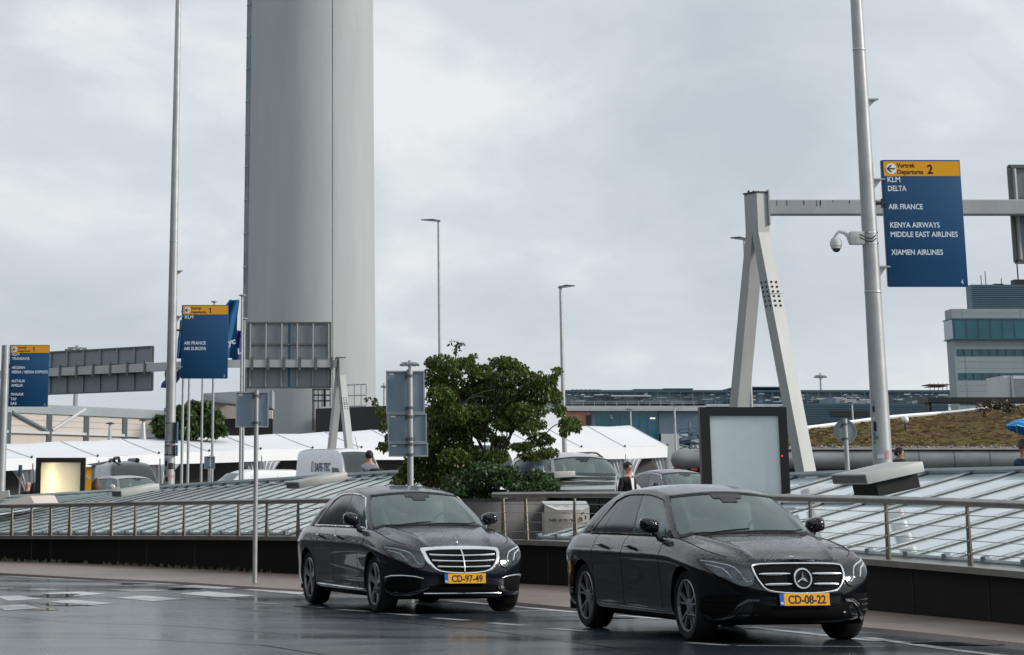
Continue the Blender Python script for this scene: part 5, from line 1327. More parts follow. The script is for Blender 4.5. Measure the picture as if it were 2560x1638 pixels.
for i in range(len(rows)-1):
    full.append(rows[i])
    for f in (.5,): full.append([lerp(p, q, f)-V(0,0,.06 if 0 < j < 7 else 0) for j, (p, q) in enumerate(zip(rows[i], rows[i+1]))])
full.append(rows[-1]); mb.grid(full); o0 = len(mb.v); e = rows[-1]
rf = mb.build('roof', M['tent'], t, 60)
mb = MB()
for i, s_ in enumerate(seams):
    mb.tube([p+V(0,-.02,.01) for p in rows[i][:5]], .022, 5)
mb.build('roof_seam', pm('seam_grey', (.42,.45,.48), .6), rf, 0)
mb = MB()
for i, s_ in enumerate(seams): mb.ball(rows[i][0]+V(0,-.08,.06), .065, n=8, m=5)
mb.build('seam_fitting', M['bolt'], rf, 40)
mb = MB(); xs = list(np.linspace(-78, 1569, 60))
mb.grid([[at(x, val(x), tY(x))+V(0,-.03,0) for x in xs], [at(x, eav(x), tY(x))+V(0,.0,0) for x in xs]])
g_ = rows[-1]; e1 = at(1569, eav(1569), tY(1569)); mb.add([g_[0], e1, V(g_[7].x, g_[7].y, e1.z), g_[7]], [(0,1,2,3)]); mb.add([g_[0], g_[7], g_[4]], [(0,1,2)])
mb.build('valance', M['tent'], t, 60)
for i, s_ in enumerate(seams):
    p = at(s_, eav(s_), tY(s_)); mb = MB(); mb.box(p.x-.07, p.x+.07, p.y, p.y+.14, GZ, p.z+.3); mb.build('leg', M['galv'], t, 0)
    if s_ in (492, 735, 850, 960, 1065, 1167): continue
    for sg in ((-1, 1) if s_ != 1569 else (-1,)):
        mb = MB(); H = p.z-GZ; r2 = []
        for f in np.linspace(0, 1, 9):
            z = p.z-H*f; w = lerp(.95, .22, min(f/.55, 1)**.8)+max(0, f-.6)*.5; off = .10
            r2.append([V(p.x+sg*(off+w*u_), p.y+.12+.06*math.sin(u_*22), z) for u_ in np.linspace(0, 1, 15)])
        mb.grid(r2); mb.build('curtain', M['curtain'], t, 60)
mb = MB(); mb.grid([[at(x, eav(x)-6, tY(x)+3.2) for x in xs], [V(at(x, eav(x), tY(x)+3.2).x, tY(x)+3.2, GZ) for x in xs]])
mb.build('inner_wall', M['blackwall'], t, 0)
for s_ in (613,):
    p = at(s_, eav(s_), tY(s_))
# ------------------------------------------------------------------ flagpoles and flags
M['flagblue'] = pm('flag_blue', (.0, .075, .21), .7, var=.3, vs=1.2); M['flagnavy'] = pm('flag_navy', (.01, .028, .12), .7, var=.3, vs=1.5); M['flagpurple'] = pm('flag_violet', (.030, .035, .17), .7, var=.25, vs=1.2)
FY = 104.0
poles = {}
for i, (xb, xt, yt, r_, lb) in enumerate(((426.5,428,735,.055,'first flagpole right of the mast with graffiti stickers'), (441,443,745,.055,'second flagpole right of the mast with graffiti stickers'), (472.5,474,790,.05,'rust-streaked third flagpole, left of the small dark sign back'), (498,501,712,.055,'flagpole whose finial peeps over the board for KLM, Air France and Air Europa'), (564.5,565,697,.062,'tallest flagpole, in front of the tower edge'), (570.5,571,752,.05,'thin flagpole tucked against the tallest flagpole'))):
    Y = FY+i*1.2; b = at(xb, 1130, Y); p = V(b.x, Y, GZ); zt = at(xt, yt, Y).z; q = thing('flagpole', lb, 'flagpole', p, 'flagpoles before the marquee')
    mb = MB(); mb.tube([p, V(b.x, Y, lerp(GZ, zt, .5)), V(b.x, Y, zt)], [r_, r_*.9, r_*.75], 10); mb.build('pole', M['rustpole'] if i == 2 and 'rustpole' in M else M['galv'], q, 40)
    mb = MB(); mb.lathe([(r_*.7,0),(r_*2.3,.03),(r_*2.3,.06),(.001,.09)], 12, (b.x, Y, zt)); mb.build('finial', M['galv'], q, 30); poles[i] = (b.x, Y)
def flag(label, outline, Y, mat, text=None, seed=1):
    """outline: list of (y, x_left, x_right) in picture units, hung slack in folds"""
    rr = random.Random(seed); t = thing('flag', label, 'flag', at(outline[0][2], outline[0][0], Y), 'flags behind the blue board'); rows = []
    for y, xl, xr in outline:
        rows.append([at(lerp(xl, xr, f), y+(f-.5)*0, Y)+V(0, .16*math.sin(f*9+y*.03+seed)*(1-f*.5), 0) for f in np.linspace(0, 1, 14)])
    mb = MB(); mb.grid(rows); n_ = len(mb.v); mb.add([p+V(0,.02,0) for p in mb.v[:n_]], [tuple(i for i in f[::-1]) for f in mb.f[:]]); c = mb.build('cloth', mat, t, 70)
    if text:
        for s_, xp, yp, sz in text:
            mb = MB(); p = at(xp, yp, Y-.22); add_text(mb, s_, p, (.96,-.1,.25), (-.1,0,1), sz*px2m(Y), bold=.012, depth=.003); mb.build('emblem', M['white_ink'], c, 0)
    return t
flag('blue flag with white letters showing at the right edge of the board for Air Europa', [(705,540,563),(722,528,561),(742,520,558),(765,520,557),(790,520,557),(815,520,558),(842,522,558)], 103.5, M['flagblue'], [('yc', 537, 812, 20)], 2)
flag('violet-blue flag behind the blue flag, beside the tower', [(777,557,568),(795,552,568),(820,548,567),(846,545,566)], 107.5, M['flagpurple'], [('L', 559, 833, 18)], 5)
flag('dark blue flag hanging in folds between the left mast and its board', [(752,423,430),(775,421,432),(800,417,433),(825,416,434),(843,415,428)], 100.0, M['flagblue'], None, 3)
flag('navy flag corner flapping out left below the gantry beam, behind the stickered mast', [(868,388,430),(880,386,428),(892,388,422),(900,380,416),(912,377,398)], 101.0, M['flagnavy'], None, 7)
# ------------------------------------------------------------------ street lamps and high masts
def lamp(label, xb, yb, xt, yt, Y, r_, side, arm, base_z=GZ):
    b = at(xb, yb, Y); p = V(b.x, Y, base_z); zt = at(xt, yt, Y).z; t = thing('street_lamp', label, 'street lamp', p, 'slim street lamps'); k = px2m(Y)
    mb = MB(); mb.tube([p, V(b.x, Y, zt-.3), V(b.x, Y, zt)], [r_, r_*.55, r_*.5], 10); mb.build('pole', M['galv'], t, 40)
    mb = MB(); x = b.x; L_ = arm*k
    mb.prism([(x-side*.1, Y-.12, zt-.03), (x+side*L_*.35, Y-.14, zt+.04), (x+side*L_, Y-.05, zt+.02), (x+side*L_, Y-.05, zt-.01), (x+side*L_*.35, Y-.14, zt-.07), (x-side*.1, Y-.12, zt-.1)], (0,.26,0)); mb.build('lamp_head', M['bluegreylamp'], t, 0)
M['bluegreylamp'] = pm('lamp_grey', (.15,.18,.20), .5)
lamp('tallest slim street lamp, its flat head pointing left above the tree', 1035, 950, 1030.5, 517, 150, .12, -1, 42)
lamp('slim street lamp right of the tree, its flat head pointing right', 1327, 1075, 1316, 672, 120, .12, 1, 35)
lamp('street lamp hidden behind the A-shaped gantry leg, only its left-pointing head showing', 1773, 1110, 1752, 559, 120, .09, -1, 32)
lamp('small lamp post before the teal glass hall, with twin heads', 1484, 1030, 1484, 962, 200, .10, -1, 14)
lamp('small lamp post before the teal glass hall, with a single head', 1588, 1030, 1588, 952, 200, .11, -1, 10)
lamp('small lamp post before the corrugated hall, right of the round sign back', 2006, 1010, 2004, 947, 190, .10, -1, 10)
def highmast(label, xb, yt, Y, ybot, wide, ring=True):
    b = at(xb, ybot, Y); zt = at(xb, yt, Y).z; p = V(b.x, Y, GZ); t = thing('high_mast', label, 'floodlight mast', p, 'distant floodlight masts'); k = px2m(Y); W_ = wide*k/2
    mb = MB(); mb.tube([p, (b.x, Y, zt+6*k)], [.35, .16], 8); mb.build('pole', M['galv'], t, 40)
    mb = MB(); mb.tube([(b.x+W_*math.cos(a), Y+W_*math.sin(a), zt) for a in np.linspace(0, 2*math.pi, 18, endpoint=False)], .05, 5, closed=True)
    for a in np.linspace(.4, 2*math.pi+.4, 3, endpoint=False): mb.bar((b.x, Y, zt), (b.x+W_*math.cos(a), Y+W_*math.sin(a), zt), .06)
    h_ = mb.build('lamp_ring', M['galv'], t, 0); mb = MB()
    for a in np.linspace(0.2, 2*math.pi+.2, 8, endpoint=False): mb.obox((b.x+W_*math.cos(a), Y+W_*math.sin(a), zt-.22), (.22,0,0), (0,.22,0), (0,0,.10))
    mb.build('floodlight', M['bluegreylamp'], h_, 0)
highmast('floodlight mast rising behind the stacked three-plate sign back', 963, 853, 300, 900, 38)
highmast('floodlight mast with a light ring, far beyond the round sign back', 1931, 883, 430, 935, 24)
highmast('floodlight mast head behind the oblique gantry panel at left', 177, 818, 260, 960, 46)
highmast('smallest distant floodlight mast right of the tower', 903, 907, 520, 950, 12)
# ------------------------------------------------------------------ far buildings
def pxbox(mb, x0, y0, x1, y1, Y, depth, ground=None):
    xm, ym = (x0+x1)/2, (y0+y1)/2; a, b = at(x0, ym, Y).x, at(x1, ym, Y).x
    zt = at(xm, y0, Y).z; zb = at(xm, y1, Y).z if ground is None else ground
    mb.box(a, b, Y, Y+depth, zb, zt)
def B(name, parent, mat, rects, Y, depth, smooth=0):
    mb = MB()
    for r in rects: pxbox(mb, *r, Y, depth)
    return mb.build(name, mat, parent, smooth)
# terminal hall in the distance
HY = 300.0
t = thing('terminal_hall', 'long far terminal hall with teal glass front and pipework along its roof', 'building', at(1790, 1090, HY))
B('storey', t, M['plant'], [(1325,921,2250,950)], HY+1.5, 30)
B('roof_slab', t, M['tealwall'], [(1325,917,2250,922.5)], HY+.5, 31)
B('parapet', t, M['palewhite'], [(1325,954,1660,966)], HY-.4, 3)
mb = MB(); pxbox(mb, 1660, 950, 2250, 956, HY-.3, 3); mb.build('parapet', M['plantlight'], t, 0)
gl = B('glass_front', t, M['tealglass'], [(1402,966,1549,1145)], HY, 8)
mb = MB()
for x in (1402,1440,1463,1483,1508,1527,1549): pxbox(mb, x-.6, 966, x+.6, 1145, HY-.06, .05)
mb.build('mullion', M['bluewall'], gl, 0)
mb = MB(); pxbox(mb, 1528, 982, 1540, 985, HY-.09, .05); mb.build('lit_tube', pm('lit_office', (.8,.8,.7), .5, em=((1,.88,.6), .9)), gl, 0)
mb = MB(); pxbox(mb, 1436, 976, 1438, 984, HY-.09, .05); pxbox(mb, 1437, 982, 1441, 984, HY-.09, .05); mb.build('lit_tube', pm('office_white', (.5,.6,.65), .5), gl, 0)
B('wall', t, M['bluewall'], [(1549,966,1870,1020)], HY, 10); B('wall', t, M['palewhite'], [(1556,1020,1870,1145)], HY-.2, 10)
B('hoarding', t, M['orange'], [(1325,968,1390,1145)], HY-.1, 3); B('doorway', t, M['blackwall'], [(1378,976,1390,1000)], HY-.25, .2); B('doorway', t, M['bluewall'], [(1391,966,1402,1145)], HY-.05, 2)
mb = MB(); rnd = random.Random(11)                               # pipe and duct row along the roof storey
for _ in range(120):
    x = rnd.uniform(1330, 2235); y = rnd.uniform(925, 946); w = rnd.choice((3,5,8,14,22)); h = rnd.uniform(.8, 3.4); pxbox(mb, x, y, x+w, y+h, HY+rnd.uniform(-.2, .9), .6)
pd = mb.build('duct_row', M['plantlight'], t, 0); pd['kind'] = 'stuff'
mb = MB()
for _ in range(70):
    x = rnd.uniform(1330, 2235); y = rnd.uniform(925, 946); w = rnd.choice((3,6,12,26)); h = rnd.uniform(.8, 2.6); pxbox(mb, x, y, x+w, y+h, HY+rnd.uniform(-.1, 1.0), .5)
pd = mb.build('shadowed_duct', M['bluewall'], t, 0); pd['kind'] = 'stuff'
mb = MB()
for x in range(1330, 2240, 27): pxbox(mb, x, 922, x+1.2, 950, HY+.2, .15)
mb.build('roof_post', M['bluewall'], t, 0)
mb = MB()
for x in range(1345, 1640, 26): pxbox(mb, x, 943, x+.9, 955, HY-1.0, .08)
for y in (943, 948): pxbox(mb, 1340, y, 1640, y+.7, HY-1.0, .08)
mb.build('guard_rail', M['palewhite'], t, 0)
for x0, x1, y in ((1438,1530,929),(1748,1776,938),(1920,1990,936),(1960,1984,934)): B('white_duct', t, M['palewhite'], [(x0,y,x1,y+3)], HY-.5, 1)
mb = MB(); 
for x0, x1, y in ((1343,1413,917),(2183,2233,904)):
    pxbox(mb, x0, y-1, x1, y+1, HY+4, 4)
    for q in np.arange(x0+3, x1, 10): pxbox(mb, q, y-3, q+.8, 919, HY+4, .2)
    pxbox(mb, x0+6, y+3.4, x1-4, y+4.4, HY+4, 4)
build_each(mb, 'steel_frame', M['rust'], t, 0)
mb = MB(); pxbox(mb, 1490, 914.5, 1560, 917, HY+3, 9); pxbox(mb, 1560, 913, 1630, 916, HY+3, 9); pxbox(mb, 1725, 909, 1860, 912, HY+3, 9); mb.build('solar_panel', M['tealwall'], t, 0)
# corrugated hall
t = thing('corrugated_hall', 'dark teal hall clad in horizontal corrugated sheet, with pale roof units', 'building', at(2060, 1010, 235))
B('wall', t, M['tealwall'], [(1868,949,2235,1145)], 235, 30)
mb = MB()
for y in np.arange(952, 1015, 4.1): pxbox(mb, 1868, y, 2235, y+1.0, 234.93, .08)
mb.build('cladding_ridge', M['bluewall'], t, 0)
B('louvre', t, M['blackwall'], [(1953,965,2042,979)], 234.88, .1); B('door', t, M['bluewall'], [(2073,976,2097,1010)], 234.88, .1)
for x0, x1 in ((1987,2013),(2038,2060),(2172,2200)):
    mb = MB()
    for y in (938.5,941,943.5,946): pxbox(mb, x0, y, x1, y+1.7, 240, 5)
    mb.build('roof_unit', M['palewhite'], t, 0)
B('stair_head', t, M['bluewall'], [(1945,936,1965,949)], 241, 4); B('stair_head', t, M['greyconc'], [(1965,936,1974,949)], 241, 4)
# office block at the right
OY = 250.0; t = thing('office_block', 'grey office block with teal ribbon windows at the right frame edge', 'building', at(2330, 965, OY))
def zz(y): return at(2320, y, OY).z
X0 = at(2245, 850, OY).x; X1 = X0+26
mb = MB(); mb.box(X0, X1, OY, OY+3, GZ, zz(726)); mb.build('wall', M['greyconc'], t, 0)
mb = MB(); mb.box(X0-.12, X1, OY-.35, OY+3.2, zz(796), zz(750)); w = mb.build('window_band', M['tealglass'], t, 0)
mb = MB(); mb.box(X0-.2, X1, OY-.45, OY+3.3, zz(798.5), zz(796)); mb.box(X0-.2, X1, OY-.45, OY+3.3, zz(751), zz(749))
for k in range(10): x = X0+.1+k*1.06; mb.box(x-.03, x+.03, OY-.40, OY-.35, zz(796), zz(751))
mb.build('window_frame', M['tealwall'], w, 0)
for ya, yb in ((821,837),(877,893),(945,952)):
    mb = MB(); mb.box(X0+.2, X1, OY-.03, OY+.1, zz(yb), zz(ya)); w = mb.build('window_band', M['tealwall'], t, 0)
    mb = MB()
    for x, wd in ((.35,.15),(.9,.5),(1.6,.35)): mb.box(X0+x, X0+x+wd, OY-.05, OY-.03, zz(yb)+.08, zz(ya)-.08)
    build_each(mb, 'lit_pane', M['tealglass'], w, 0)
    mb = MB()
    for k in range(12): mb.box(X0+.8+k*.75, X0+.83+k*.75, OY-.06, OY-.05, zz(yb), zz(ya))
    mb.build('mullion', M['blackwall'], w, 0)
mb = MB()
for x in (.9, 6.1): mb.box(X0+x, X0+x+.05, OY-.015, OY, GZ, zz(727))
for y in (735,812,850,865,905,920): mb.box(X0, X1, OY-.015, OY, zz(y)-.02, zz(y)+.02)
mb.build('panel_joint', M['plant'], t, 0)
mb = MB(); mb.box(X0+2.0, X1, OY+.6, OY+2.8, zz(726), zz(668)); mb.build('roof_storey', M['tealwall'], t, 0)
mb = MB()
for y in np.arange(671, 722, 5): mb.box(X0+2.0, X1, OY+.53, OY+.6, zz(y)-.06, zz(y))
mb.build('louvre', M['bluewall'], t, 0)
mb = MB(); mb.box(X0+6.0, X0+10, OY+1, OY+2.5, zz(668), zz(655)); mb.box(X0+6.3, X0+6.4, OY+1, OY+1.1, zz(655), zz(605))
for x, h in ((3.0,7),(3.4,10),(4.8,5)): mb.box(X0+x, X0+x+.06, OY+1, OY+1.06, zz(668), zz(668)+h*.12)
mb.box(X0+4.2, X0+5.0, OY+1, OY+2, zz(668), zz(665)); build_each(mb, 'antenna', M['blackwall'], t, 0)
# bridge and shed in front of the office block
t = thing('passenger_bridge', 'dark flat passenger bridge running out of the right frame edge', 'bridge', at(2300, 945, 205))
B('deck', t, M['tealdark'] if 'tealdark' in M else M['blackwall'], [(2182,934,2480,945.5)], 205, 4)
mb = MB()
for x in (2186, 2470): pxbox(mb, x, 945, x+5, 1010, 206, 1.5)
build_each(mb, 'support', M['blackwall'], t, 0)
t = thing('roof_shed', 'pale corrugated shed cut by the right frame edge, before the office block', 'shed', at(2400, 960, 215))
B('wall', t, M['palewhite'], [(2362,883,2480,963)], 215, 6); mb = MB()
for y in np.arange(890, 935, 5): pxbox(mb, 2375, y, 2480, y+1.5, 214.9, .1)
mb.build('cladding_ridge', M['greyconc'], t, 0); B('corner_post', t, M['greyconc'], [(2379,883,2384,963)], 214.8, .2)
# spiral stair
SY = 290.0; p = at(1623, 1075, SY); t = thing('spiral_stair', 'grey spiral escape stair against the white hall wall', 'staircase', (p.x, SY, p.z-4)); zt, zb = at(1623, 993, SY).z, at(1623, 1075, SY).z
mb = MB(); mb.tube([(p.x, SY, zb-4), (p.x, SY, zt)], .16, 8); mb.build('column', M['bluewall'], t, 40)
mb = MB()
for k in range(34):
    a = k*.42; z = lerp(zb, zt-1.2, k/33); mb.obox((p.x+.5*math.cos(a), SY+.5*math.sin(a), z), V(math.cos(a), math.sin(a), 0)*.5, V(-math.sin(a), math.cos(a), 0)*.16, (0,0,.03))
mb.build('tread', M['bluewall'], t, 0)
mb = MB()
for o in (.3,.75,1.15): mb.tube([(p.x+1.05*math.cos(k*.21), SY+1.05*math.sin(k*.21), lerp(zb, zt-1.2, k/67)+o) for k in range(68)], .06, 4)
mb.tube([(p.x+1.05*math.cos(k*.21), SY+1.05*math.sin(k*.21), lerp(zb, zt-1.2, k/67)) for k in range(68)], .10, 4)
mb.box(p.x+.2, p.x+2.2, SY-1, SY+1, zt-1.25, zt-1.1)
for k in range(6): mb.box(p.x+.3+k*.36, p.x+.35+k*.36, SY-1, SY-.95, zt-1.1, zt)
mb.box(p.x+.2, p.x+2.2, SY-1, SY-.95, zt-.05, zt); mb.build('railing', M['bluewall'], t, 0)
# beige building at the left with its steel frame
t = thing('beige_warehouse', 'low beige building braced with blue-grey steel, behind the ten-airline board', 'building', at(180, 1040, 185))
pL, pR = at(-200, 990, 172), at(415, 990, 200); zz2 = lambda x, y: at(x, y, lerp(172, 200, (x+200)/615)).z
ztop = lambda x: zz2(x, lerp(963, 944, (x+200)/615)); zbt = GZ
def wp(x, o=0.): q = lerp(V(pL.x, 172, 0), V(pR.x, 200, 0), (x+200)/615); return V(q.x, q.y-o, 0)
def xs_on(x):      # plan point of the facade under picture column x
    r_ = ray(x, 990); d = r_.xy/r_.y; A = V(pL.x, 172, 0); D = V(pR.x, 200, 0)-A; s_ = (A.x-d.x*A.y)/(d.x*D.y-D.x); return A+D*s_
A, Bq = xs_on(-200), xs_on(415); zT2 = at(0, 957, xs_on(0).y).z
mb = MB(); mb.wall((A.x, A.y), (Bq.x, Bq.y), GZ, zT2-.3, 12); mb.build('wall', M['beige'], t, 0)
mb = MB(); mb.wall((A.x-.05, A.y-.3), (Bq.x+.05, Bq.y-.3), zT2-.3, zT2+.15, 12.5); mb.wall((A.x, A.y-.2), (Bq.x, Bq.y-.2), zT2+.15, zT2+.28, 12); mb.build('roof_edge', M['greyconc'], t, 0)
fp = [-160,-70,22,118,205,295,383]; mb = None
for x in fp:
    q = xs_on(x); mb = MB(); mb.box(q.x-.16, q.x+.16, q.y-.42, q.y-.1, GZ, zT2-.3); mb.build('column', M['blueframe'], t, 0)
zl = at(60, 1016, xs_on(60).y).z
mb = MB(); a, b = xs_on(-160), xs_on(400); mb.bar(a+V(0,-.3,zl), b+V(0,-.3,zl), .16); mb.build('lower_rail', M['palewhite'], t, 0)
for x0, y0, x1, y1 in ((30,969,112,1012),(125,1012,200,963),(388,962,420,985)):
    a, b = xs_on(x0), xs_on(x1); mb = MB(); mb.tube([V(a.x, a.y-.35, at(x0, y0, a.y).z), V(b.x, b.y-.35, at(x1, y1, b.y).z)], .10, 6); mb.build('brace', M['palewhite'] if x0 == 125 else M['blueframe'], t, 40)
mb = MB()
for z in (.33,.66):
    a, b = xs_on(-200), xs_on(415); z_ = lerp(zl, zT2-.3, z); mb.bar(a+V(0,-.015,z_), b+V(0,-.015,z_), .03, .02)
mb.build('panel_joint', M['greyconc'], t, 0)
# right-hand beige strip, canopy
t = thing('entrance_canopy', 'grey flat canopy sticking out left of the tower, over a beige wall', 'canopy', at(530, 1000, 196))
mb = MB(); P0, P1 = at(476, 935, 196), at(600, 930, 186); 
mb.prism([at(474,925,196), at(640,916,188), at(640,959,188), at(575,953,190), at(474,941,196)], (0,6,0)); mb.build('roof', M['greyconc'], t, 0)
mb = MB(); pxbox(mb, 476, 940, 640, 1010, 199, 2); mb.build('wall', M['beige'], t, 0); mb = MB(); pxbox(mb, 526, 984, 640, 1030, 194, 2); mb.build('gate', M['blackwall'], t, 0)
# two small vent stacks
for i, (x, yt, lb) in enumerate(((258,997,'thin straight vent stack before the beige building'), (336,989,'vent stack widening to its foot before the beige building'))):
    p = at(x, 1035, 165); t = thing('vent_stack', lb, 'vent stack', (p.x, 165, p.z-2), 'vent stacks'); zt = at(x, yt, 165).z
    mb = MB(); mb.tube([(p.x,165,p.z-2),(p.x,165,p.z),(p.x,165,zt)], [.12 if i == 0 else .22,.12 if i == 0 else .22,.08], 10); mb.build('pipe', M['galv'], t, 40)
    mb = MB(); mb.lathe([(.001,.12),(.25,.05),(.25,0),(.05,-.02)], 12, (p.x,165,zt)); mb.build('cowl', M['bolt'], t, 30)
# ------------------------------------------------------------------ planted bank with its long pipe
def bankmat():
    m = bpy.data.materials.new('sedum'); m.use_nodes = True; t = m.node_tree; b = t.nodes['Principled BSDF']; b.inputs['Roughness'].default_value = .95; b.inputs['Specular IOR Level'].default_value = .1
    c = N(t, 'ShaderNodeTexCoord'); mp_ = N(t, 'ShaderNodeMapping'); mp_.inputs['Scale'].default_value = (.20, .25, 1.5); t.links.new(c.outputs['Object'], mp_.inputs[0])
    n_ = N(t, 'ShaderNodeTexNoise'); n_.inputs['Scale'].default_value = 1.3; n_.inputs['Detail'].default_value = 9; n_.inputs['Roughness'].default_value = .72; t.links.new(mp_.outputs[0], n_.inputs['Vector'])
    r_ = N(t, 'ShaderNodeValToRGB'); e = r_.color_ramp.elements; e[0].position = .30; e[0].color = (.040,.020,.010,1); e[1].position = .74; e[1].color = (.17,.13,.045,1)
    for p_, col in ((.42,(.105,.046,.026)), (.50,(.070,.060,.014)), (.55,(.125,.100,.018)), (.61,(.130,.055,.032))): x = r_.color_ramp.elements.new(p_); x.color = (*col, 1)
    t.links.new(n_.outputs['Fac'], r_.inputs[0]); t.links.new(r_.outputs[0], b.inputs['Base Color']); return m
M['sedum'] = bankmat(); M['tuft'] = leafmat('sedum_tuft', (.085,.042,.024), (.14,.12,.022), .1)
ytop = herm([(1840,1016),(1895,1011),(2105,984),(2250,972),(2407,953),(2600,935)])
mb = MB(); rows = []; rnd = random.Random(4)
for j in range(15):
    f = j/14; row = []
    for i in range(60):
        x = lerp(1840, 2600, i/59); Y = lerp(92, 92+34*min(1, .35+(x-1840)/560), f); p = at(x, lerp(1050, ytop(x), f), Y); p.z += rnd.uniform(-.04, .05) if 0 < j < 14 else 0; row.append(p)
    rows.append(row)
mb.grid(rows); top_row = rows[-1]
mb.grid([rows[-1], [V(p.x, p.y+6, p.z-.3) for p in rows[-1]], [V(p.x, p.y+7, 0) for p in rows[-1]]]); mb.build('bank', M['sedum'], None, 40, kind='structure')
mb = MB()
for _ in range(3000):
    i = rnd.uniform(0, 58.9); j = rnd.uniform(0, 13.9); a, b = int(i), int(j); p = lerp(lerp(rows[b][a], rows[b][a+1], i-a), lerp(rows[b+1][a], rows[b+1][a+1], i-a), j-b)
    h = rnd.uniform(.01, .06); w = rnd.uniform(.05, .22); an = rnd.uniform(0, 3.14); d = V(math.cos(an), math.sin(an), 0)*w
    mb.add([p-d, p+d, p+d*.6+V(0,0,h), p-d*.5+V(0,0,h*.9)], [(0,1,2,3)])
o = mb.build('sedum', M['tuft'], None, 0, kind='stuff'); o['label'] = 'brown and olive sedum growing over the sloping bank'; o['category'] = 'ground cover'
t = thing('bank_kerb', 'thin white kerb along the crest of the planted bank', 'kerb', top_row[10]); mb = MB(); mb.tube([p+V(0,.3,.08) for p in top_row[:40]], .075, 5); mb.build('kerb', M['tent'], t, 0)
# low bush on the crest
def leafcloud(mb, blobs, n, size, rnd, droop=.3):
    tot = sum(b[1].x*b[1].z for b in blobs)
    for c, r_ in blobs:
        for _ in range(int(n*r_.x*r_.z/tot)+1):
            while True:
                q = V(rnd.uniform(-1,1), rnd.uniform(-1,1), rnd.uniform(-1,1))
                if q.length < 1 and rnd.random() < .25+.75*q.length: break
            p = c+V(q.x*r_.x, q.y*r_.y, q.z*r_.z); s_ = size*rnd.uniform(.6, 1.25)
            d = V(rnd.uniform(-1,1), rnd.uniform(-1,1), rnd.uniform(-.9,.35)-droop).normalized(); u_ = d.cross(V(rnd.uniform(-1,1), rnd.uniform(-1,1), rnd.uniform(-.3,1))).normalized()
            k = .30; mb.add([p, p+d*s_*.45+u_*s_*k, p+d*s_, p+d*s_*.45-u_*s_*k], [(0,1,2,3)])
bb = at(2336, 963, 118); t = thing('bush', 'small dark bush on the crest of the planted bank', 'bush', bb); mb = MB(); leafcloud(mb, [(bb+V(dx, 0, .1+dz), V(.35,.3,.2)) for dx, dz in ((-.45,0),(0,.12),(.4,.05),(.7,-.05))], 500, .14, rnd, 0); mb.build('foliage', leafmat('bush_leaf', (.03,.025,.012), (.08,.055,.025), .1), t, 0)
q = at(2263, 1057, 98); q = at(2264, 1056, 98); 
t = thing('roof_light', 'tiny bright ball-shaped lamp on the planted bank', 'lamp', at(2263, 1063, 95)); 
p = at(2264, 1056.5-0, 95); p = at((1960+865/2.852)/K, (900+445/2.852)/K, 100); t.location = p; ORG[t.name] = p.copy()
mb = MB(); mb.ball(p+V(0,0,.1), .13, n=12, m=8); mb.build('globe', M['tent'], t, 60); mb = MB(); mb.tube([p-V(0,0,.25), p], .05, 6); mb.build('stem', M['bolt'], t, 40)
PY = 84.0; t = thing('pipeline', 'long grey riveted pipe with a rounded end, running right below the planted bank', 'pipe', at(1600, 1100, PY))
zc = at(2000, 1080, PY).z; x0, x1 = at(1602, 1080, PY).x, at(2560, 1080, PY).x; rp_ = 23.5*px2m(PY)
mb = MB(); mb.lathe([(.001,0),(rp_*.6,.06),(rp_*.9,.18),(rp_,.34),(rp_,x1-x0)], 32, (x0-.3, PY+rp_, zc), (1,0,0)); mb.build('tube', M['pipe'], t, 50)
mb = MB()
for k in range(14):
    x = x0+.75+k*1.04; mb.lathe([(rp_+.001,-.02),(rp_+.006,-.015),(rp_+.006,.015),(rp_+.001,.02)], 32, (x, PY+rp_, zc), (1,0,0))
build_each(mb, 'seam_band', M['rib'], t, 0)
mb = MB(); mb.box(x0+.2, x1, PY+.2, PY+2*rp_-.2, GZ-.2, zc-rp_*.9); mb.build('gap_fill', M['dark_gap'], t, 0)  # near-black block stands in for the dark gap under the pipe
mb = MB(); mb.box(x0+.6, x1, PY+rp_-.25, PY+rp_+.25, zc+rp_-.015, zc+rp_+.03); mb.build('walkway_strip', M['capstone'], t, 0)
for k in range(3):
    x = at((1700,1775,1895)[k], 1105, PY).x; mb = MB(); mb.box(at(1585+k*40, 1105, PY).x, at(1600+k*40, 1105, PY).x, PY+.1, PY+.3, zc-rp_-.02, zc-rp_+.06); mb.build('red_wedge', STK[2], t, 0)
t = thing('cable_rack', 'row of small galvanised clips on a rail along the top of the long pipe', 'cable rack', at(1700, 1054, PY+1.4)); za = at(2000, 1057, PY+1.4).z; zb = at(2000, 1048, PY+1.4).z
xa = at(1628, 1050, PY+1.4).x; mb = MB(); rnd = random.Random(8)
for z in (za, lerp(za, zb, .55)): mb.tube([(xa, PY+1.4, z), (x1, PY+1.4, z)], .018, 5)
mb.build('rail', M['galv'], t, 40); mb = MB(); x = xa
while x < x1:
    h = rnd.uniform(.06, .13); d = rnd.uniform(-.10, .10); mb.bar((x, PY+1.4, za-.02), (x+d, PY+1.35, za+h), .035); mb.bar((x+.04, PY+1.4, za-.02), (x+.04-d, PY+1.45, za+h*.8), .03); x += rnd.uniform(.07, .15)
o = mb.build('clip', M['galv'], t, 0); o['kind'] = 'stuff'
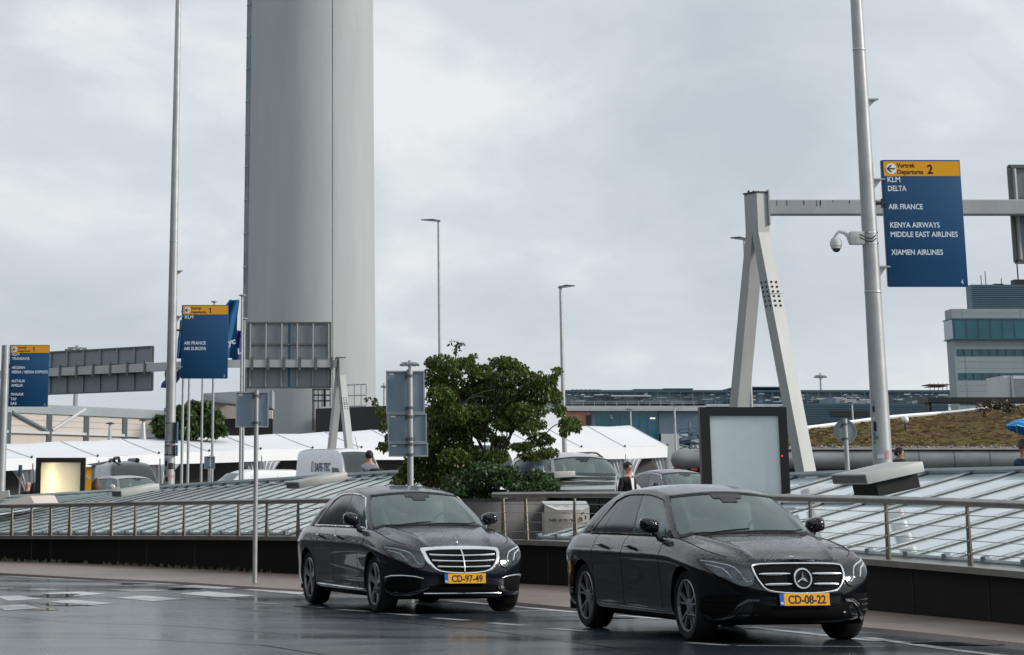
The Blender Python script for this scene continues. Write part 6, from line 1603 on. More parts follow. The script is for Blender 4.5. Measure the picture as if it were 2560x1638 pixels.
# ------------------------------------------------------------------ trees
def zc6(x, y): return ((900+x/3.208)/K, (840+y/3.208)/K)
TYc = 49.0; kT = px2m(TYc); rnd = random.Random(21)
blobs = []
for x, y, rx_, ry_ in ((650,205,130,60),(830,215,95,50),(600,330,90,90),(720,330,120,80),(1150,210,125,50),(1010,300,80,75),(1260,260,95,55),(1150,340,150,75),(1350,350,115,65),(1480,360,90,55),(1580,275,28,30),(1420,450,160,80),(1570,480,60,55),(1600,590,60,45),(1680,690,95,50),(1720,730,60,25),(1640,760,42,32),(650,480,120,90),(800,500,150,90),(1000,480,160,90),(1200,500,150,90),(600,620,80,80),(750,620,130,80),(900,620,150,80),(1080,620,130,70),(1300,600,120,70),(1430,580,80,60),(160,600,48,40),(190,720,36,45),(185,885,42,36),(230,840,30,60),(620,760,100,90),(780,800,120,100),(650,920,120,90),(850,930,130,80),(960,720,90,60),(1120,700,70,40),(1350,740,80,40),(1450,820,110,50),(1500,930,100,40),(1380,960,110,35),(1250,880,60,30),(900,1050,200,90),(680,1080,150,90),(520,1000,90,90),(380,1130,120,45),(420,980,60,60),(560,870,60,60),(300,1165,60,22),(1540,420,40,60),(560,210,50,40),(920,270,75,60),(940,360,90,75),(880,430,90,70),(1000,780,90,50),(860,740,100,70),(700,700,110,80),(560,820,90,80),(1200,700,110,55),(480,900,90,80),(760,980,140,80),(1080,960,120,50),(640,400,90,70),(1100,420,110,70),(1320,520,110,70),(1290,690,100,45),(1230,640,110,55),(1120,840,90,45),(1330,880,80,36),(1420,700,80,45),(420,1060,110,60),(600,1150,120,50),(1560,330,26,30),(900,160,30,25)):
    c = at(*zc6(x, y), TYc+rnd.uniform(-.6, .9)); blobs.append((c, V(rx_*kT/3.208/K, max(.22, rx_*kT/3.208/K*.8), ry_*1.12*kT/3.208/K)))
base = at(*zc6(1060, 1180), TYc+.2); t = thing('tree', 'bushy many-stemmed tree in the round concrete planter behind the dark blue saloon', 'tree', (base.x, base.y, .62))
mb = MB(); leafcloud(mb, blobs, 32000, .072, rnd, .55)
for x, y in ((740,50),(790,45),(815,60),(770,85),(760,120),(775,140),(1560,265),(1600,280),(1450,290),(70,500),(110,540),(125,520),(920,160)):
    c = at(*zc6(x, y), TYc); leafcloud(mb, [(c, V(.05,.05,.05))], 7, .08, rnd, .2)
mb.build('crown', M['leaf'], t, 0)
mb = MB(); root0 = V(base.x, base.y, .62)
def limb(a, b, r0, r1, n=5, wob=.06):
    pts = [lerp(a, b, i/n)+(V(rnd.uniform(-wob,wob), rnd.uniform(-wob,wob), 0) if 0 < i < n else V()) + V(0,0,.10*math.sin(math.pi*i/n)) for i in range(n+1)]
    mb.tube(pts, [lerp(r0, r1, i/n) for i in range(n+1)], 6); return pts
for k in range(11):
    bx = lerp(960, 1150, k/10); st = at(*zc6(lerp(1000, 1120, k/10), 1020), TYc+rnd.uniform(-.1, .3)); limb(root0+V((k-5)*.02, 0, 0), st, .026, .018, 3, .02)
    tg = at(*zc6(lerp(620, 1480, k/10)+rnd.uniform(-40, 40), rnd.uniform(330, 520)), TYc+rnd.uniform(-.5, .6)); pts = limb(st, tg, .017, .006, 7, .05)
    for q in range(6):
        c, r_ = rnd.choice(blobs[:30]); s_ = rnd.choice(pts[2:])
        if (c-s_).length < 1.0: limb(s_, c, .010, .004, 4, .03)
for a, b in (((1470,820),(1700,700)), ((560,560),(130,600)), ((760,240),(790,50)), ((1480,430),(1590,270)), ((540,900),(180,890))): limb(at(*zc6(*a), TYc), at(*zc6(*b), TYc), .012, .004, 6, .03)
mb.build('trunk', M['bark'], t, 50)
# planter and ivy
pc = at(1185, 1200, 48.2); pl = thing('planter', 'big round weathered concrete planter under the bushy tree', 'planter', (pc.x-.3, 48.4, 0)); zt = at(1200, 1172, 47.6).z
mb = MB(); mb.lathe([(.95,0),(1.05,zt-.05),(1.10,zt),(1.0,zt),(.98,zt-.12),(.001,zt-.12)], 40, (pc.x-.3, 48.4, 0)); mb.build('tub', M['planter'], pl, 40)
t = thing('ivy', 'dark ivy cushion spilling over the planter rim below the tree', 'shrub', (pc.x-.3, 48.0, zt)); blobs = []
for x, y, rx_, ry_ in ((880,1150,200,85),(1100,1120,150,70),(1260,1165,150,60),(1450,1150,120,70),(1530,1185,75,50),(950,1280,200,90),(760,1200,120,80),(1330,1205,160,45),(1180,1080,110,50),(1400,1095,70,40),(1000,1060,130,60),(1560,1215,40,25)):
    c = at(*zc6(x, y), 48.1+rnd.uniform(-.2, .5)); blobs.append((c, V(rx_*kT/3.208/K, .5, ry_*kT/3.208/K)))
mb = MB(); leafcloud(mb, blobs, 7500, .070, rnd, .4); mb.build('foliage', M['ivy'], t, 0)
# second tree by the beige building
t0 = at(445, 1020, 160); k = px2m(160); t = thing('tree', 'round dense green tree behind the flagpoles and the marquee', 'tree', (t0.x, 160, GZ)); blobs = []
for x, y, rx_, ry_ in ((395,1000,30,26),(375,995,16,20),(430,975,30,26),(455,955,22,16),(470,985,36,34),(500,990,26,28),(520,1008,16,14),(440,1005,50,22),(500,1012,34,12),(485,950,14,10),(415,1010,44,14),(372,1010,10,12)):
    blobs.append((at(x, y, 160+rnd.uniform(-.5, 1)), V(rx_*k, rx_*k*.8, ry_*k)))
mb = MB(); leafcloud(mb, blobs, 7000, .30, rnd, .35); mb.build('crown', M['leaf_dark'], t, 0)
mb = MB(); mb.tube([(t0.x,160.3,GZ),(t0.x+.1,160.3,2.5),(t0.x,160.3,4.2)], [.22,.17,.08], 8)
for dx, dz in ((-1.3,1.6),(1.1,1.8),(.3,2.2),(-.5,2.0)): mb.tube([(t0.x+.1,160.3,2.4),(t0.x+dx*.5,160.3,2.6+dz*.6),(t0.x+dx,160.3,2.5+dz)], [.10,.07,.03], 6)
mb.build('trunk', M['bark'], t, 50)
# recycling carton
c = at(1333, 1212, 46.0); t = thing('recycling_bin', 'white recycling bin with a recycling mark and the words help us to recycle', 'bin', (c.x, 46, 0)); x0, x1 = at(1280, 1215, 46).x, at(1386, 1215, 46).x; zt, zb = at(1330, 1183, 46).z, .0
mb = MB(); n = 12; rows = []
for z in (zb, zt-.10): rows.append([V(lerp(x0, x1, i/n), 46-.10*math.sin(math.pi*i/n), z) for i in range(n+1)])
rows.append([V(lerp(x0, x1, i/n), 46-.10*math.sin(math.pi*i/n), zt-.02-.12*math.sin(math.pi*i/n*.9)) for i in range(n+1)]); mb.grid(rows)
mb.box(x0, x1, 46.01, 46.6, zb, zt-.14); mb.build('body', M['box_cream'], t, 40)
mb = MB(); rows = [[V(lerp(x0, x1, i/n), 45.985-.10*math.sin(math.pi*i/n), zt-.02-.12*math.sin(math.pi*i/n*.9)) for i in range(n+1)], [V(lerp(x0, x1, i/n), 46.62, zt+.03) for i in range(n+1)]]; mb.grid(rows); mb.build('lid', M['box_white'], t, 40)
mb = MB(); k = px2m(46); add_text(mb, 'help us to recycle', at(1290, 1226, 45.86), (1,0,0), (0,0,1), 11*k, sx=1.0, bold=.002, depth=.001)
c = at(1370, 1214, 45.9); r_ = 7*k
for a in (math.pi/2, math.pi/2+2*math.pi/3, math.pi/2+4*math.pi/3):
    p = c+V(math.cos(a)*r_, 0, math.sin(a)*r_); d = V(-math.sin(a+.5), 0, math.cos(a+.5)); e = V(-d.z, 0, d.x)
    mb.prism([p-d*r_*.5-e*r_*.22, p+d*r_*.35-e*r_*.22, p+d*r_*.35-e*r_*.48, p+d*r_*.85, p+d*r_*.35+e*r_*.48, p+d*r_*.35+e*r_*.22, p-d*r_*.5+e*r_*.22], (0,-.003,0))
mb.build('lettering', M['ink'], t, 0)
mb = MB(); add_text(mb, 'paper + cups', at(1300, 1191, 45.9), (1,0,0), (0,.25,1), 7*k, depth=.001); mb.build('lid_lettering', STK[2], t, 0)
# odds and ends at the left
p = at(47, 1130, 110); t = thing('folded_parasol', 'folded dark teal parasol standing by the marquee at left', 'parasol', (p.x, 110, GZ)); z = lambda y: at(47, y, 110).z
mb = MB(); mb.tube([(p.x,110,z(1093)),(p.x,110,z(1115)),(p.x-.03,110,z(1121))], [.07,.085,.07], 10); mb.build('canopy', M['edge_blue2'] if False else pm('parasol_teal', (.03,.085,.11), .7, var=.3, vs=6, stretch=(3,3,.3)), t, 40)
mb = MB(); mb.tube([(p.x-.03,110,GZ),(p.x,110,z(1118))], .03, 8); mb.build('pole', M['galv'], t, 40); mb = MB(); mb.tube([(p.x+.02,109.93,z(1121)),(p.x+.06,109.92,z(1128)),(p.x+.03,109.92,z(1140))], .025, 6); mb.build('red_strap', STK[2], t, 40)
t = thing('yellow_cabinet', 'yellow cabinet with a pale diagonal handle beside the lit advertising box', 'cabinet', at(209, 1150, 100)); mb = MB(); pxbox(mb, 200, 1098, 214, 1180, 100, .6); mb.build('body', M['yellow'], t, 0); mb = MB(); mb.bar(at(201, 1117, 99.95), at(212, 1126, 99.95), .05, .03, (0,1,0)); mb.build('handle', M['palewhite'], t, 0); mb = MB(); pxbox(mb, 214, 1093, 222, 1180, 100, .4); mb.build('side_post', M['blueframe'], t, 0); mb = MB(); mb.prism([at(202,1092,99.8), at(252,1084,99.8), at(238,1091,99.8), at(218,1095,99.8)], (0,.7,0)); mb.build('canopy', M['blueframe'], t, 0)
t = thing('canopy_roof', 'small pale folded canopy roof at the left frame edge above the railing', 'canopy', at(60, 1195, 63))
mb = MB(); mb.prism([at(-60,1196,63), at(0,1183,63), at(58,1166,63), at(72,1167,63), at(82,1186,63), at(60,1188,63), at(0,1197,63)], (.3,2.2,.02)); mb.build('roof', M['beige'], t, 0)
mb = MB(); mb.bar(at(-60,1204,62.4), at(84,1188,62.4), .06); mb.bar(at(-60,1176,63.5), at(22,1160,63.5), .20, .14); mb.build('edge_bar', M['capstone'], t, 0)
# ------------------------------------------------------------------ vehicles behind the roofs
def copy_car(src, name, label, x, y, ang, z=GZ, paint=None, group='parked cars behind the roofs', scale=None):
    c = copy_tree(src); c.name = name; c['label'] = label; c['group'] = group; c.location = (x, y, z); c.rotation_euler = (0, 0, ang)
    if scale: c.scale = scale
    if paint: paint_over(c, M['blue_black_paint'], paint)
    return c
# grey saloon behind the black one: rear axle to the left, nose to the right
p = at(1592, 1140, 77.0); copy_car(car_b, 'saloon_car', 'dark grey saloon with chrome window line behind the black saloon, beside the suited woman', p.x+.55, 76.0, -1.22, GZ, M['grey_paint'])
p = at(1935, 1120, 84); copy_car(car_b, 'saloon_car', 'grey car showing only its roof between the gantry leg and the round sign back', p.x, 81.0, -1.0, .30, M['grey_paint'])
p = at(2245, 1120, 74); copy_car(car_b, 'saloon_car', 'silver car showing only its roof under the long pipe, right of the concrete cap', p.x+1.9, 72.5, -.35, .36, M['silver_paint'])
# off-roader and estate: same construction, other proportions
def big_car(name, label, paint, x, y, ang, z, S, rails=True, plate=None):
    root = thing(name, label, 'car', (0,0,0), 'parked cars behind the roofs'); S.trim_mat = M['trim']
    gpos = car_shell(S, root, paint)
    for xc in (0, -S.wb):
        for sg in (1, -1): wheel(root, xc, sg*(S.W(.3)-.13), sg, S.rw, 'five')
    ft = lambda yy, zz_, o=0.: S.front(yy, zz_, o)
    zn = S.ZS(.7)
    mb = MB(); ring_patch(mb, smooth_poly([(-.42,zn-.06),(.42,zn-.06),(.36,zn-.32),(-.36,zn-.32)], 1), ft, .004, 4, .01); g = mb.build('grille', M['mesh_dark'], root, 40)
    for sg in (1, -1):
        mb = MB(); ring_patch(mb, smooth_poly([(sg*a, zn+b) for a, b in ((.47,-.05),(.84,.0),(.86,-.12),(.75,-.20),(.48,-.22))], 1), ft, .004, 4, .01); mb.build('headlight', M['lamp_in'], root, 40)
        mz = S.ZS(-.7)+.11; mb = MB(); mb.ball((-.72, sg*1.03, mz), .075, .12, .10, 12, 8); mb.tube([(-.68, sg*.88, mz-.1), (-.70, sg*.98, mz-.05)], .03, 6); mb.build('door_mirror', paint, root, 60)
        if rails:
            mb = MB(); pts = [V(xx_, sg*.60, S.roof(xx_, .60)+(.055 if 0 < i < 7 else 0)) for i, xx_ in enumerate(np.linspace(-1.25, S.gxr[1]-.05, 8))]; mb.tube(pts, .022, 6); mb.build('roof_rail', M['trim'], root, 50)
    root.location = (x, y, z); root.rotation_euler = (0, 0, ang); return root
def suv_shell(k=1.0, **kw):
    S = Shell(zb=.26, ra=.40, rw=.37, gys=(.83, .66), gaf=(.40, .28), gar=(.30, .25), gxf=(-.40, -1.05), gxr=(-3.95, -3.72), rdrop=.06, cp=.80, bp=.40)
    S.ZS = herm([(.85,.94),(.67,.97),(.4,1.03),(0,1.08),(-.5,1.12),(-1.2,1.14),(-2.4,1.16),(-4.1,1.18)])
    S.RZ = herm([(-.9,1.62),(-1.05,1.655),(-1.4,1.71),(-1.9,1.745),(-2.6,1.745),(-3.3,1.72),(-3.75,1.67),(-4.0,1.6)])
    for a, b in kw.items(): setattr(S, a, b)
    return S
p = at(1362, 1130, 64.5); big_car('off_road_car', 'silver off-roader with black roof rails beside the suited woman', M['silver_paint'], p.x+.35, 63.5, -1.28, .52, suv_shell())
S2 = suv_shell(); S2.ZS = herm([(.85,.80),(.67,.83),(.4,.88),(0,.92),(-.5,.95),(-1.2,.96),(-2.4,.98),(-4.1,1.0)]); S2.RZ = herm([(-.9,1.36),(-1.05,1.40),(-1.4,1.45),(-1.9,1.475),(-2.6,1.47),(-3.3,1.44),(-3.75,1.38),(-4.0,1.32)]); S2.zb = .19; S2.rw = .33; S2.ra = .365
p = at(330, 1140, 104); big_car('estate_car', 'silver-grey estate car in front of the dark van', M['estate_paint'] if 'estate_paint' in M else M['silver_paint'], p.x+.3, 103, -1.1, GZ, S2, False)
# vans
def van(name, label, paint, x, y, ang, z, L_=5.6, H=2.55, Wd=1.0, nose=1.0, side_txt=None, rack=False, low=False):
    """panel van; x forward from the front axle"""
    root = thing(name, label, 'van', (0,0,0), 'vans before the marquee'); xr = .9-L_
    # rounded box: side outline swept over the width with drawn-in edges
    hb = H*.44
    top = herm([(xr,H-.05),(xr+.25,H),(-1.6,H),(-1.05,H-.05),(-.75,H-.16),(-.45,H-.38),(.10,hb+.28),(.25,hb+.18),(.62,hb+.02),(.82,hb-.14),(.9,hb-.3)])
    halfw = lambda xx_: Wd*(1-.22*max(0, (xx_+.1)/1.0)**2.4)
    n_ = 46; xs_ = list(np.linspace(xr, .9, n_)); rows = []
    for xx_ in xs_:
        zt_ = top(xx_); w = halfw(xx_); belt = min(hb, zt_-.06); prof = [(w*.94, .28), (w, .42), (w*1.005, .8), (w, belt)]
        tum = lambda zq: w-(.16*max(0, (zq-hb)/(H-hb))**1.3)
        for f in (.25,.5,.72,.88): zq = lerp(belt, zt_-.02, f); prof.append((tum(zq), zq))
        wt = tum(zt_); prof += [(wt-.05, zt_-.03), (wt-.14, zt_+.0), (wt*.55, zt_+.035), (0, zt_+.05)]
        rows.append([V(xx_, a, b) for a, b in prof]+[V(xx_, -a, b) for a, b in prof[-2::-1]])
    mb = MB(); mb.grid(rows); mb.f.append(tuple(range(len(rows[0])))); b0 = (n_-1)*len(rows[0]); mb.f.append(tuple(range(b0, b0+len(rows[0])))[::-1])
    mb.build('body', paint, root, 40)
    def sp(xx_, zq, sg, o=.006): w = halfw(xx_); return V(xx_, sg*(w-(.16*max(0, (zq-hb)/(H-hb))**1.3)+o), zq)
    # windscreen
    mb = MB(); rows = []
    for f in np.linspace(.04, .93, 8):
        xx_ = lerp(.16, -.80, f); zq = top(xx_); w = halfw(xx_)-(.16*max(0, (zq-hb)/(H-hb))**1.3); rows.append([V(xx_+.02, u_*(w-.10), zq+.03+.03*(1-u_*u_)) for u_ in np.linspace(-1, 1, 9)])
    mb.grid(rows); mb.build('windscreen', M['van_screen'], root, 60)
    for sg in (1, -1):
        mb = MB(); pts = [(-.02,hb+.08),(-.62,hb+.62 if H > 2.2 else hb+.5),(-1.25,hb+.66 if H > 2.2 else hb+.52),(-1.25,hb+.02)]; mb.add([sp(a, b, sg) for a, b in pts], [(0,1,2,3)]); mb.build('side_window', M['tint_glass'], root, 0)
        if low:
            for a, b in ((-1.4,-2.4),(-2.55,-3.6)):
                mb = MB(); mb.add([sp(a, hb+.03, sg), sp(a, hb+.5, sg), sp(b, hb+.5, sg), sp(b, hb+.03, sg)], [(0,1,2,3)]); mb.build('side_window', M['tint_glass'], root, 0)
        mb = MB(); mb.ball((-.05, sg*(Wd+.12), hb+.18), .07, .10, .17, 10, 7); mb.tube([(-.1, sg*(Wd-.05), hb+.05), (-.05, sg*(Wd+.1), hb+.1)], .03, 6); mb.build('door_mirror', M['trim'], root, 50)
        mb = MB(); q = [sp(.55, hb-.05, sg, .01), sp(.82, hb-.22, sg, .012), sp(.84, hb-.38, sg, .012), sp(.6, hb-.33, sg, .01)]; mb.add(q, [(0,1,2,3)]); mb.build('headlight', M['lamp_in'], root, 0)
        mb = MB()
        for a in (-1.3, -2.55): mb.bar(sp(a, .5, sg, .004), sp(a, H-.25, sg, .004), .014, .006)
        mb.build('door_seam', M['seam'], root, 0)
        for xc in (0, xr+1.0): wheel(root, xc, sg*(Wd-.13), sg, .34, 'five')
        if side_txt:
            mb = MB(); ex = V(1, 0, 0)*(1 if sg < 0 else -1)
            o = sp(-3.05 if sg < 0 else -1.45, hb+.50, sg, .02); up = (sp(-2, hb+.5, sg)-sp(-2, hb, sg)).normalized(); add_text(mb, side_txt, o, ex, up, .52, sx=.74, bold=.010, depth=.002); mb.build('lettering', M['navy_ink'], root, 0)
            mb = MB(); o2 = o-ex*.30; mb.bar(o2, o2+up*.42, .05, .004, (0,1,0)); mb.bar(o2+ex*.16, o2+ex*.16+up*.42, .03, .004, (0,1,0)); mb.bar(o2+up*.42, o2+ex*.16+up*.42, .03, .004, (0,1,0)); mb.bar(o2+up*.0, o2+ex*.16, .03, .004, (0,1,0)); mb.build('emblem', M['navy_ink'], root, 0)
    mb = MB(); mb.box(.78, .9, -.55, .55, .75, .98); mb.build('grille', M['mesh_dark'], root, 0)
    if rack:
        mb = MB()
        for a, b, h in ((-.9,-1.9,.16),(-1.7,-2.6,.10)): mb.tube([(a,-.45,H+.02),(a-.15,-.45,H+h),(b+.15,-.45,H+h),(b,-.45,H+.02)], .06, 8)
        mb.tube([(-1.4,.4,H+.08),(-2.7,.4,H+.08)], .09, 8); mb.build('roof_load', M['trim'], root, 40)
    root.location = (x, y, z); root.rotation_euler = (0, 0, ang); return root
M['navy_ink'] = pm('navy_ink', (.02,.06,.13), .5)
M['estate_paint'] = M['silver_paint']
p = at(835, 1100, 117); vw = van('panel_van', 'tall white van lettered SAFE-TEC, right of the square sign back', M['white_paint'], p.x+.3, 115.5, -1.10, GZ+.25, 5.9, 2.62, 1.0, side_txt='SAFE-TEC')
vw.scale = (.88, .88, .88)
mb = MB(); mb.tube([(-.9,.2,2.62),(-1.15,.2,3.15)], .012, 5); o = mb.build('aerial', M['trim'], vw, 0)
p = at(572, 1130, 128); van('small_van', 'low white van between the flagpoles and the square sign back', M['white_paint'], p.x-1.1, 127, -2.7, GZ-.05, 4.6, 1.86, .92)
p = at(318, 1130, 112); van('minibus', 'anthracite minibus with dark windows and a roof load', M['darkvan_paint'], p.x+.1, 111, -1.25, GZ-.05, 4.9, 2.05, .96, rack=True, low=True)
p = at(1040, 1090, 98); van('panel_van', 'white van half hidden behind the bushy tree', M['white_paint'], p.x+1.6, 95, -1.15, GZ, 5.6, 2.5, 1.0)
# ------------------------------------------------------------------ people
def person(label, xp, yhead, Y, height, face, top_m, leg_m, hair_m, hair='short', look=None, arm_in=False, bald=False, lean=0.):
    """standing figure grown from a skeleton; yhead = picture line of the crown"""
    zt = at(xp, yhead, Y).z; b = at(xp, yhead, Y); H = height; z0 = zt-H; root = thing('person', label, 'person', (b.x, Y, z0), 'people on the forecourt')
    sk = []; ed = []
    def v(x, y, z, r): sk.append((Vector((x, y, z))*1.0, r)); return len(sk)-1
    s_ = H/1.75
    pel = v(0, 0, .96*s_, (.155*s_, .115*s_)); wa = v(0, .0, 1.12*s_, (.135*s_, .10*s_)); ch = v(0, .01+lean*.3, 1.30*s_, (.165*s_, .115*s_)); sh = v(0, .015+lean*.5, 1.42*s_, (.13*s_, .09*s_)); nk = v(0, .0+lean*.6, 1.505*s_, (.056*s_, .058*s_)); hd0 = v(0, -.005+lean*.7, 1.575*s_, (.068*s_, .08*s_)); hd1 = v(0, -.012+lean*.8, 1.66*s_, (.078*s_, .095*s_)); hd2 = v(0, .0+lean*.85, 1.715*s_, (.055*s_, .068*s_))
    for a, c in ((pel, wa), (wa, ch), (ch, sh), (sh, nk), (nk, hd0), (hd0, hd1), (hd1, hd2)): ed.append((a, c))
    for sg in (1, -1):
        a = v(sg*.165*s_, .015+lean*.5, 1.395*s_, (.066*s_, .066*s_)); ed.append((sh, a))
        if arm_in: e = v(sg*.23*s_, .03, 1.13*s_, (.048*s_, .048*s_)); w = v(sg*.10*s_, -.20*s_, 1.12*s_, (.036*s_, .034*s_)); h = v(sg*.05*s_, -.27*s_, 1.16*s_, (.032*s_, .026*s_))
        else: e = v(sg*.24*s_, .03, 1.12*s_, (.048*s_, .048*s_)); w = v(sg*.26*s_, -.02, .88*s_, (.034*s_, .034*s_)); h = v(sg*.255*s_, -.04, .78*s_, (.034*s_, .022*s_))
        ed += [(a, e), (e, w), (w, h)]
        hp = v(sg*.095*s_, 0, .87*s_, (.095*s_, .10*s_)); kn = v(sg*.10*s_, -.01, .49*s_, (.062*s_, .064*s_)); an = v(sg*.105*s_, .02, .09*s_, (.044*s_, .046*s_)); to = v(sg*.12*s_, -.12, .045*s_, (.044*s_, .034*s_)); ed += [(pel, hp), (hp, kn), (kn, an), (an, to)]
    rot = Matrix.Rotation(face, 3, 'Z'); me = bpy.data.meshes.new('body'); me.from_pydata([tuple(rot @ p) for p, r in sk], ed, [])
    o = bpy.data.objects.new('body', me); SC.collection.objects.link(o); md = o.modifiers.new('s', 'SKIN'); md.use_smooth_shade = True
    for i, (p, r) in enumerate(sk): me.skin_vertices[0].data[i].radius = r
    me.skin_vertices[0].data[0].use_root = True; o.modifiers.new('u', 'SUBSURF').levels = 2
    bpy.context.view_layer.update(); dg = bpy.context.evaluated_depsgraph_get(); m2 = bpy.data.meshes.new_from_object(o.evaluated_get(dg)); bpy.data.objects.remove(o)
    for m_ in (M['skin'], top_m, leg_m, M['trim']): m2.materials.append(m_)
    for pl_ in m2.polygons:
        c = rot.inverted() @ pl_.center; z = c.z/s_
        if z > 1.465: k = 0
        elif z > .93: k = 0 if (abs(c.x) > .2*s_ and z < .86) else 1
        elif z > .09: k = 2
        else: k = 3
        if arm_in and c.y < -.21*s_ and 1.05 < z < 1.25: k = 0
        if not arm_in and abs(c.x) > .215*s_ and z < .90 and z > .7: k = 0
        pl_.material_index = k; pl_.use_smooth = True
    body = bpy.data.objects.new('body', m2); SC.collection.objects.link(body); body.parent = root
    def W_(x, y, z): q = rot @ Vector((x*s_, y*s_+lean*.8, z*s_)); return root.location+q
    # nose, ears
    mb = MB(); mb.ball(W_(0,-.112,1.632), .014*s_, .018*s_, .022*s_, 8, 6)
    for sg in (1, -1): mb.ball(W_(sg*.082,.0,1.635), .012*s_, .02*s_, .03*s_, 8, 6)
    mb.build('face', M['skin'], root, 60)
    mb = MB()
    for sg in (1, -1): mb.ball(W_(sg*.032,-.094,1.655), .013*s_, .010*s_, .006*s_, 8, 5, rot)
    mb.ball(W_(0,-.098,1.595), .024*s_, .010*s_, .005*s_, 8, 5, rot); mb.build('eyes_and_mouth', M['hair_dark'], root, 60)
    if not bald:
        mb = MB(); b0 = len(mb.v); n_, m_ = 20, 9
        for i in range(m_+1):
            for k in range(n_):
                a = 2*math.pi*k/n_; t_ = lerp(0, 2.05 if hair != 'long' else 2.2, i/m_); fr = max(0, -math.sin(a)) if True else 0
                t_ *= 1-.48*max(0, -math.sin(a))**1.5 if t_ > .4 else 1
                mb.v.append(W_(.094*math.sin(t_)*math.cos(a), .005+.112*math.sin(t_)*math.sin(a), 1.655+.112*math.cos(t_)))
        for i in range(m_):
            for k in range(n_): mb.f.append((b0+i*n_+k, b0+(i+1)*n_+k, b0+(i+1)*n_+(k+1)%n_, b0+i*n_+(k+1)%n_))
        if hair == 'bun': mb.ball(W_(0,.10,1.70), .045*s_, .045*s_, .045*s_, 10, 7)
        if hair == 'long':
            for a in np.linspace(.2, math.pi-.2, 9):
                mb.tube([W_(.085*math.cos(a), .02+.095*math.sin(a), 1.66), W_(.10*math.cos(a), .02+.115*math.sin(a), 1.55), W_(.11*math.cos(a), .03+.11*math.sin(a), 1.42), W_(.09*math.cos(a), .03+.10*math.sin(a), 1.36)], [.03*s_,.042*s_,.04*s_,.012*s_], 7)
        mb.build('hair', hair_m, root, 60)
    return root, W_, s_
# suited woman looking down
pr, W_, s_ = person('woman in a black suit jacket and white blouse looking down beside the silver off-roader', 1474, 1087, 58, 1.68, R(38), M['cloth_black'], M['cloth_black'], M['hair_dark'], 'bun', arm_in=True, lean=-.03)
mb = MB(); mb.prism([W_(-.045,-.118,1.44), W_(.045,-.118,1.44), W_(.022,-.145,1.20), W_(-.022,-.145,1.20)], (W_(0,.02,0)-W_(0,0,0))); mb.build('blouse', M['cloth_white'], pr, 0)
# man with a backpack seen from behind
pr, W_, s_ = person('man in grey sweater seen from behind with black backpack, by the white lettered van', 868, 1060, 67, 1.82, R(190), M['cloth_grey'], M['cloth_navy'], M['hair_dark'])
mb = MB(); mb.obox(W_(-.13,.20,1.16), W_(.15,0,0)-W_(0,0,0), W_(0,.10,0)-W_(0,0,0), V(0,0,.22)); mb.build('backpack', M['cloth_black'], pr, 50, bevel=.05)
# man in an olive hood by the camera mast
pr, W_, s_ = person('man in an olive hooded coat passing the foot of the camera mast', 2114, 1053, 58.5, 1.80, R(60), M['cloth_olive'], M['cloth_navy'], M['hair_dark'])
mb = MB(); mb.tube([W_(.09*math.cos(a), .01+.10*math.sin(a), 1.49+.012*math.sin(a*2)) for a in np.linspace(0, 2*math.pi, 18, endpoint=False)], .045, 8, closed=True); mb.build('hood', M['cloth_olive'], pr, 60)
# people at the left
person('bald man in a navy jacket left of the lit advertising box', 66, 1131, 88, 1.78, R(150), M['cloth_navy'], M['cloth_black'], M['hair_dark'], bald=True)
person('woman with dark curly hair close to the left edge of the lit advertising box', 80, 1135, 86, 1.66, R(200), M['cloth_black'], M['cloth_black'], M['hair_dark'], 'long')
person('woman with long brown hair right of the lit advertising box', 227, 1125, 76, 1.70, R(170), M['cloth_black'], M['cloth_navy'], M['hair_brown'], 'long')
person('balding man with his head just above the glass roof, before the estate car', 277, 1142, 72, 1.72, R(-60), M['cloth_navy'], M['cloth_navy'], M['hair_dark'], bald=True)
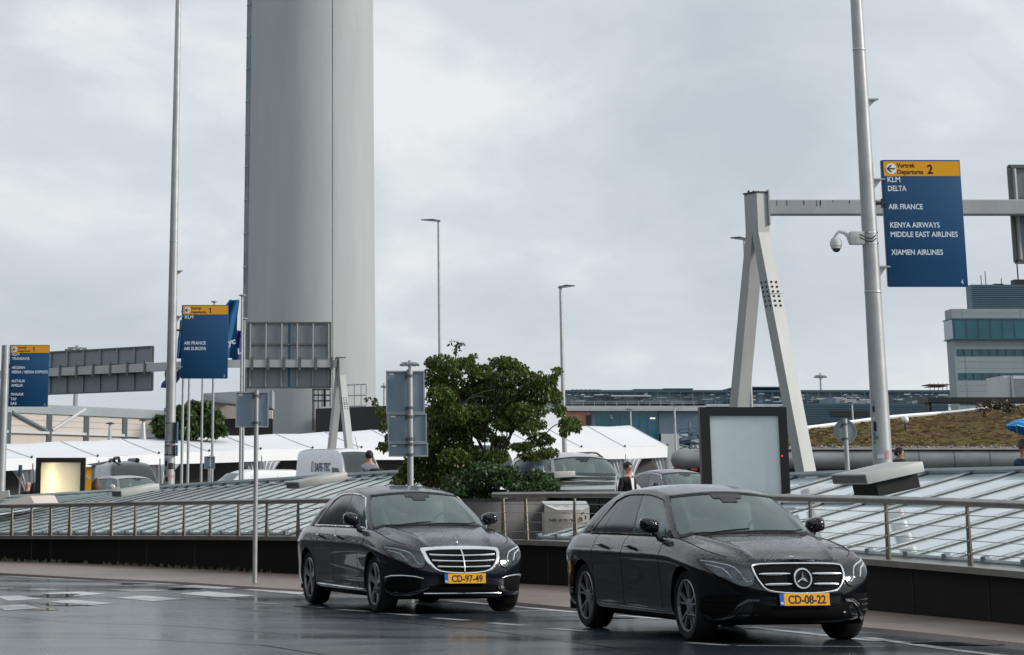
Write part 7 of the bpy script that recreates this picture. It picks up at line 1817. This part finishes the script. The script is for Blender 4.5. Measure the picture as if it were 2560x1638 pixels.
# umbrella carrier at the right edge
M['stripes'] = None
def stripemat(name, cols, sc, axis):
    m = bpy.data.materials.new(name); m.use_nodes = True; t = m.node_tree; b = t.nodes['Principled BSDF']; b.inputs['Roughness'].default_value = .7
    c = N(t, 'ShaderNodeTexCoord'); w = N(t, 'ShaderNodeTexWave'); w.bands_direction = axis; w.inputs['Scale'].default_value = sc; r_ = N(t, 'ShaderNodeValToRGB'); r_.color_ramp.interpolation = 'CONSTANT'
    r_.color_ramp.elements[0].color = (*cols[0], 1); r_.color_ramp.elements[1].position = .5; r_.color_ramp.elements[1].color = (*cols[1], 1); x = r_.color_ramp.elements.new(.75); x.color = (*cols[2], 1)
    t.links.new(c.outputs['Object'], w.inputs[0]); t.links.new(w.outputs['Fac'], r_.inputs[0]); t.links.new(r_.outputs[0], b.inputs['Base Color']); return m
M['shirt'] = stripemat('striped_shirt', ((.006,.022,.05),(.0,.12,.20),(.01,.05,.08)), 5.5, 'Z'); M['brolly'] = stripemat('striped_umbrella', ((.0,.22,.62),(.0,.03,.16),(.12,.52,.85)), 3.2, 'DIAGONAL')
pr, W_, s_ = person('person in blue striped shirt and felt hat under an umbrella, at the right frame edge', 2404, 1042, 57, 1.78, R(-40), M['shirt'], M['cloth_navy'], M['hair_dark'], bald=True)
mb = MB(); mb.lathe([(.001,.13),(.07,.125),(.095,.10),(.105,.0),(.19,-.02),(.195,-.025),(.10,-.02)], 24, W_(0,0,1.70)); mb.build('hat', M['hat'], pr, 50)
c = at(2421, 1018, 56.6); t = thing('umbrella', 'open blue striped umbrella at the right frame edge above the felt hat', 'umbrella', c); ax = V(.25,.1,1).normalized(); mb = MB(); R_ = .50
mb.lathe([(.001,.0),(.15,-.02),(.30,-.08),(.42,-.16),(R_,-.26)], 8, c+ax*.27, ax); mb.build('canopy', M['brolly'], t, 0); mb = MB(); mb.tube([c+ax*.27, c-ax*.65], .010, 6); mb.build('shaft', M['galv'], t, 40); mb = MB(); mb.tube([c-ax*.62, c-ax*.74], .018, 8); mb.build('handle', M['trim'], t, 40)
# ------------------------------------------------------------------ departures hall behind the viewer, with unseen left wings added to darken car reflections
t = thing('hall_with_added_wings', 'dark glazed departures hall behind the viewer, unseen, its left wings added to darken car reflections', 'building', (0, -32, 0))
mb = MB(); mb.box(-140, 150, -60, -34, 0, 11); mb.box(-80, -30, -34, 18, 0, 17); mb.box(-90, -27, 18.2, 95, 0, 15); mb.build('wall', M['blackwall'], t, 0)
mb = MB(); mb.box(-140, 150, -34, -26, 7, 7.6); mb.box(-30, -24, -22, 16, 8, 8.8); mb.build('canopy', M['bolt'], t, 0)
mb = MB()
for x in range(-136, 150, 6): mb.box(x-.15, x+.15, -34.3, -34, 0, 11)
mb.build('mullion', M['bluewall'], t, 0)
